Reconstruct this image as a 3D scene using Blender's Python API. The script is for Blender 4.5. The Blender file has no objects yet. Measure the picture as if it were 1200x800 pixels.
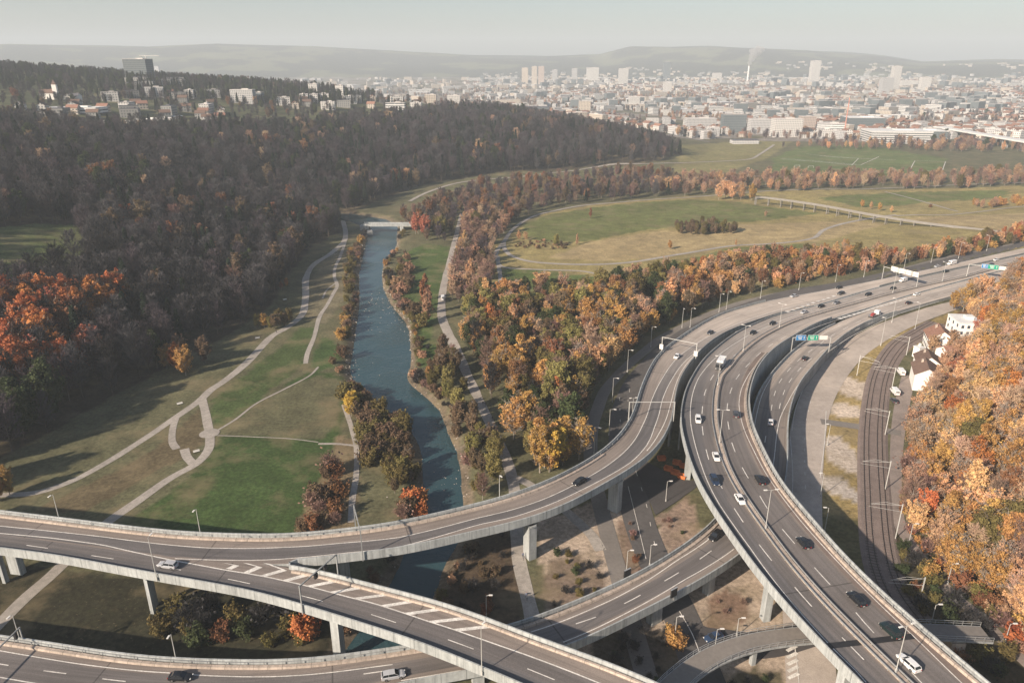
import bpy, bmesh, math, random
import numpy as np
from mathutils import Vector, Matrix
random.seed(7); rng = np.random.default_rng(7)
PI = math.pi
scene = bpy.context.scene
COL = scene.collection

# ------------------------------------------------------------------ camera
F, CH = 850.0, 120.0                       # focal length in pixels of the 1200 px wide photo, camera height
PIT = math.atan(325 / F)
cam = bpy.data.cameras.new("camera"); camo = bpy.data.objects.new("camera", cam); COL.objects.link(camo)
cam.sensor_width = 36.0; cam.lens = 36.0 * F / 1200.0
cam.clip_start = 0.5; cam.clip_end = 40000
camo.location = (0, 0, CH); camo.rotation_euler = (PI / 2 - PIT, 0, 0)
scene.camera = camo
# ------------------------------------------------------------------ light
SUN_EL, SUN_AZ = math.radians(27), math.radians(229)   # azimuth of the sun, clockwise from +Y
world = bpy.data.worlds.new("World"); scene.world = world; world.use_nodes = True
wn = world.node_tree.nodes; wl = world.node_tree.links
bg = wn["Background"]
sky = wn.new("ShaderNodeTexSky"); sky.sky_type = 'NISHITA'; sky.sun_disc = False
sky.sun_elevation = SUN_EL; sky.sun_rotation = SUN_AZ
sky.air_density = 1.0; sky.dust_density = 1.6; sky.ozone_density = 1.5
wl.new(sky.outputs[0], bg.inputs[0]); bg.inputs[1].default_value = 0.06
sl = bpy.data.lights.new("sun", 'SUN'); sl.energy = 5.0; sl.angle = math.radians(0.9); sl.color = (1.0, 0.84, 0.68)
slo = bpy.data.objects.new("sun", sl); COL.objects.link(slo)
sd = Vector((math.sin(SUN_AZ) * math.cos(SUN_EL), math.cos(SUN_AZ) * math.cos(SUN_EL), math.sin(SUN_EL)))
slo.rotation_euler = sd.to_track_quat('Z', 'Y').to_euler(); slo.location = (-200, -200, 300)
vs = scene.view_settings; vs.view_transform = 'Standard'; vs.look = 'None'; vs.gamma = 1.0; vs.use_curve_mapping = False
vs.exposure = 0.96
scene.cycles.use_denoising = True
scene.cycles.volume_bounces = 0; scene.cycles.max_bounces = 5; scene.cycles.diffuse_bounces = 2
scene.cycles.glossy_bounces = 2; scene.cycles.transmission_bounces = 3; scene.cycles.transparent_max_bounces = 4

# ------------------------------------------------------------------ picture -> ray
SP, CP = math.sin(PIT), math.cos(PIT)
def ray(px, py):
    u = (px - 600) / F; v = (py - 400) / F
    return np.array([u, CP - v * SP, -SP - v * CP])
def P(px, py, z=0.0):
    d = ray(px, py); t = (z - CH) / d[2]
    return np.array([d[0] * t, d[1] * t, z])
def project(x, y, z):
    dz = z - CH
    f = y * CP - dz * SP
    return 600 + F * x / f, 400 - F * (y * SP + dz * CP) / f, f

# ------------------------------------------------------------------ object helpers
def props(o, label=None, cat=None, group=None, kind=None):
    if label: o["label"] = label
    if cat: o["category"] = cat
    if group: o["group"] = group
    if kind: o["kind"] = kind
    return o
class MB:
    def __init__(s): s.v = []; s.f = []; s.m = []
    def add(s, verts, faces, mi=0):
        n = len(s.v); s.v.extend([tuple(map(float, v)) for v in verts])
        s.f.extend([tuple(i + n for i in f) for f in faces]); s.m.extend([mi] * len(faces)); return s
    def box(s, c, d, rz=0.0, mi=0, taper=1.0):
        hx, hy, hz = d[0] / 2, d[1] / 2, d[2] / 2; ca, sa = math.cos(rz), math.sin(rz); vv = []
        for z, k in ((-hz, 1.0), (hz, taper)):
            for x, y in ((-hx, -hy), (hx, -hy), (hx, hy), (-hx, hy)):
                x *= k; y *= k
                vv.append((c[0] + x * ca - y * sa, c[1] + x * sa + y * ca, c[2] + z))
        return s.add(vv, [(3, 2, 1, 0), (4, 5, 6, 7), (0, 1, 5, 4), (1, 2, 6, 5), (2, 3, 7, 6), (3, 0, 4, 7)], mi)
    def tube(s, p, q, r0, r1=None, n=6, mi=0):
        r1 = r0 if r1 is None else r1
        p = Vector(p); q = Vector(q); d = (q - p)
        if d.length < 1e-6: return s
        a = d.normalized(); b = a.orthogonal().normalized(); c = a.cross(b); vv = []
        for o, r in ((p, r0), (q, r1)):
            for i in range(n):
                t = 2 * PI * i / n; vv.append(o + b * (r * math.cos(t)) + c * (r * math.sin(t)))
        ff = [(i, (i + 1) % n, n + (i + 1) % n, n + i) for i in range(n)] + [tuple(range(n - 1, -1, -1)), tuple(range(n, 2 * n))]
        return s.add(vv, ff, mi)
    def lofted(s, secs, closed=True, caps=True, mi=0):
        """secs: array (N, K, 3)"""
        secs = np.asarray(secs); N, K, _ = secs.shape; vv = secs.reshape(-1, 3); ff = []
        for i in range(N - 1):
            for k in range(K if closed else K - 1):
                k2 = (k + 1) % K; ff.append((i * K + k, i * K + k2, (i + 1) * K + k2, (i + 1) * K + k))
        if closed and caps: ff.append(tuple(range(K - 1, -1, -1))); ff.append(tuple((N - 1) * K + k for k in range(K)))
        return s.add(vv, ff, mi)
    def mesh(s, name, mats, smooth=False):
        me = bpy.data.meshes.new(name); me.from_pydata(s.v, [], s.f)
        for m in (mats if isinstance(mats, (list, tuple)) else [mats]): me.materials.append(m)
        if any(s.m): me.polygons.foreach_set("material_index", s.m)
        if smooth: me.polygons.foreach_set("use_smooth", [True] * len(me.polygons))
        if getattr(s, 'along', None) is not None and len(s.along[0]) * s.along[1] == len(s.v):
            a = me.attributes.new("along", 'FLOAT', 'POINT'); a.data.foreach_set("value", np.repeat(np.asarray(s.along[0], np.float32), s.along[1]))
        me.update(); return me
    def build(s, name, mats, parent=None, smooth=False):
        return link(name, s.mesh(name, mats, smooth), parent)
def link(name, me, parent=None, loc=None, rz=None):
    o = bpy.data.objects.new(name, me); COL.objects.link(o)
    if parent is not None: o.parent = parent
    if loc is not None: o.location = loc
    if rz is not None: o.rotation_euler = (0, 0, rz)
    return o
def empty(name, loc=(0, 0, 0), rz=0.0, label=None, cat=None, group=None):
    o = bpy.data.objects.new(name, None); COL.objects.link(o); o.location = loc; o.rotation_euler = (0, 0, rz)
    o.empty_display_size = 0.5
    return props(o, label, cat, group)
def copy_tree(o, parent=None, mats=None):
    c = o.copy(); COL.objects.link(c)
    if parent is not None: c.parent = parent
    for ch in list(o.children): copy_tree(ch, c)
    return c

# ------------------------------------------------------------------ materials
def mat(name, col, rough=0.85, noise=None, metal=0.0, bump=None, spec=0.3, emit=None, coords='Object', rand=0.0):
    """noise = list of (scale, amount, detail): multiplies the colour; bump = (scale, strength)"""
    m = bpy.data.materials.new(name); m.use_nodes = True; nt = m.node_tree; N = nt.nodes; L = nt.links
    b = N["Principled BSDF"]; b.inputs["Roughness"].default_value = rough; b.inputs["Metallic"].default_value = metal
    b.inputs["Specular IOR Level"].default_value = spec
    c = N.new("ShaderNodeRGB"); c.outputs[0].default_value = (*col, 1); out = c.outputs[0]
    tc = N.new("ShaderNodeTexCoord")
    for sc, am, de in (noise or []):
        n = N.new("ShaderNodeTexNoise"); n.inputs["Scale"].default_value = sc; n.inputs["Detail"].default_value = de
        L.new(tc.outputs[coords], n.inputs["Vector"])
        r = N.new("ShaderNodeMapRange"); r.inputs[1].default_value = 0.3; r.inputs[2].default_value = 0.7
        r.inputs[3].default_value = 1 - am; r.inputs[4].default_value = 1 + am; L.new(n.outputs[0], r.inputs[0])
        mx = N.new("ShaderNodeVectorMath"); mx.operation = 'SCALE'; L.new(out, mx.inputs[0]); L.new(r.outputs[0], mx.inputs["Scale"]); out = mx.outputs[0]
    if rand:
        oi = N.new("ShaderNodeObjectInfo"); r = N.new("ShaderNodeMapRange"); r.inputs[3].default_value = 1 - rand; r.inputs[4].default_value = 1 + rand
        L.new(oi.outputs["Random"], r.inputs[0]); mx = N.new("ShaderNodeVectorMath"); mx.operation = 'SCALE'
        L.new(out, mx.inputs[0]); L.new(r.outputs[0], mx.inputs["Scale"]); out = mx.outputs[0]
    L.new(out, b.inputs["Base Color"])
    if bump:
        n = N.new("ShaderNodeTexNoise"); n.inputs["Scale"].default_value = bump[0]; n.inputs["Detail"].default_value = 4
        L.new(tc.outputs[coords], n.inputs["Vector"]); bp = N.new("ShaderNodeBump"); bp.inputs["Strength"].default_value = bump[1]
        L.new(n.outputs[0], bp.inputs["Height"]); L.new(bp.outputs[0], b.inputs["Normal"])
    if emit: b.inputs["Emission Color"].default_value = (*emit[:3], 1); b.inputs["Emission Strength"].default_value = emit[3]
    return m
M = {}
M['asphalt'] = mat('asphalt', (0.095, 0.088, 0.086), 0.9, [(0.08, 0.12, 3), (0.9, 0.12, 5), (6, 0.12, 3)])
M['asphalt_pale'] = mat('worn_asphalt', (0.17, 0.155, 0.14), 0.9, [(0.06, 0.15, 3), (1.2, 0.10, 4)])
M['asphalt_dark'] = mat('dark_asphalt', (0.06, 0.056, 0.056), 0.9, [(0.1, 0.15, 3), (2, 0.12, 4)])
def concrete_mat(name, col, joint=5.0, jw=0.10, streak=0.22):
    m = mat(name, col, 0.88, [(0.12, 0.14, 4), (1.6, 0.08, 5)]); nt = m.node_tree; N = nt.nodes; L = nt.links; b = N["Principled BSDF"]
    src = b.inputs["Base Color"].links[0].from_socket; tc = N.new("ShaderNodeTexCoord"); mp = N.new("ShaderNodeMapping"); mp.inputs["Scale"].default_value = (0.9, 0.9, 0.06); L.new(tc.outputs["Object"], mp.inputs[0])
    n = N.new("ShaderNodeTexNoise"); n.inputs["Scale"].default_value = 1.3; n.inputs["Detail"].default_value = 5; n.inputs["Roughness"].default_value = 0.7; L.new(mp.outputs[0], n.inputs["Vector"])
    r = N.new("ShaderNodeMapRange"); r.inputs[1].default_value = 0.42; r.inputs[2].default_value = 0.72; r.inputs[3].default_value = 1.05; r.inputs[4].default_value = 1 - 2 * streak; L.new(n.outputs[0], r.inputs[0])
    at = N.new("ShaderNodeAttribute"); at.attribute_name = "along"; d = N.new("ShaderNodeMath"); d.operation = 'DIVIDE'; d.inputs[1].default_value = joint; L.new(at.outputs["Fac"], d.inputs[0]); f = N.new("ShaderNodeMath"); f.operation = 'FRACT'; L.new(d.outputs[0], f.inputs[0])
    g = N.new("ShaderNodeMath"); g.operation = 'GREATER_THAN'; g.inputs[1].default_value = 1 - jw / joint; L.new(f.outputs[0], g.inputs[0]); k = N.new("ShaderNodeMath"); k.operation = 'MULTIPLY_ADD'; k.inputs[1].default_value = -0.5; k.inputs[2].default_value = 1.0; L.new(g.outputs[0], k.inputs[0])
    q = N.new("ShaderNodeMath"); q.operation = 'MULTIPLY'; L.new(r.outputs[0], q.inputs[0]); L.new(k.outputs[0], q.inputs[1]); v = N.new("ShaderNodeVectorMath"); v.operation = 'SCALE'; L.new(src, v.inputs[0]); L.new(q.outputs[0], v.inputs["Scale"]); L.new(v.outputs[0], b.inputs["Base Color"]); return m
M['concrete'] = concrete_mat('concrete', (0.33, 0.35, 0.35))
M['concrete_tan'] = concrete_mat('weathered_concrete', (0.38, 0.32, 0.27), 3.0, 0.12)
M['concrete_grey'] = concrete_mat('grey_concrete', (0.25, 0.26, 0.26), 8.0)
M['paint'] = mat('road_paint', (0.58, 0.56, 0.52), 0.7, [(0.4, 0.15, 3), (2.5, 0.25, 5)])
M['gravel_path'] = mat('path_gravel', (0.29, 0.265, 0.235), 0.95, [(0.1, 0.15, 3), (0.8, 0.15, 5), (4, 0.15, 4)])
M['steel'] = mat('galvanised_steel', (0.36, 0.37, 0.37), 0.5, [(2, 0.1, 2)], metal=0.5)
M['white_paint'] = mat('white_coating', (0.62, 0.61, 0.58), 0.5, [(1, 0.06, 3)])
M['black'] = mat('black_plastic', (0.02, 0.02, 0.022), 0.6, [(3, 0.1, 2)])
# ------------------------------------------------------------------ splines and polygons
def catmull(pts, step=2.0):
    """dense Catmull-Rom (centripetal) through points (n, k); spacing measured on the first two columns"""
    p = np.asarray(pts, float); n = len(p)
    if n == 2: p = np.array([p[0], (p[0] + p[1]) / 2, p[1]]); n = 3
    q = np.vstack([2 * p[0] - p[1], p, 2 * p[-1] - p[-2]]); out = []
    for i in range(1, n):
        p0, p1, p2, p3 = q[i - 1], q[i], q[i + 1], q[i + 2]
        t0 = 0; a = 0.5
        t1 = t0 + max(np.linalg.norm((p1 - p0)[:2]), 1e-3) ** a; t2 = t1 + max(np.linalg.norm((p2 - p1)[:2]), 1e-3) ** a
        t3 = t2 + max(np.linalg.norm((p3 - p2)[:2]), 1e-3) ** a
        m = max(2, int(np.linalg.norm((p2 - p1)[:2]) / 0.7))
        t = np.linspace(t1, t2, m, endpoint=(i == n - 1))[:, None]
        A1 = (t1 - t) / (t1 - t0) * p0 + (t - t0) / (t1 - t0) * p1; A2 = (t2 - t) / (t2 - t1) * p1 + (t - t1) / (t2 - t1) * p2
        A3 = (t3 - t) / (t3 - t2) * p2 + (t - t2) / (t3 - t2) * p3; B1 = (t2 - t) / (t2 - t0) * A1 + (t - t0) / (t2 - t0) * A2
        B2 = (t3 - t) / (t3 - t1) * A2 + (t - t1) / (t3 - t1) * A3
        out.append((t2 - t) / (t2 - t1) * B1 + (t - t1) / (t2 - t1) * B2)
    return resample(np.vstack(out), step)
def arclen(p): return np.concatenate([[0], np.cumsum(np.hypot(*np.diff(p[:, :2], axis=0).T))])
def resample(p, step):
    s = arclen(p); n = max(3, int(round(s[-1] / step)) + 1); t = np.linspace(0, s[-1], n)
    return np.stack([np.interp(t, s, p[:, k]) for k in range(p.shape[1])], 1)
def smooth(a, w):
    a = np.asarray(a, float); w = int(w) | 1
    if w < 3: return a
    pad = w // 2; k = np.hanning(w + 2)[1:-1]; k /= k.sum()
    def f(x):
        l = 2 * x[0] - x[1:pad + 1][::-1]; r = 2 * x[-1] - x[-pad - 1:-1][::-1]
        return np.convolve(np.concatenate([l, x, r]), k, 'valid')
    return f(a) if a.ndim == 1 else np.stack([f(a[:, i]) for i in range(a.shape[1])], 1)
def normals2(c):
    t = np.gradient(c[:, :2], axis=0); t /= np.linalg.norm(t, axis=1)[:, None] + 1e-9
    return t, np.stack([t[:, 1], -t[:, 0]], 1)          # n points to the right of travel
def inpoly(x, y, poly):
    poly = np.asarray(poly)[:, :2]; r = np.zeros(np.shape(x), bool); j = len(poly) - 1
    for i in range(len(poly)):
        xi, yi = poly[i]; xj, yj = poly[j]
        c = ((yi > y) != (yj > y)) & (x < (xj - xi) * (y - yi) / ((yj - yi) + 1e-12) + xi); r ^= c; j = i
    return r
def seg_dist(x, y, line, extra=None):
    """distance to an open polyline; optionally interpolated values and side (>0 right of travel)"""
    line = np.asarray(line, float); best = np.full(np.shape(x), 1e18); side = np.zeros(np.shape(x)); val = np.zeros(np.shape(x))
    for i in range(len(line) - 1):
        ax, ay = line[i, :2]; bx, by = line[i + 1, :2]; dx, dy = bx - ax, by - ay; L = dx * dx + dy * dy + 1e-12
        t = np.clip(((x - ax) * dx + (y - ay) * dy) / L, 0, 1); qx = x - ax - t * dx; qy = y - ay - t * dy; d = qx * qx + qy * qy
        m = d < best; best = np.where(m, d, best); side = np.where(m, (qx * dy - qy * dx), side)
        if extra is not None: val = np.where(m, extra[i] * (1 - t) + extra[i + 1] * t, val)
    return np.sqrt(best), side, val
def vnoise(x, y, sc, seed=0):
    """cheap smooth value noise in [-1, 1]"""
    x = np.asarray(x) / sc; y = np.asarray(y) / sc; xi = np.floor(x).astype(np.int64); yi = np.floor(y).astype(np.int64)
    fx = x - xi; fy = y - yi; fx = fx * fx * (3 - 2 * fx); fy = fy * fy * (3 - 2 * fy)
    def h(a, b):
        n = (a * 374761393 + b * 668265263 + seed * 974634777) & 0xffffffff; n = ((n ^ (n >> 13)) * 1274126177) & 0xffffffff
        return ((n ^ (n >> 16)) & 0xffff) / 32767.5 - 1
    return (h(xi, yi) * (1 - fx) + h(xi + 1, yi) * fx) * (1 - fy) + (h(xi, yi + 1) * (1 - fx) + h(xi + 1, yi + 1) * fx) * fy
def sstep(a, b, x): t = np.clip((x - a) / (b - a), 0, 1); return t * t * (3 - 2 * t)

# ------------------------------------------------------------------ terrain height
FRONT = [(-200, -300), (-190, -50), (-168, 211), (-140, 314), (-150, 555), (-152, 640), (-95, 790), (60, 885), (250, 985), (330, 1200), (240, 1700), (0, 2300)]
RIGHT = [(105, -200), (112, 100), (115, 177), (146, 243), (205, 330), (290, 410), (350, 470), (440, 560), (520, 700)]
CORR = [(P(*q)[:2], z) for q, z in [((1330, 272), 6.0), ((1200, 300), 6.0), ((1100, 325), 6.0), ((1000, 352), 5.0), ((930, 385), 2.6), ((870, 430), 0.6), ((840, 480), 0.0)]]
RIVER_L = [(432, 266), (432, 273), (427, 295), (422, 320), (422, 347), (420, 372), (415, 407), (412, 440), (424, 458), (443, 473), (473, 493), (488, 515), (497, 543), (492, 600), (474, 650), (458, 685), (440, 720), (400, 770), (340, 850)]
RIVER_R = [(466, 266), (465, 273), (463, 290), (450, 307), (447, 323), (450, 340), (460, 360), (477, 383), (481, 420), (478, 447), (510, 477), (527, 513), (537, 543), (541, 587), (540, 625), (520, 662), (508, 700), (492, 740), (465, 790), (430, 850)]
WATER = -2.0
_rl = catmull([P(*q, WATER)[:2] for q in RIVER_L], 3); _rr = catmull([P(*q, WATER)[:2] for q in RIVER_R], 3)
_up = np.array([[-118, 575], [-130, 592], [-160, 608], [-230, 620]]); _up2 = np.array([[-94, 582], [-106, 606], [-140, 630], [-225, 645]])
RIVER = np.vstack([_up[::-1], _rl, _rr[::-1], _up2])
SKY = [(-400, 60), (0, 60), (90, 55), (230, 58), (300, 54), (400, 56), (500, 63), (600, 66), (690, 66), (720, 57), (800, 54), (900, 59), (980, 67), (1020, 73), (1100, 72), (1200, 73), (1600, 70)]
def base_height(x, y):
    x = np.asarray(x, float); y = np.asarray(y, float)
    d, side, _ = seg_dist(x, y, FRONT); left = side < 0
    cap = np.interp(x, [-700, -400, -100, 60, 180, 330], [118, 104, 54, 34, 20, 8])
    hl = np.where(left, cap * (1 - np.exp(-0.27 * np.maximum(d - 4, 0) / cap)), 0) * (1 - sstep(1250, 2300, y))
    hl = hl + 14 * np.exp(-(((x + 820) / 170) ** 2 + ((y - 1150) / 180) ** 2)) + 10 * np.exp(-(((x - 60) / 120) ** 2 + ((y - 1050) / 70) ** 2))
    d, side, _ = seg_dist(x, y, RIGHT)
    hr = np.where(side > 0, 52 * (1 - np.exp(-0.27 * np.maximum(d - 3, 0) / 52)), 0) * (1 - sstep(430, 640, y))
    c = np.array([q[0] for q in CORR]); d, side, v = seg_dist(x, y, c, [q[1] for q in CORR])
    hc = v * (1 - sstep(45, 130, d))
    h = np.maximum(np.maximum(hl, hr), hc)
    D = np.hypot(x, y); px = 600 + 795 * x / np.maximum(y, 50)
    yy = np.interp(px, [s[0] for s in SKY], [s[1] for s in SKY]); top = 120 + (75 - yy) * 0.001027 * 7600
    h = h + sstep(1900, 4800, D) * 30 + sstep(4900, 7600, D) * (top - 30)
    h = h + 0.5 * vnoise(x, y, 45, 3) * sstep(60, 150, D) + vnoise(x, y, 140, 5) * sstep(500, 900, D) * 2 * (1 - sstep(1200, 1500, D)) + sstep(5000, 6500, D) * 22 * vnoise(x, y, 900, 8)
    return h
def in_river(x, y): return inpoly(x, y, RIVER)
ROADS_CUT = []          # (centre line (n,2), deck z (n), half width) used to keep the ground below the decks
def height(x, y):
    x = np.asarray(x, float); y = np.asarray(y, float); h = base_height(x, y)
    near = (y > -20) & (y < 860) & (x > -320) & (x < 60)
    if near.any():
        xs, ys = x[near], y[near]; ins = in_river(xs, ys); rp = np.vstack([RIVER, RIVER[:1]])
        d, _, _ = seg_dist(xs, ys, rp[::2] if len(rp) > 400 else rp)
        bank = np.where(ins, WATER - 0.15 - 0.45 * np.minimum(d, 4), WATER - 0.1 + 0.42 * d + 0.25 * vnoise(xs, ys, 6, 4))
        h2 = h[near]; h = h.copy(); h[near] = np.where(ins | (bank < h2), np.minimum(bank, h2), h2)
    return h
# ------------------------------------------------------------------ roads given by their two parapet edges
PAR = 1.1      # parapet height over the deck
class Road:
    def __init__(s, L, R, step=2.0, sm=9):
        wl = catmull([[*P(a, b, z)[:2], z] for a, b, z in L], 1.0); wr = catmull([[*P(a, b, z)[:2], z] for a, b, z in R], 1.0)
        n = 400; a = resample(wl, arclen(wl)[-1] / n)[:n]; b = resample(wr, arclen(wr)[-1] / n)[:n]
        c = (a + b) / 2
        for it in range(4):
            c = resample(smooth(c, sm), step); t, nn = normals2(c)
            offs = []
            for E_ in (wl, wr):
                o = []
                for i in range(len(c)):
                    q = E_[:, :2] - c[i, :2]; along = q @ t[i]; lat = q @ nn[i]
                    w = np.where(np.abs(lat) < 45, np.abs(along), 1e6 + np.abs(along)); j = np.argmin(w); o.append(lat[j])
                offs.append(smooth(np.array(o), 21))
            ol, orr = offs; mid = (ol + orr) / 2
            if it < 3: c = np.column_stack([c[:, :2] + nn * mid[:, None], c[:, 2]])
        s.c = c; s.t, s.n = t, nn; s.hl = -ol; s.hr = orr; s.hl = np.clip(s.hl, 2.5, 60); s.hr = np.clip(s.hr, 2.5, 60)
        s.z = smooth(c[:, 2], 25) - PAR; s.s = arclen(c); s.len = s.s[-1]
    def at(s, q, o=0.0, dz=0.0):
        f = lambda a: np.interp(q, s.s, a)
        n = np.array([f(s.n[:, 0]), f(s.n[:, 1])]); n /= np.linalg.norm(n)
        return np.array([f(s.c[:, 0]) + n[0] * o, f(s.c[:, 1]) + n[1] * o, f(s.z) + dz])
    def heading(s, q): return math.atan2(np.interp(q, s.s, s.t[:, 1]), np.interp(q, s.s, s.t[:, 0]))
    def edge(s, q, side): return float(-np.interp(q, s.s, s.hl) if side < 0 else np.interp(q, s.s, s.hr))
    def so_xy(s, x, y):
        d = np.hypot(s.c[:, 0] - x, s.c[:, 1] - y); i = int(np.argmin(d)); q = np.array([x - s.c[i, 0], y - s.c[i, 1]])
        return float(np.clip(s.s[i] + q @ s.t[i], 0, s.len)), float(q @ s.n[i])
    def so(s, px, py, dz=0.0):
        z = float(np.mean(s.z)) + dz
        for _ in range(12):
            p = P(px, py, z); q, o = s.so_xy(p[0], p[1]); z = 0.5 * z + 0.5 * (float(np.interp(q, s.s, s.z)) + dz)
        return q, o
    def grid(s, q0, q1, step=2.0):
        n = max(2, int(round((q1 - q0) / step)) + 1); return np.linspace(q0, q1, n)
    def strip(s, mb, o0, o1, dz, q0, q1, step=2.0, mi=0):
        """flat strip; o0, o1 numbers or functions of s"""
        qs = s.grid(q0, q1, step); f0 = o0 if callable(o0) else (lambda q: o0); f1 = o1 if callable(o1) else (lambda q: o1)
        secs = [[s.at(q, f0(q), dz), s.at(q, f1(q), dz)] for q in qs]
        return mb.lofted(secs, closed=False)
    def sweep(s, mb, prof, q0, q1, side=None, step=2.0, mi=0):
        """closed profile [(o, dz)] swept; with side -1/1 the offset counts outwards from that edge (0 = outer edge, negative inwards)"""
        qs = s.grid(q0, q1, step); secs = []; mb.along = (qs, len(prof))
        for q in qs:
            e = 0 if side is None else s.edge(q, side)
            secs.append([s.at(q, e + (side or 1) * o, dz) for o, dz in prof])
        return mb.lofted(secs, mi=mi)
def mark_fn(r, pts):
    """pixel polyline on the deck -> offset function o(s)"""
    so = sorted(r.so(a, b) for a, b in pts); S = [q[0] for q in so]; O = [q[1] for q in so]
    return (lambda q: float(np.interp(q, S, O))), S[0], S[-1]
def paint_line(r, mb, pts=None, fn=None, w=0.22, dash=None, q0=None, q1=None, dz=0.012):
    if pts is not None: fn, a, b = mark_fn(r, pts); q0 = a if q0 is None else q0; q1 = b if q1 is None else q1
    if dash is None: r.strip(mb, lambda q: fn(q) - w / 2, lambda q: fn(q) + w / 2, dz, q0, q1, 3.0)
    else:
        q = q0 + dash[2] if len(dash) > 2 else q0
        while q + dash[0] < q1:
            r.strip(mb, lambda k: fn(k) - w / 2, lambda k: fn(k) + w / 2, dz, q, q + dash[0], 3.0); q += dash[0] + dash[1]

A_ = Road([(-150, 582, 13.6), (-60, 590, 13.6), (0, 597, 13.6), (67, 605, 13.6), (133, 613, 13.6), (200, 620.5, 13.6), (267, 624, 13.6), (320, 624, 13.6), (370, 622, 13.6), (420, 616, 13.6), (472, 609, 13.6), (508, 600, 13.6), (560, 589, 13.6), (584, 581, 13.6), (617, 571, 13.6), (653, 556, 13.6), (694, 534, 13.5), (726, 506, 13.2), (740, 485, 12.8), (750, 455, 12.2), (760, 432.5, 11.6), (772.5, 412.5, 11), (790, 399, 10.4), (810, 385, 9.9), (842, 367, 9.1), (866, 359, 8.5), (910, 348, 7.6), (977, 336, 7.1), (1071, 317, 7.1), (1181, 293, 7.1), (1290, 270, 7.1)],
          [(-150, 607, 13.6), (-60, 617, 13.6), (0, 623, 13.6), (90, 635, 13.6), (180, 647, 13.6), (260, 654, 13.6), (342, 657, 13.6), (370, 652, 13.6), (420, 647, 13.6), (480, 639, 13.6), (520, 630, 13.6), (560, 620, 13.6), (587, 615, 13.6), (627, 604, 13.6), (659, 592, 13.6), (691, 575, 13.6), (720, 559, 13.5), (735, 550, 13.4), (760, 533, 13.2), (776, 514, 13), (787.5, 489, 12.6), (792.5, 457.5, 12), (800, 436, 11.5), (810, 422.5, 11.1), (827, 403, 10.4), (852, 387, 9.5), (890, 373, 8.5), (920, 363.5, 7.9), (960, 354, 7.3), (1030, 334, 7.1), (1071, 324, 7.1), (1170, 302.5, 7.1), (1290, 276, 7.1)])
A2_ = Road([(-150, 607, 13.6), (-60, 617, 13.6), (0, 623, 13.6), (90, 635, 13.6), (180, 647, 13.6), (260, 655, 13.6), (342, 660, 13.6), (370, 666, 13.6), (416, 678, 13.6), (472, 692, 13.6), (500, 700, 13.6), (545, 712, 13.6), (590, 730, 13.6), (620, 742, 13.6), (660, 756, 13.6), (720, 777, 13.6), (767, 797, 13.6), (840, 832, 13.6), (900, 868, 13.6)],
           [(-150, 626, 13.6), (-60, 634, 13.6), (0, 641.6, 13.6), (60, 649, 13.6), (120, 660, 13.6), (180, 671, 13.6), (240, 681, 13.6), (320, 699, 13.6), (352, 708, 13.6), (420, 728, 13.6), (440, 735, 13.6), (485, 750, 13.6), (530, 767, 13.6), (568, 782, 13.6), (618, 803, 13.6), (680, 833, 13.6), (740, 868, 13.6)])
B_ = Road([(1110, 900, 14), (1050, 838, 14), (1009, 799, 14), (966, 754, 14), (907, 689.5, 14), (880, 655, 14), (851, 615, 14), (825, 574, 13.9), (809, 540, 13.8), (797, 487, 13.5), (800, 470, 13.2), (804, 452, 12.8), (811, 440, 12.4), (822, 422, 11.9), (840, 405, 11.2), (865, 387, 10.3), (886, 377, 9.6), (910, 367, 8.9), (924, 363.8, 8.4), (962, 354.4, 7.6), (1031, 334.5, 7.1), (1071, 324.5, 7.1), (1170, 303, 7.1), (1290, 276.5, 7.1)],
          [(1290, 905, 14), (1210, 840, 14), (1159, 799, 14), (1108, 755, 14), (1065, 720, 14), (1034, 690, 14), (1020, 679, 14), (989, 647.5, 14), (957, 611, 14), (930, 580, 14), (919, 566, 14), (899, 531, 13.9), (885, 500, 13.7), (880, 481, 13.5), (879, 462, 13.2), (884, 440, 12.6), (895, 420, 11.8), (910, 405, 11.2), (930, 392.5, 10.3), (952, 380.5, 9.2), (979, 370, 8), (1014, 359.5, 7.3), (1060, 345, 7.1), (1122, 328, 7.1), (1180, 313, 7.1), (1290, 287, 7.1)])
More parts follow.
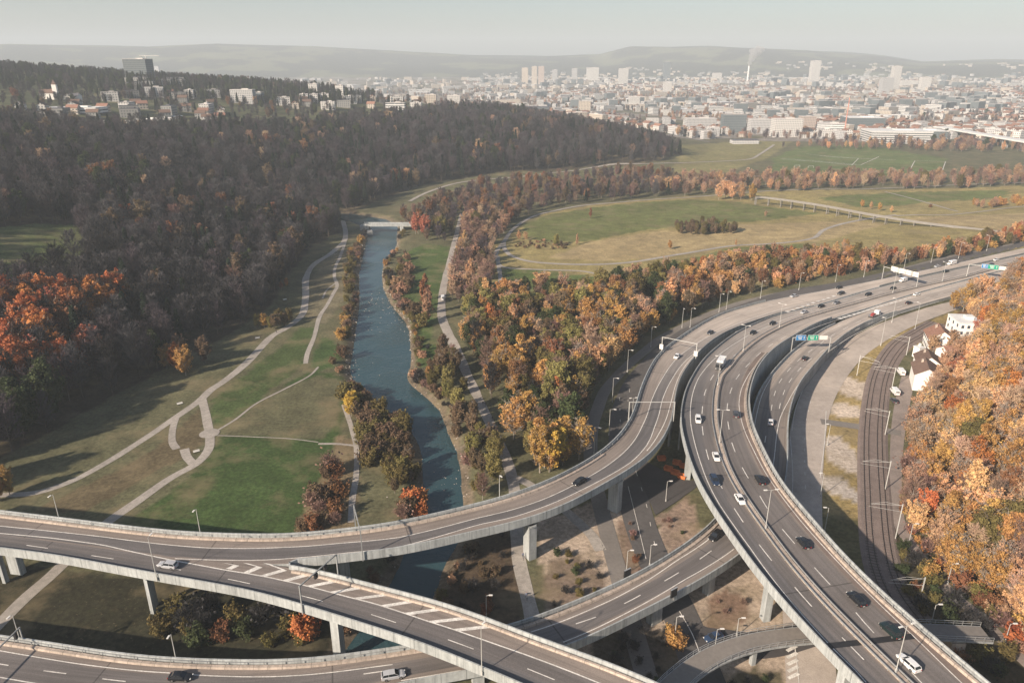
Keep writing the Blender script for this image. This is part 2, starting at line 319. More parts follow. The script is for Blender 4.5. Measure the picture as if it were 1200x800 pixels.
C_ = Road([(-140, 722, 8.2), (-60, 735, 8.2), (0, 743, 8.2), (30, 746.5, 8.2), (90, 756, 8.1), (150, 765, 8.1), (200, 768.5, 8.1), (267, 771, 8), (333, 771, 8), (400, 766, 8), (440, 760, 8), (467, 757, 7.9), (530, 746, 7.9), (595, 731, 7.9), (660, 707.5, 7.9), (710, 687.5, 7.9), (760, 662.5, 7.9), (785, 647.5, 7.9), (810, 630, 7.9), (835, 609, 7.9), (855, 581, 7.8), (868, 550, 7.7), (875, 515, 7.4), (882, 482, 7.1), (887.5, 461, 6.9), (897.5, 445, 6.8), (910, 429, 6.7), (927.5, 411, 6.7), (947.5, 396, 6.9), (965, 384, 7), (980, 377, 7.1), (1014, 360.5, 7.1), (1060, 346, 7.1), (1122, 329, 7.1), (1180, 314, 7.1), (1290, 288, 7.1)],
          [(-140, 812, 8.2), (-60, 824, 8.2), (0, 833, 8.2), (100, 842, 8.1), (200, 846, 8.1), (300, 838, 8), (400, 817, 8), (467, 799, 7.9), (548, 785, 7.9), (600, 774, 7.9), (665, 756, 7.9), (700, 741, 7.9), (750, 715, 7.9), (790, 696, 7.9), (825, 675, 7.9), (860, 654, 7.9), (893, 624, 7.9), (911, 596, 7.8), (920, 566, 7.7), (923.5, 540, 7.5), (924, 512, 7.3), (924, 493, 7.1), (929, 470, 7), (939, 445, 7), (955, 426, 7), (965, 414, 7), (985, 395, 7.1), (1010, 379, 7.1), (1035, 369, 7.1), (1054, 363, 7.1), (1085, 354, 7.1), (1125, 343, 7.1), (1200, 320, 7.1), (1290, 292, 7.1)])
def cut_ground(x, y, h):
    for r, ext in ((A_, 2.0), (B_, 2.0), (C_, 2.0)):
        m = (y > 90) & (y < 620) & (x > -260) & (x < 520)
        xs, ys = x[m], y[m]
        c = r.c[::2]; z = r.z[::2]; hw = np.maximum(r.hl, r.hr)[::2]
        if not len(xs): continue
        best = np.full(xs.shape, 1e9); zz = np.zeros(xs.shape); ww = np.zeros(xs.shape)
        for i in range(len(c)):
            d = np.hypot(xs - c[i, 0], ys - c[i, 1]); k = d < best; best[k] = d[k]; zz[k] = z[i]; ww[k] = hw[i]
        hh = h[m]; k = (best < ww + ext) & (hh > zz - 0.9); hh[k] = zz[k] - 0.9; h[m] = hh
    return h

# ------------------------------------------------------------------ ground sheet (a fan of rows, dense near the camera)
U0, U1, NU = -1.25, 1.35, 560
us = np.linspace(U0, U1, NU)
ys_ = [-60.0]
while ys_[-1] < 11500: ys_.append(ys_[-1] + max(1.6, (ys_[-1] + 150) * 0.0062) * (1.6 if ys_[-1] > 1500 else 1))
ys_ = np.array(ys_); YO = 150.0
GX = us[None, :] * (ys_[:, None] + YO); GY = np.repeat(ys_[:, None], NU, 1)
GZ = height(GX, GY); GZ = cut_ground(GX, GY, GZ)
def H(x, y):
    """height of the ground sheet, the same bilinear surface that is built"""
    x = np.asarray(x, float); y = np.asarray(y, float)
    j = np.clip(np.searchsorted(ys_, y) - 1, 0, len(ys_) - 2); fy = np.clip((y - ys_[j]) / (ys_[j + 1] - ys_[j]), 0, 1)
    u = np.clip((x / (y + YO) - U0) / (U1 - U0) * (NU - 1), 0, NU - 1.001); i = u.astype(int); fx = u - i
    return (GZ[j, i] * (1 - fx) + GZ[j, i + 1] * fx) * (1 - fy) + (GZ[j + 1, i] * (1 - fx) + GZ[j + 1, i + 1] * fx) * fy
_T = np.concatenate([np.arange(60, 900, 1.0), np.arange(900, 12000, 8.0)])
def G(px, py):
    """where the ray through a photo pixel meets the ground"""
    d = ray(px, py); p = d[None, :] * _T[:, None] + np.array([0, 0, CH]); below = p[:, 2] < H(p[:, 0], p[:, 1])
    k = int(np.argmax(below)) if below.any() else len(_T) - 1
    a, b = _T[max(k - 1, 0)], _T[k]
    for _ in range(12):
        m = (a + b) / 2; q = d * m + np.array([0, 0, CH])
        if q[2] < float(H(q[0], q[1])): b = m
        else: a = m
    q = d * b + np.array([0, 0, CH]); return np.array([q[0], q[1], float(H(q[0], q[1]))])
def GP(pts): return np.array([G(a, b) for a, b in pts])
# ------------------------------------------------------------------ ground cover (land use, as colours of the soil and grass; shade painted in under the left ramps)
def region(pts): return GP(pts)[:, :2]
FOREST_FLOOR = (0.050, 0.042, 0.030); GRASS = (0.066, 0.092, 0.028); OLIVE = (0.105, 0.100, 0.048); TAN = (0.30, 0.235, 0.125)
GOLD = (0.27, 0.205, 0.09); DIRT = (0.34, 0.275, 0.215); SCRUB = (0.085, 0.065, 0.045); CITY = (0.22, 0.20, 0.18)
REG = {}
REG['clearing'] = region([(-80, 268), (0, 266), (50, 262), (95, 264), (100, 290), (90, 315), (60, 335), (0, 350), (-80, 360)])
wood_left = np.array([(-1600, 100), (-200, -100), (-186, 60), (-166, 211), (-150, 270), (-136, 320), (-128, 370), (-137, 430), (-140, 500), (-128, 560), (-138, 610), (-128, 680), (-90, 790), (-20, 850), (60, 890), (130, 925), (190, 962), (228, 1005), (220, 1090), (150, 1190), (60, 1320), (-50, 1300), (-120, 1180), (-190, 1060), (-260, 960), (-420, 760), (-620, 740), (-900, 800), (-1600, 900)])
village = np.array([(-900, 780), (-620, 745), (-420, 765), (-265, 960), (-195, 1060), (-120, 1185), (-50, 1310), (-200, 1500), (-600, 1250), (-900, 1000)])
COVER = [
 (None, (0.098, 0.096, 0.054)),
 (region([(560, 300), (600, 270), (640, 250), (700, 239), (800, 230), (900, 224), (1040, 222), (1200, 218), (1320, 214), (1330, 270), (1200, 290), (1050, 306), (960, 322), (860, 338), (760, 345), (700, 352), (600, 360), (560, 340)]), (0.235, 0.195, 0.085)),
 (region([(612, 262), (650, 250), (720, 240), (800, 234), (860, 236), (905, 243), (960, 250), (900, 258), (830, 262), (760, 269), (690, 282), (640, 284), (612, 276)]), (0.112, 0.125, 0.045)),
 (region([(960, 232), (1060, 225), (1180, 222), (1180, 232), (1100, 236), (1010, 243)]), (0.11, 0.13, 0.045)),
 (region([(690, 283), (770, 271), (880, 263), (1010, 259), (1040, 262), (960, 283), (860, 289), (780, 302), (700, 306), (640, 302)]), TAN),
 (region([(1060, 255), (1200, 250), (1300, 248), (1300, 266), (1180, 270), (1100, 266)]), TAN),
 (region([(588, 315), (640, 317), (700, 324), (722, 332), (700, 345), (640, 350), (590, 350)]), (0.082, 0.110, 0.034)),
 (region([(780, 310), (860, 290), (940, 286), (960, 292), (880, 305), (800, 322)]), (0.13, 0.14, 0.05)),
 (region([(780, 170), (870, 162), (930, 165), (900, 185), (850, 203), (780, 212), (700, 207), (690, 196), (800, 192)]), (0.18, 0.165, 0.075)),
 (region([(905, 186), (935, 172), (1010, 170), (1110, 186), (1100, 206), (1010, 206), (905, 202)]), (0.095, 0.125, 0.045)),
 (region([(560, 205), (640, 203), (720, 193), (790, 192), (780, 205), (700, 214), (600, 228), (500, 238), (480, 232)]), (0.105, 0.105, 0.055)),
 (region([(470, 300), (495, 285), (528, 290), (520, 330), (512, 370), (508, 400), (495, 428), (484, 415), (478, 385), (466, 362), (462, 330)]), (0.062, 0.092, 0.030)),
 (region([(480, 400), (500, 385), (515, 400), (512, 430), (492, 432)]), (0.055, 0.085, 0.028)),
 (region([(140, 614), (186, 585), (222, 560), (252, 525), (262, 512), (320, 510), (380, 515), (392, 500), (400, 470), (400, 445), (372, 440), (330, 455), (290, 478), (262, 505), (300, 470), (360, 438), (402, 440), (405, 462), (398, 505), (388, 540), (372, 570), (352, 600), (343, 640), (250, 655), (140, 640)]), (0.042, 0.068, 0.022)),
 (region([(246, 470), (285, 440), (330, 405), (352, 385), (372, 385), (362, 410), (352, 430), (300, 470), (262, 500), (250, 498)]), (0.055, 0.078, 0.028)),
 (region([(376, 395), (392, 400), (402, 425), (374, 438), (362, 425)]), (0.05, 0.082, 0.028)),
 (region([(340, 640), (352, 600), (372, 570), (388, 540), (396, 510), (418, 515), (418, 560), (416, 612), (400, 660)]), (0.16, 0.125, 0.075)),
 (region([(362, 330), (392, 290), (420, 300), (404, 350), (380, 380), (360, 372)]), (0.14, 0.125, 0.080)),
 (region([(205, 505), (235, 480), (240, 505), (230, 530), (180, 555), (100, 600), (40, 600), (90, 572), (160, 540)]), (0.105, 0.085, 0.050)),
 (region([(0, 660), (340, 700), (380, 700), (430, 700), (420, 770), (380, 830), (-100, 860), (-100, 650)]), (0.032, 0.031, 0.019)),  # ground below the left ramps, shade painted in as a darker soil colour
 (region([(512, 680), (545, 630), (600, 620), (604, 660), (612, 700), (616, 730), (560, 760), (500, 740)]), (0.070, 0.052, 0.036)),
 (region([(628, 612), (690, 592), (735, 580), (755, 600), (790, 640), (850, 600), (880, 640), (905, 700), (935, 740), (970, 790), (960, 900), (640, 900), (640, 730), (632, 680)]), DIRT),
 (region([(640, 660), (680, 650), (712, 680), (722, 705), (690, 722), (650, 726), (632, 700)]), (0.17, 0.13, 0.10)),
 (region([(722, 612), (745, 608), (760, 660), (752, 700), (738, 700), (726, 660)]), (0.20, 0.145, 0.11)),
 (region([(768, 606), (806, 580), (818, 600), (820, 640), (800, 690), (784, 650)]), (0.24, 0.18, 0.14)),
 (region([(690, 740), (740, 740), (790, 735), (800, 790), (770, 860), (700, 860)]), (0.09, 0.075, 0.058)),
 (region([(828, 700), (850, 690), (870, 700), (876, 722), (850, 742), (832, 736)]), (0.19, 0.13, 0.095)),
 (region([(860, 790), (885, 782), (915, 790), (920, 830), (850, 830)]), (0.10, 0.085, 0.055)),
 (region([(958, 640), (960, 560), (966, 500), (985, 450), (1012, 415), (1040, 392), (1090, 374), (1130, 360), (1100, 385), (1045, 425), (1022, 470), (1014, 540), (1014, 600), (1024, 690), (990, 660)]), GOLD),
 (region([(958, 700), (960, 600), (1012, 610), (1020, 690), (1000, 720)]), (0.105, 0.095, 0.045)),
 (region([(966, 512), (985, 508), (1010, 540), (1010, 560), (975, 545), (966, 530)]), (0.42, 0.36, 0.30)),
 (region([(962, 556), (990, 560), (1010, 580), (1012, 592), (985, 583), (962, 570)]), (0.36, 0.32, 0.28)),
 (region([(972, 440), (990, 438), (1020, 452), (1018, 470), (985, 462)]), (0.45, 0.38, 0.31)),
 (region([(974, 470), (990, 472), (1016, 480), (1016, 492), (975, 486)]), (0.45, 0.38, 0.31)),
 (region([(1040, 600), (1058, 610), (1110, 690), (1170, 760), (1200, 800), (1100, 830), (1060, 720), (1046, 650)]), (0.06, 0.052, 0.030)),
 (region([(1030, 640), (1010, 690), (1060, 740), (1120, 860), (1300, 900), (1230, 800), (1170, 756), (1100, 700)]), (0.055, 0.048, 0.030)),
]
def cover_colour(x, y):
    n = vnoise(x, y, 9, 11) * 1.3 + vnoise(x, y, 3, 12) * .7; n2 = vnoise(x, y, 9, 13) * 1.3 + vnoise(x, y, 3, 14) * .7
    k = np.clip((y - 100) / 300, 0.5, 2.2); xx = x + n * k; yy = y + n2 * k
    col = np.zeros(x.shape + (3,)); col[:] = COVER[0][1]
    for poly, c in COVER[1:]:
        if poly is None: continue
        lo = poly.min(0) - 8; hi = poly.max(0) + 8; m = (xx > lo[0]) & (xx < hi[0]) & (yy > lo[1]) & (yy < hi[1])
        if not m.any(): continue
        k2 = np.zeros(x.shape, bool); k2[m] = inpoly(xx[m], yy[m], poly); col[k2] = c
    fl = inpoly(xx, yy, wood_left) & ~inpoly(x, y, REG['clearing']) & ~inpoly(x, y, village)
    col[fl] = FOREST_FLOOR; col[inpoly(xx, yy, REG['clearing'])] = (0.085, 0.105, 0.040); col[inpoly(xx, yy, village)] = (0.075, 0.085, 0.045)
    d, side, _ = seg_dist(x, y, RIGHT); fr = (side > 0) & (d > 3) & (y < 640); col[fr] = (0.14, 0.08, 0.04)
    city = ((y > 1230) & (x > -150)) | (y > 1500)
    cn = (vnoise(x, y, 70, 21) > 0.1); col[city] = np.where(cn[city][:, None], (0.10, 0.095, 0.06), CITY)
    hill = (np.hypot(x, y) > 5200); hn = vnoise(x, y, 260, 61) + .6 * vnoise(x, y, 110, 62); col[hill] = np.where((hn > .35)[hill][:, None], (0.12, 0.13, 0.075), (0.040, 0.046, 0.036))
    r = np.zeros(x.shape, bool); near = (y < 860) & (np.abs(x + 130) < 190); r[near] = (GZ[near] < -0.8)
    col[r] = (0.13, 0.105, 0.075)
    return col
GC = cover_colour(GX, GY)
def build_ground():
    ny, nx = GX.shape; co = np.stack([GX, GY, GZ], -1).reshape(-1, 3).astype(np.float32)
    me = bpy.data.meshes.new("ground"); me.vertices.add(len(co)); me.vertices.foreach_set("co", co.ravel())
    idx = np.arange(ny * nx).reshape(ny, nx); q = np.stack([idx[:-1, :-1], idx[:-1, 1:], idx[1:, 1:], idx[1:, :-1]], -1).reshape(-1, 4)
    me.loops.add(q.size); me.loops.foreach_set("vertex_index", q.ravel().astype(np.int32))
    me.polygons.add(len(q)); me.polygons.foreach_set("loop_start", np.arange(0, q.size, 4, dtype=np.int32)); me.polygons.foreach_set("use_smooth", np.ones(len(q), bool))
    me.update(calc_edges=True)
    a = me.color_attributes.new("cover", 'FLOAT_COLOR', 'POINT')
    a.data.foreach_set("color", np.concatenate([GC.reshape(-1, 3), np.ones((ny * nx, 1))], 1).astype(np.float32).ravel())
    m = mat('ground_cover', (1, 1, 1), 0.95, [(0.02, 0.18, 4), (0.12, 0.24, 6), (0.9, 0.32, 5), (5, 0.25, 3)], bump=(0.9, 0.8), spec=0.1)
    N = m.node_tree.nodes; L = m.node_tree.links; at = N.new("ShaderNodeAttribute"); at.attribute_name = "cover"
    for l in list(L):
        if l.from_node.bl_idname == 'ShaderNodeRGB': t = l.to_socket; L.remove(l); L.new(at.outputs["Color"], t)
    bs = N["Principled BSDF"].inputs["Base Color"]; src = bs.links[0].from_socket; tc = N.new("ShaderNodeTexCoord"); out = src
    for sc, lo, hi, amt, c in ((0.055, .50, .66, .55, (0.20, 0.16, 0.095)), (0.35, .56, .70, .40, (0.035, 0.040, 0.020)), (1.6, .60, .72, .35, (0.24, 0.19, 0.12))):
        n = N.new("ShaderNodeTexNoise"); n.inputs["Scale"].default_value = sc; n.inputs["Detail"].default_value = 9; n.inputs["Roughness"].default_value = .62; L.new(tc.outputs["Object"], n.inputs["Vector"])
        r = N.new("ShaderNodeMapRange"); r.inputs[1].default_value = lo; r.inputs[2].default_value = hi; r.inputs[3].default_value = 0; r.inputs[4].default_value = amt; L.new(n.outputs[0], r.inputs[0])
        mx = N.new("ShaderNodeMix"); mx.data_type = 'RGBA'; L.new(r.outputs[0], mx.inputs[0]); L.new(out, mx.inputs[6]); mx.inputs[7].default_value = (*c, 1); out = mx.outputs[2]
    L.new(out, bs)
    me.materials.append(m); props(link("ground", me), kind='structure')
build_ground()
def build_water():
    m = bpy.data.materials.new("river_water"); m.use_nodes = True; nt = m.node_tree; b = nt.nodes["Principled BSDF"]
    b.inputs["Base Color"].default_value = (0.026, 0.058, 0.068, 1); b.inputs["Roughness"].default_value = 0.10; b.inputs["IOR"].default_value = 1.33
    tc = nt.nodes.new("ShaderNodeTexCoord"); bump = nt.nodes.new("ShaderNodeBump"); bump.inputs["Strength"].default_value = 0.8; bump.inputs["Distance"].default_value = 0.6
    n1 = nt.nodes.new("ShaderNodeTexNoise"); n1.inputs["Scale"].default_value = 0.55; n1.inputs["Detail"].default_value = 6; n1.inputs["Roughness"].default_value = 0.6
    n2 = nt.nodes.new("ShaderNodeTexNoise"); n2.inputs["Scale"].default_value = 0.03; n2.inputs["Detail"].default_value = 3
    mr = nt.nodes.new("ShaderNodeMapRange"); mr.inputs[1].default_value = 0.45; mr.inputs[2].default_value = 0.58; mr.inputs[3].default_value = 0.25; mr.inputs[4].default_value = 1.0
    mu = nt.nodes.new("ShaderNodeMath"); mu.operation = 'MULTIPLY'
    for n in (n1, n2): nt.links.new(tc.outputs["Object"], n.inputs["Vector"])
    nt.links.new(n2.outputs[0], mr.inputs[0]); nt.links.new(n1.outputs[0], mu.inputs[0]); nt.links.new(mr.outputs[0], mu.inputs[1])
    nt.links.new(mu.outputs[0], bump.inputs["Height"]); nt.links.new(bump.outputs[0], b.inputs["Normal"])
    big = []; n = 120; a = resample(_rl, arclen(_rl)[-1] / n)[:n]; c = resample(_rr, arclen(_rr)[-1] / n)[:n]
    a = np.vstack([_up[::-1][:3], a]); c = np.vstack([_up2[::-1][:3], c])
    mb = MB(); secs = []
    for p, q in zip(a, c):
        d = (p - q); d = d / np.linalg.norm(d) * 5; secs.append([(*(p + d), WATER), (*((p * 2 + q) / 3), WATER), (*((p + 2 * q) / 3), WATER), (*(q - d), WATER)])
    mb.lofted(secs, closed=False); props(mb.build("river", m), kind='structure')
build_water()
# ------------------------------------------------------------------ paths and roads lying on the ground
def drape(name, pts, w, m, dz=0.07, kind='structure', ground=True, cross=4, step=1.5):
    """pts in photo pixels on the ground; w width in metres or list"""
    c = catmull(GP(pts)[:, :2], step); t, n = normals2(c); ww = np.interp(np.linspace(0, 1, len(c)), np.linspace(0, 1, len(w)), w) if isinstance(w, (list, tuple)) else np.full(len(c), w)
    ww = ww * (1 + 0.10 * vnoise(c[:, 0], c[:, 1], 7, 31) * (1 if m is M['gravel_path'] else 0))
    mb = MB(); secs = []
    for k in range(cross + 1):
        o = (k / cross - 0.5) * ww; x = c[:, 0] + n[:, 0] * o; y = c[:, 1] + n[:, 1] * o
        secs.append(np.column_stack([x, y, H(x, y) + dz + 0.0004 * np.maximum(y - 300, 0)]))
    mb.lofted(np.stack(secs, 1), closed=False); o = mb.build(name, m)
    if kind: o["kind"] = kind
    return o, c, n
PATHS = [
 ([(400, 256), (403, 263), (405, 273), (403, 283), (388, 297), (368, 310), (359, 325), (358, 350), (353, 370), (336, 384), (320, 393), (287, 427), (262, 447), (247, 457), (233, 470), (200, 493), (180, 507), (160, 520), (123, 543), (83, 564), (43, 577), (0, 580), (-60, 582)], [3.4, 3.8, 3.8, 3.8, 3.6, 3.0, 2.4]),
 ([(236, 466), (240, 480), (243, 495), (246, 513), (244, 527), (230, 543), (200, 560), (160, 588), (127, 611), (100, 635), (60, 674), (30, 700), (-5, 735), (-40, 770)], [3.1, 3.1, 3.1, 3.5, 3.5]),
 ([(206, 490), (203, 500), (202, 518), (207, 526)], 2.4), ([(216, 526), (219, 535), (226, 543)], 3),
 ([(405, 283), (399, 300), (393, 313), (392, 325), (395, 335), (390, 345), (383, 358), (375, 370), (368, 395), (360, 415), (358, 426)], 2.0),
 ([(378, 350), (383, 340), (396, 330)], 1.0),
 ([(403, 474), (410, 495), (415, 512), (418, 530), (417, 560), (413, 585), (411, 612)], 1.8),
 ([(373, 520), (395, 520), (415, 522)], 1.2),
 ([(248, 508), (275, 492), (300, 473), (335, 455), (363, 440), (373, 430)], 0.9),
 ([(250, 510), (300, 512), (340, 514), (373, 518)], 0.5),
 ([(541, 250), (535, 275), (528, 302), (521, 330), (518, 350), (518, 372), (526, 392), (536, 412), (548, 440), (562, 470), (577, 502), (590, 530), (598, 552), (603, 575), (605, 600), (606, 625), (608, 655), (616, 690), (623, 720), (630, 755)], [3.2, 3.4, 3.6, 3.8, 4.2, 4.6, 3.6, 3.6, 3.6]),
 ([(604, 560), (618, 566), (636, 578), (661, 597), (680, 614), (694, 628), (704, 645)], 3.2),
 ([(480, 236), (500, 226), (540, 214), (575, 210), (613, 207), (645, 203), (673, 200), (717, 193), (760, 192), (800, 191), (850, 189), (877, 187), (892, 180), (907, 170)], 4.0),
 ([(580, 305), (582, 295), (590, 284), (602, 268), (627, 253), (655, 246), (683, 241), (740, 236), (797, 232), (850, 228), (900, 224), (1000, 222), (1100, 218), (1200, 214), (1300, 210)], 3.0),
 ([(590, 283), (592, 293), (602, 301), (625, 307), (683, 310), (733, 308), (797, 298), (860, 288), (900, 286), (933, 283), (953, 279), (965, 270), (985, 263), (1020, 256), (1050, 252)], 3.4),
 ([(583, 300), (590, 313), (630, 316), (683, 318), (705, 323), (722, 331)], 2.4),
 ([(582, 300), (585, 315), (587, 335), (586, 352)], 2.6),
 ([(1050, 253), (1077, 252), (1110, 252), (1150, 248), (1200, 242), (1300, 236)], 3.0),
 ([(1037, 225), (1080, 236), (1123, 248)], 2.6), ([(800, 203), (850, 207), (900, 206)], 2.4),
]
for pts, w in PATHS: drape("path", pts, w, M['gravel_path'])
M['asphalt_mid'] = mat('street_asphalt', (0.085, 0.080, 0.078), 0.9, [(0.1, 0.15, 3), (0.7, 0.12, 5), (4, 0.1, 3)])
M['asphalt_slip'] = mat('slip_road_asphalt', (0.36, 0.315, 0.275), 0.9, [(0.06, 0.15, 3), (0.5, 0.10, 5), (4, 0.12, 4)])
# service road beside the wood, slip road left of the ramp, street under the motorway, road right of the retaining wall
drape("road", [(1250, 272), (1190, 286), (1110, 302), (1030, 323), (965, 337), (910, 345), (889, 350), (865, 356), (842, 364), (820, 373), (790, 388), (771, 399), (755, 412), (740, 424), (723, 441), (709, 458), (700, 480), (694, 500), (692, 528), (696, 560), (703, 590), (716, 640), (727, 680), (742, 738), (757, 790), (775, 850)], [4.4, 4.4, 4.8], M['asphalt_pale'])
drape("road", [(1250, 276), (1150, 297), (1050, 320), (980, 335), (930, 343), (890, 355), (860, 366), (830, 379), (805, 391), (780, 410), (762, 428), (747, 446), (736, 468), (730, 490), (729, 515), (733, 545), (741, 580), (752, 620), (768, 660), (790, 705), (806, 742), (824, 790), (850, 850)], [6, 6.5, 8.5, 9, 9.2, 9.2, 9.2, 9, 8], M['asphalt_mid'], dz=0.10)
drape("road", [(808, 740), (826, 748), (850, 752), (880, 756), (912, 752), (945, 744)], [7, 8, 8, 7], M['asphalt_dark'], dz=0.13)
drape("road", [(1260, 322), (1200, 338), (1110, 360), (1060, 377), (1022, 395), (995, 413), (972, 440), (956, 470), (948, 500), (943, 540), (940, 580), (940, 640), (943, 700), (948, 760), (955, 850)], [5, 6, 7, 10, 12, 13, 12, 11.5, 11, 10.5, 10], M['asphalt_slip'], dz=0.10, cross=8)
drape("road", [(1065, 440), (1058, 470), (1053, 500), (1050, 540), (1050, 590), (1056, 618), (1075, 648), (1110, 690), (1145, 720), (1170, 745), (1205, 778), (1260, 830)], [5.0, 5, 3.8, 3.4, 3.2, 3.2], mat('track_gravel', (0.22, 0.185, 0.165), 0.95, [(0.2, 0.15, 3), (2, 0.15, 4)]))
drape("road", [(962, 494), (985, 497), (1012, 501), (1040, 505), (1056, 508)], 4.5, M['asphalt_pale'], dz=0.12)
def slab(name, pts, m, dz=0.14, thick=0):
    p = GP(pts); mb = MB(); n = len(p); p[:, 2] = np.median(p[:, 2]) + dz
    mb.add(p, [tuple(range(n - 1, -1, -1))]); o = mb.build(name, m); o["kind"] = 'structure'; return o
slab("yard_paving", [(746, 553), (757, 541), (800, 563), (815, 563), (816, 571), (790, 590), (768, 604)][::1], M['asphalt_dark'], dz=0.17)

def build_stones():
    g = np.random.default_rng(3); mb = MB()
    spots = [(l, s_) for l in (_rl, _rr) for s_ in range(0, len(l))]
    for l, i in spots:
        for k in range(3):
            x, y = l[i] + g.normal(size=2) * 1.6; z = float(H(x, y)); r = g.uniform(.15, .55) * (1 + .5 * (y > 300))
            if y < 120 or z < -3.2: continue
            a = g.uniform(0, 6.28, 5); pts = [(x + r * math.cos(t) * g.uniform(.7, 1.1), y + r * math.sin(t) * g.uniform(.7, 1.1), z - .15) for t in np.sort(a)]; mb.add(pts + [(x + r * .15, y - r * .1, z + r * .7)], [(j, (j + 1) % 5, 5) for j in range(5)])
    for px, py, n, sp_ in [(436, 352, 60, 6), (452, 362, 45, 7), (430, 385, 12, 6), (408, 433, 40, 4), (405, 300, 60, 6), (520, 560, 12, 5), (531, 560, 14, 3), (498, 590, 12, 3), (460, 375, 40, 7)]:
        c = P(px, py, WATER)
        for k in range(n):
            x, y = c[0] + g.normal() * sp_, c[1] + g.normal() * sp_ * 1.3; z = max(float(H(x, y)), WATER - .1); r = g.uniform(.2, .8)
            mb.add([(x + r * math.cos(t), y + r * math.sin(t) * .8, z - .3) for t in (0, 1.3, 2.6, 3.8, 5)] + [(x, y, z + r * .5)], [(j, (j + 1) % 5, 5) for j in range(5)])
    props(mb.build("river_stones", mat('river_stone', (0.30, 0.27, 0.24), 0.9, [(1, .25, 4)])), "pale stones scattered along the river banks and in the rapids", None, None, 'stuff')
build_stones()
# ------------------------------------------------------------------ viaducts
WALL = [(0.0, 0.0), (-0.32, 0.0), (-0.40, -PAR - 0.05), (0.0, -PAR - 0.05)]         # parapet (o, dz from parapet top)
def parapet(r, side, q0, q1, parent, m=None, name='parapet', hgt=PAR):
    mb = MB(); r.sweep(mb, [(0.0, -0.02), (0.0, hgt), (-0.30, hgt), (-0.42, -0.02)], q0, q1, side)
    # joints: narrow dark grooves are left as gaps between cast lengths
    return mb.build(name, m or M['concrete'], parent)
def rail_barrier(r, side, q0, q1, parent, inset=1.0, m=None, h=0.75, w=0.35, posts=True):
    mb = MB(); r.sweep(mb, [(-inset, 0), (-inset, h), (-inset - w, h), (-inset - w - 0.12, 0)], q0, q1, side)
    return mb.build('crash_barrier', m or M['concrete_tan'], parent)
def posts(r, side, q0, q1, parent, inset=1.15, gap=4.0, z0=0.75, z1=1.15):
    mb = MB(); q = q0
    pts = []
    while q < q1:
        p = r.at(q, r.edge(q, side) - side * inset, 0); mb.box((p[0], p[1], p[2] + (z0 + z1) / 2), (0.14, 0.14, z1 - z0 + 0.1), r.heading(q)); pts.append(p); q += gap
    for a, b in zip(pts[:-1], pts[1:]): mb.tube((a[0], a[1], a[2] + z1), (b[0], b[1], b[2] + z1), 0.05, n=4)
    return mb.build('guard_rail', M['steel'], parent)
def deck(r, q0, q1, parent, fl=1.15, fr=1.15, web=2.3, skirt=None, inset_l=0.0, inset_r=0.0):
    """slab with fascias and a box girder below; skirt: extra wall (side, q0, q1) down to the ground"""
    mb = MB(); qs = r.grid(q0, q1, 2.0); secs = []
    for q in qs:
        l = r.edge(q, -1) + inset_l; rr = r.edge(q, 1) - inset_r; w = rr - l; g = min(2.6, w * 0.24)
        secs.append([r.at(q, l, -0.03), r.at(q, rr, -0.03), r.at(q, rr, -fr), r.at(q, rr - g * 0.9, -fr - 0.15), r.at(q, rr - g * 1.3, -web), r.at(q, l + g * 1.3, -web), r.at(q, l + g * 0.9, -fl - 0.15), r.at(q, l, -fl)])
    mb.lofted(secs); mb.along = (qs, 8); return mb.build('deck', M['concrete'], parent)
def skirt(r, side, q0, q1, parent, depth=6.5, m=None, name='retaining_wall'):
    mb = MB(); r.sweep(mb, [(-0.004, -0.04), (-0.5, -0.04), (-0.5, -depth), (-0.004, -depth)], q0, q1, side)
    return mb.build(name, m or M['concrete_grey'], parent)
def pier(r, px, py, parent, size=(2.2, 1.6), rot=None, off=None, m=None, web=2.2, name='pier'):
    """pier whose foot meets the ground at a photo pixel"""
    g = G(px, py); q, o = r.so_xy(g[0], g[1]); zt = float(np.interp(q, r.s, r.z)) - web
    o = max(r.edge(q, -1) + 1.8, min(r.edge(q, 1) - 1.8, o)); p = r.at(q, o, 0); z0 = float(H(p[0], p[1])) - 0.6
    mb = MB(); hd = r.heading(q); mb.box((p[0], p[1], (z0 + zt) / 2 + 0.1), (size[0], size[1], zt - z0 + 0.2), hd + (rot or 0), taper=1.0)
    mb.box((p[0], p[1], zt - 0.05), (size[0] * .7, size[1] * 1.25, 0.5), hd + (rot or 0))
    return mb.build(name, m or M['concrete'], parent)
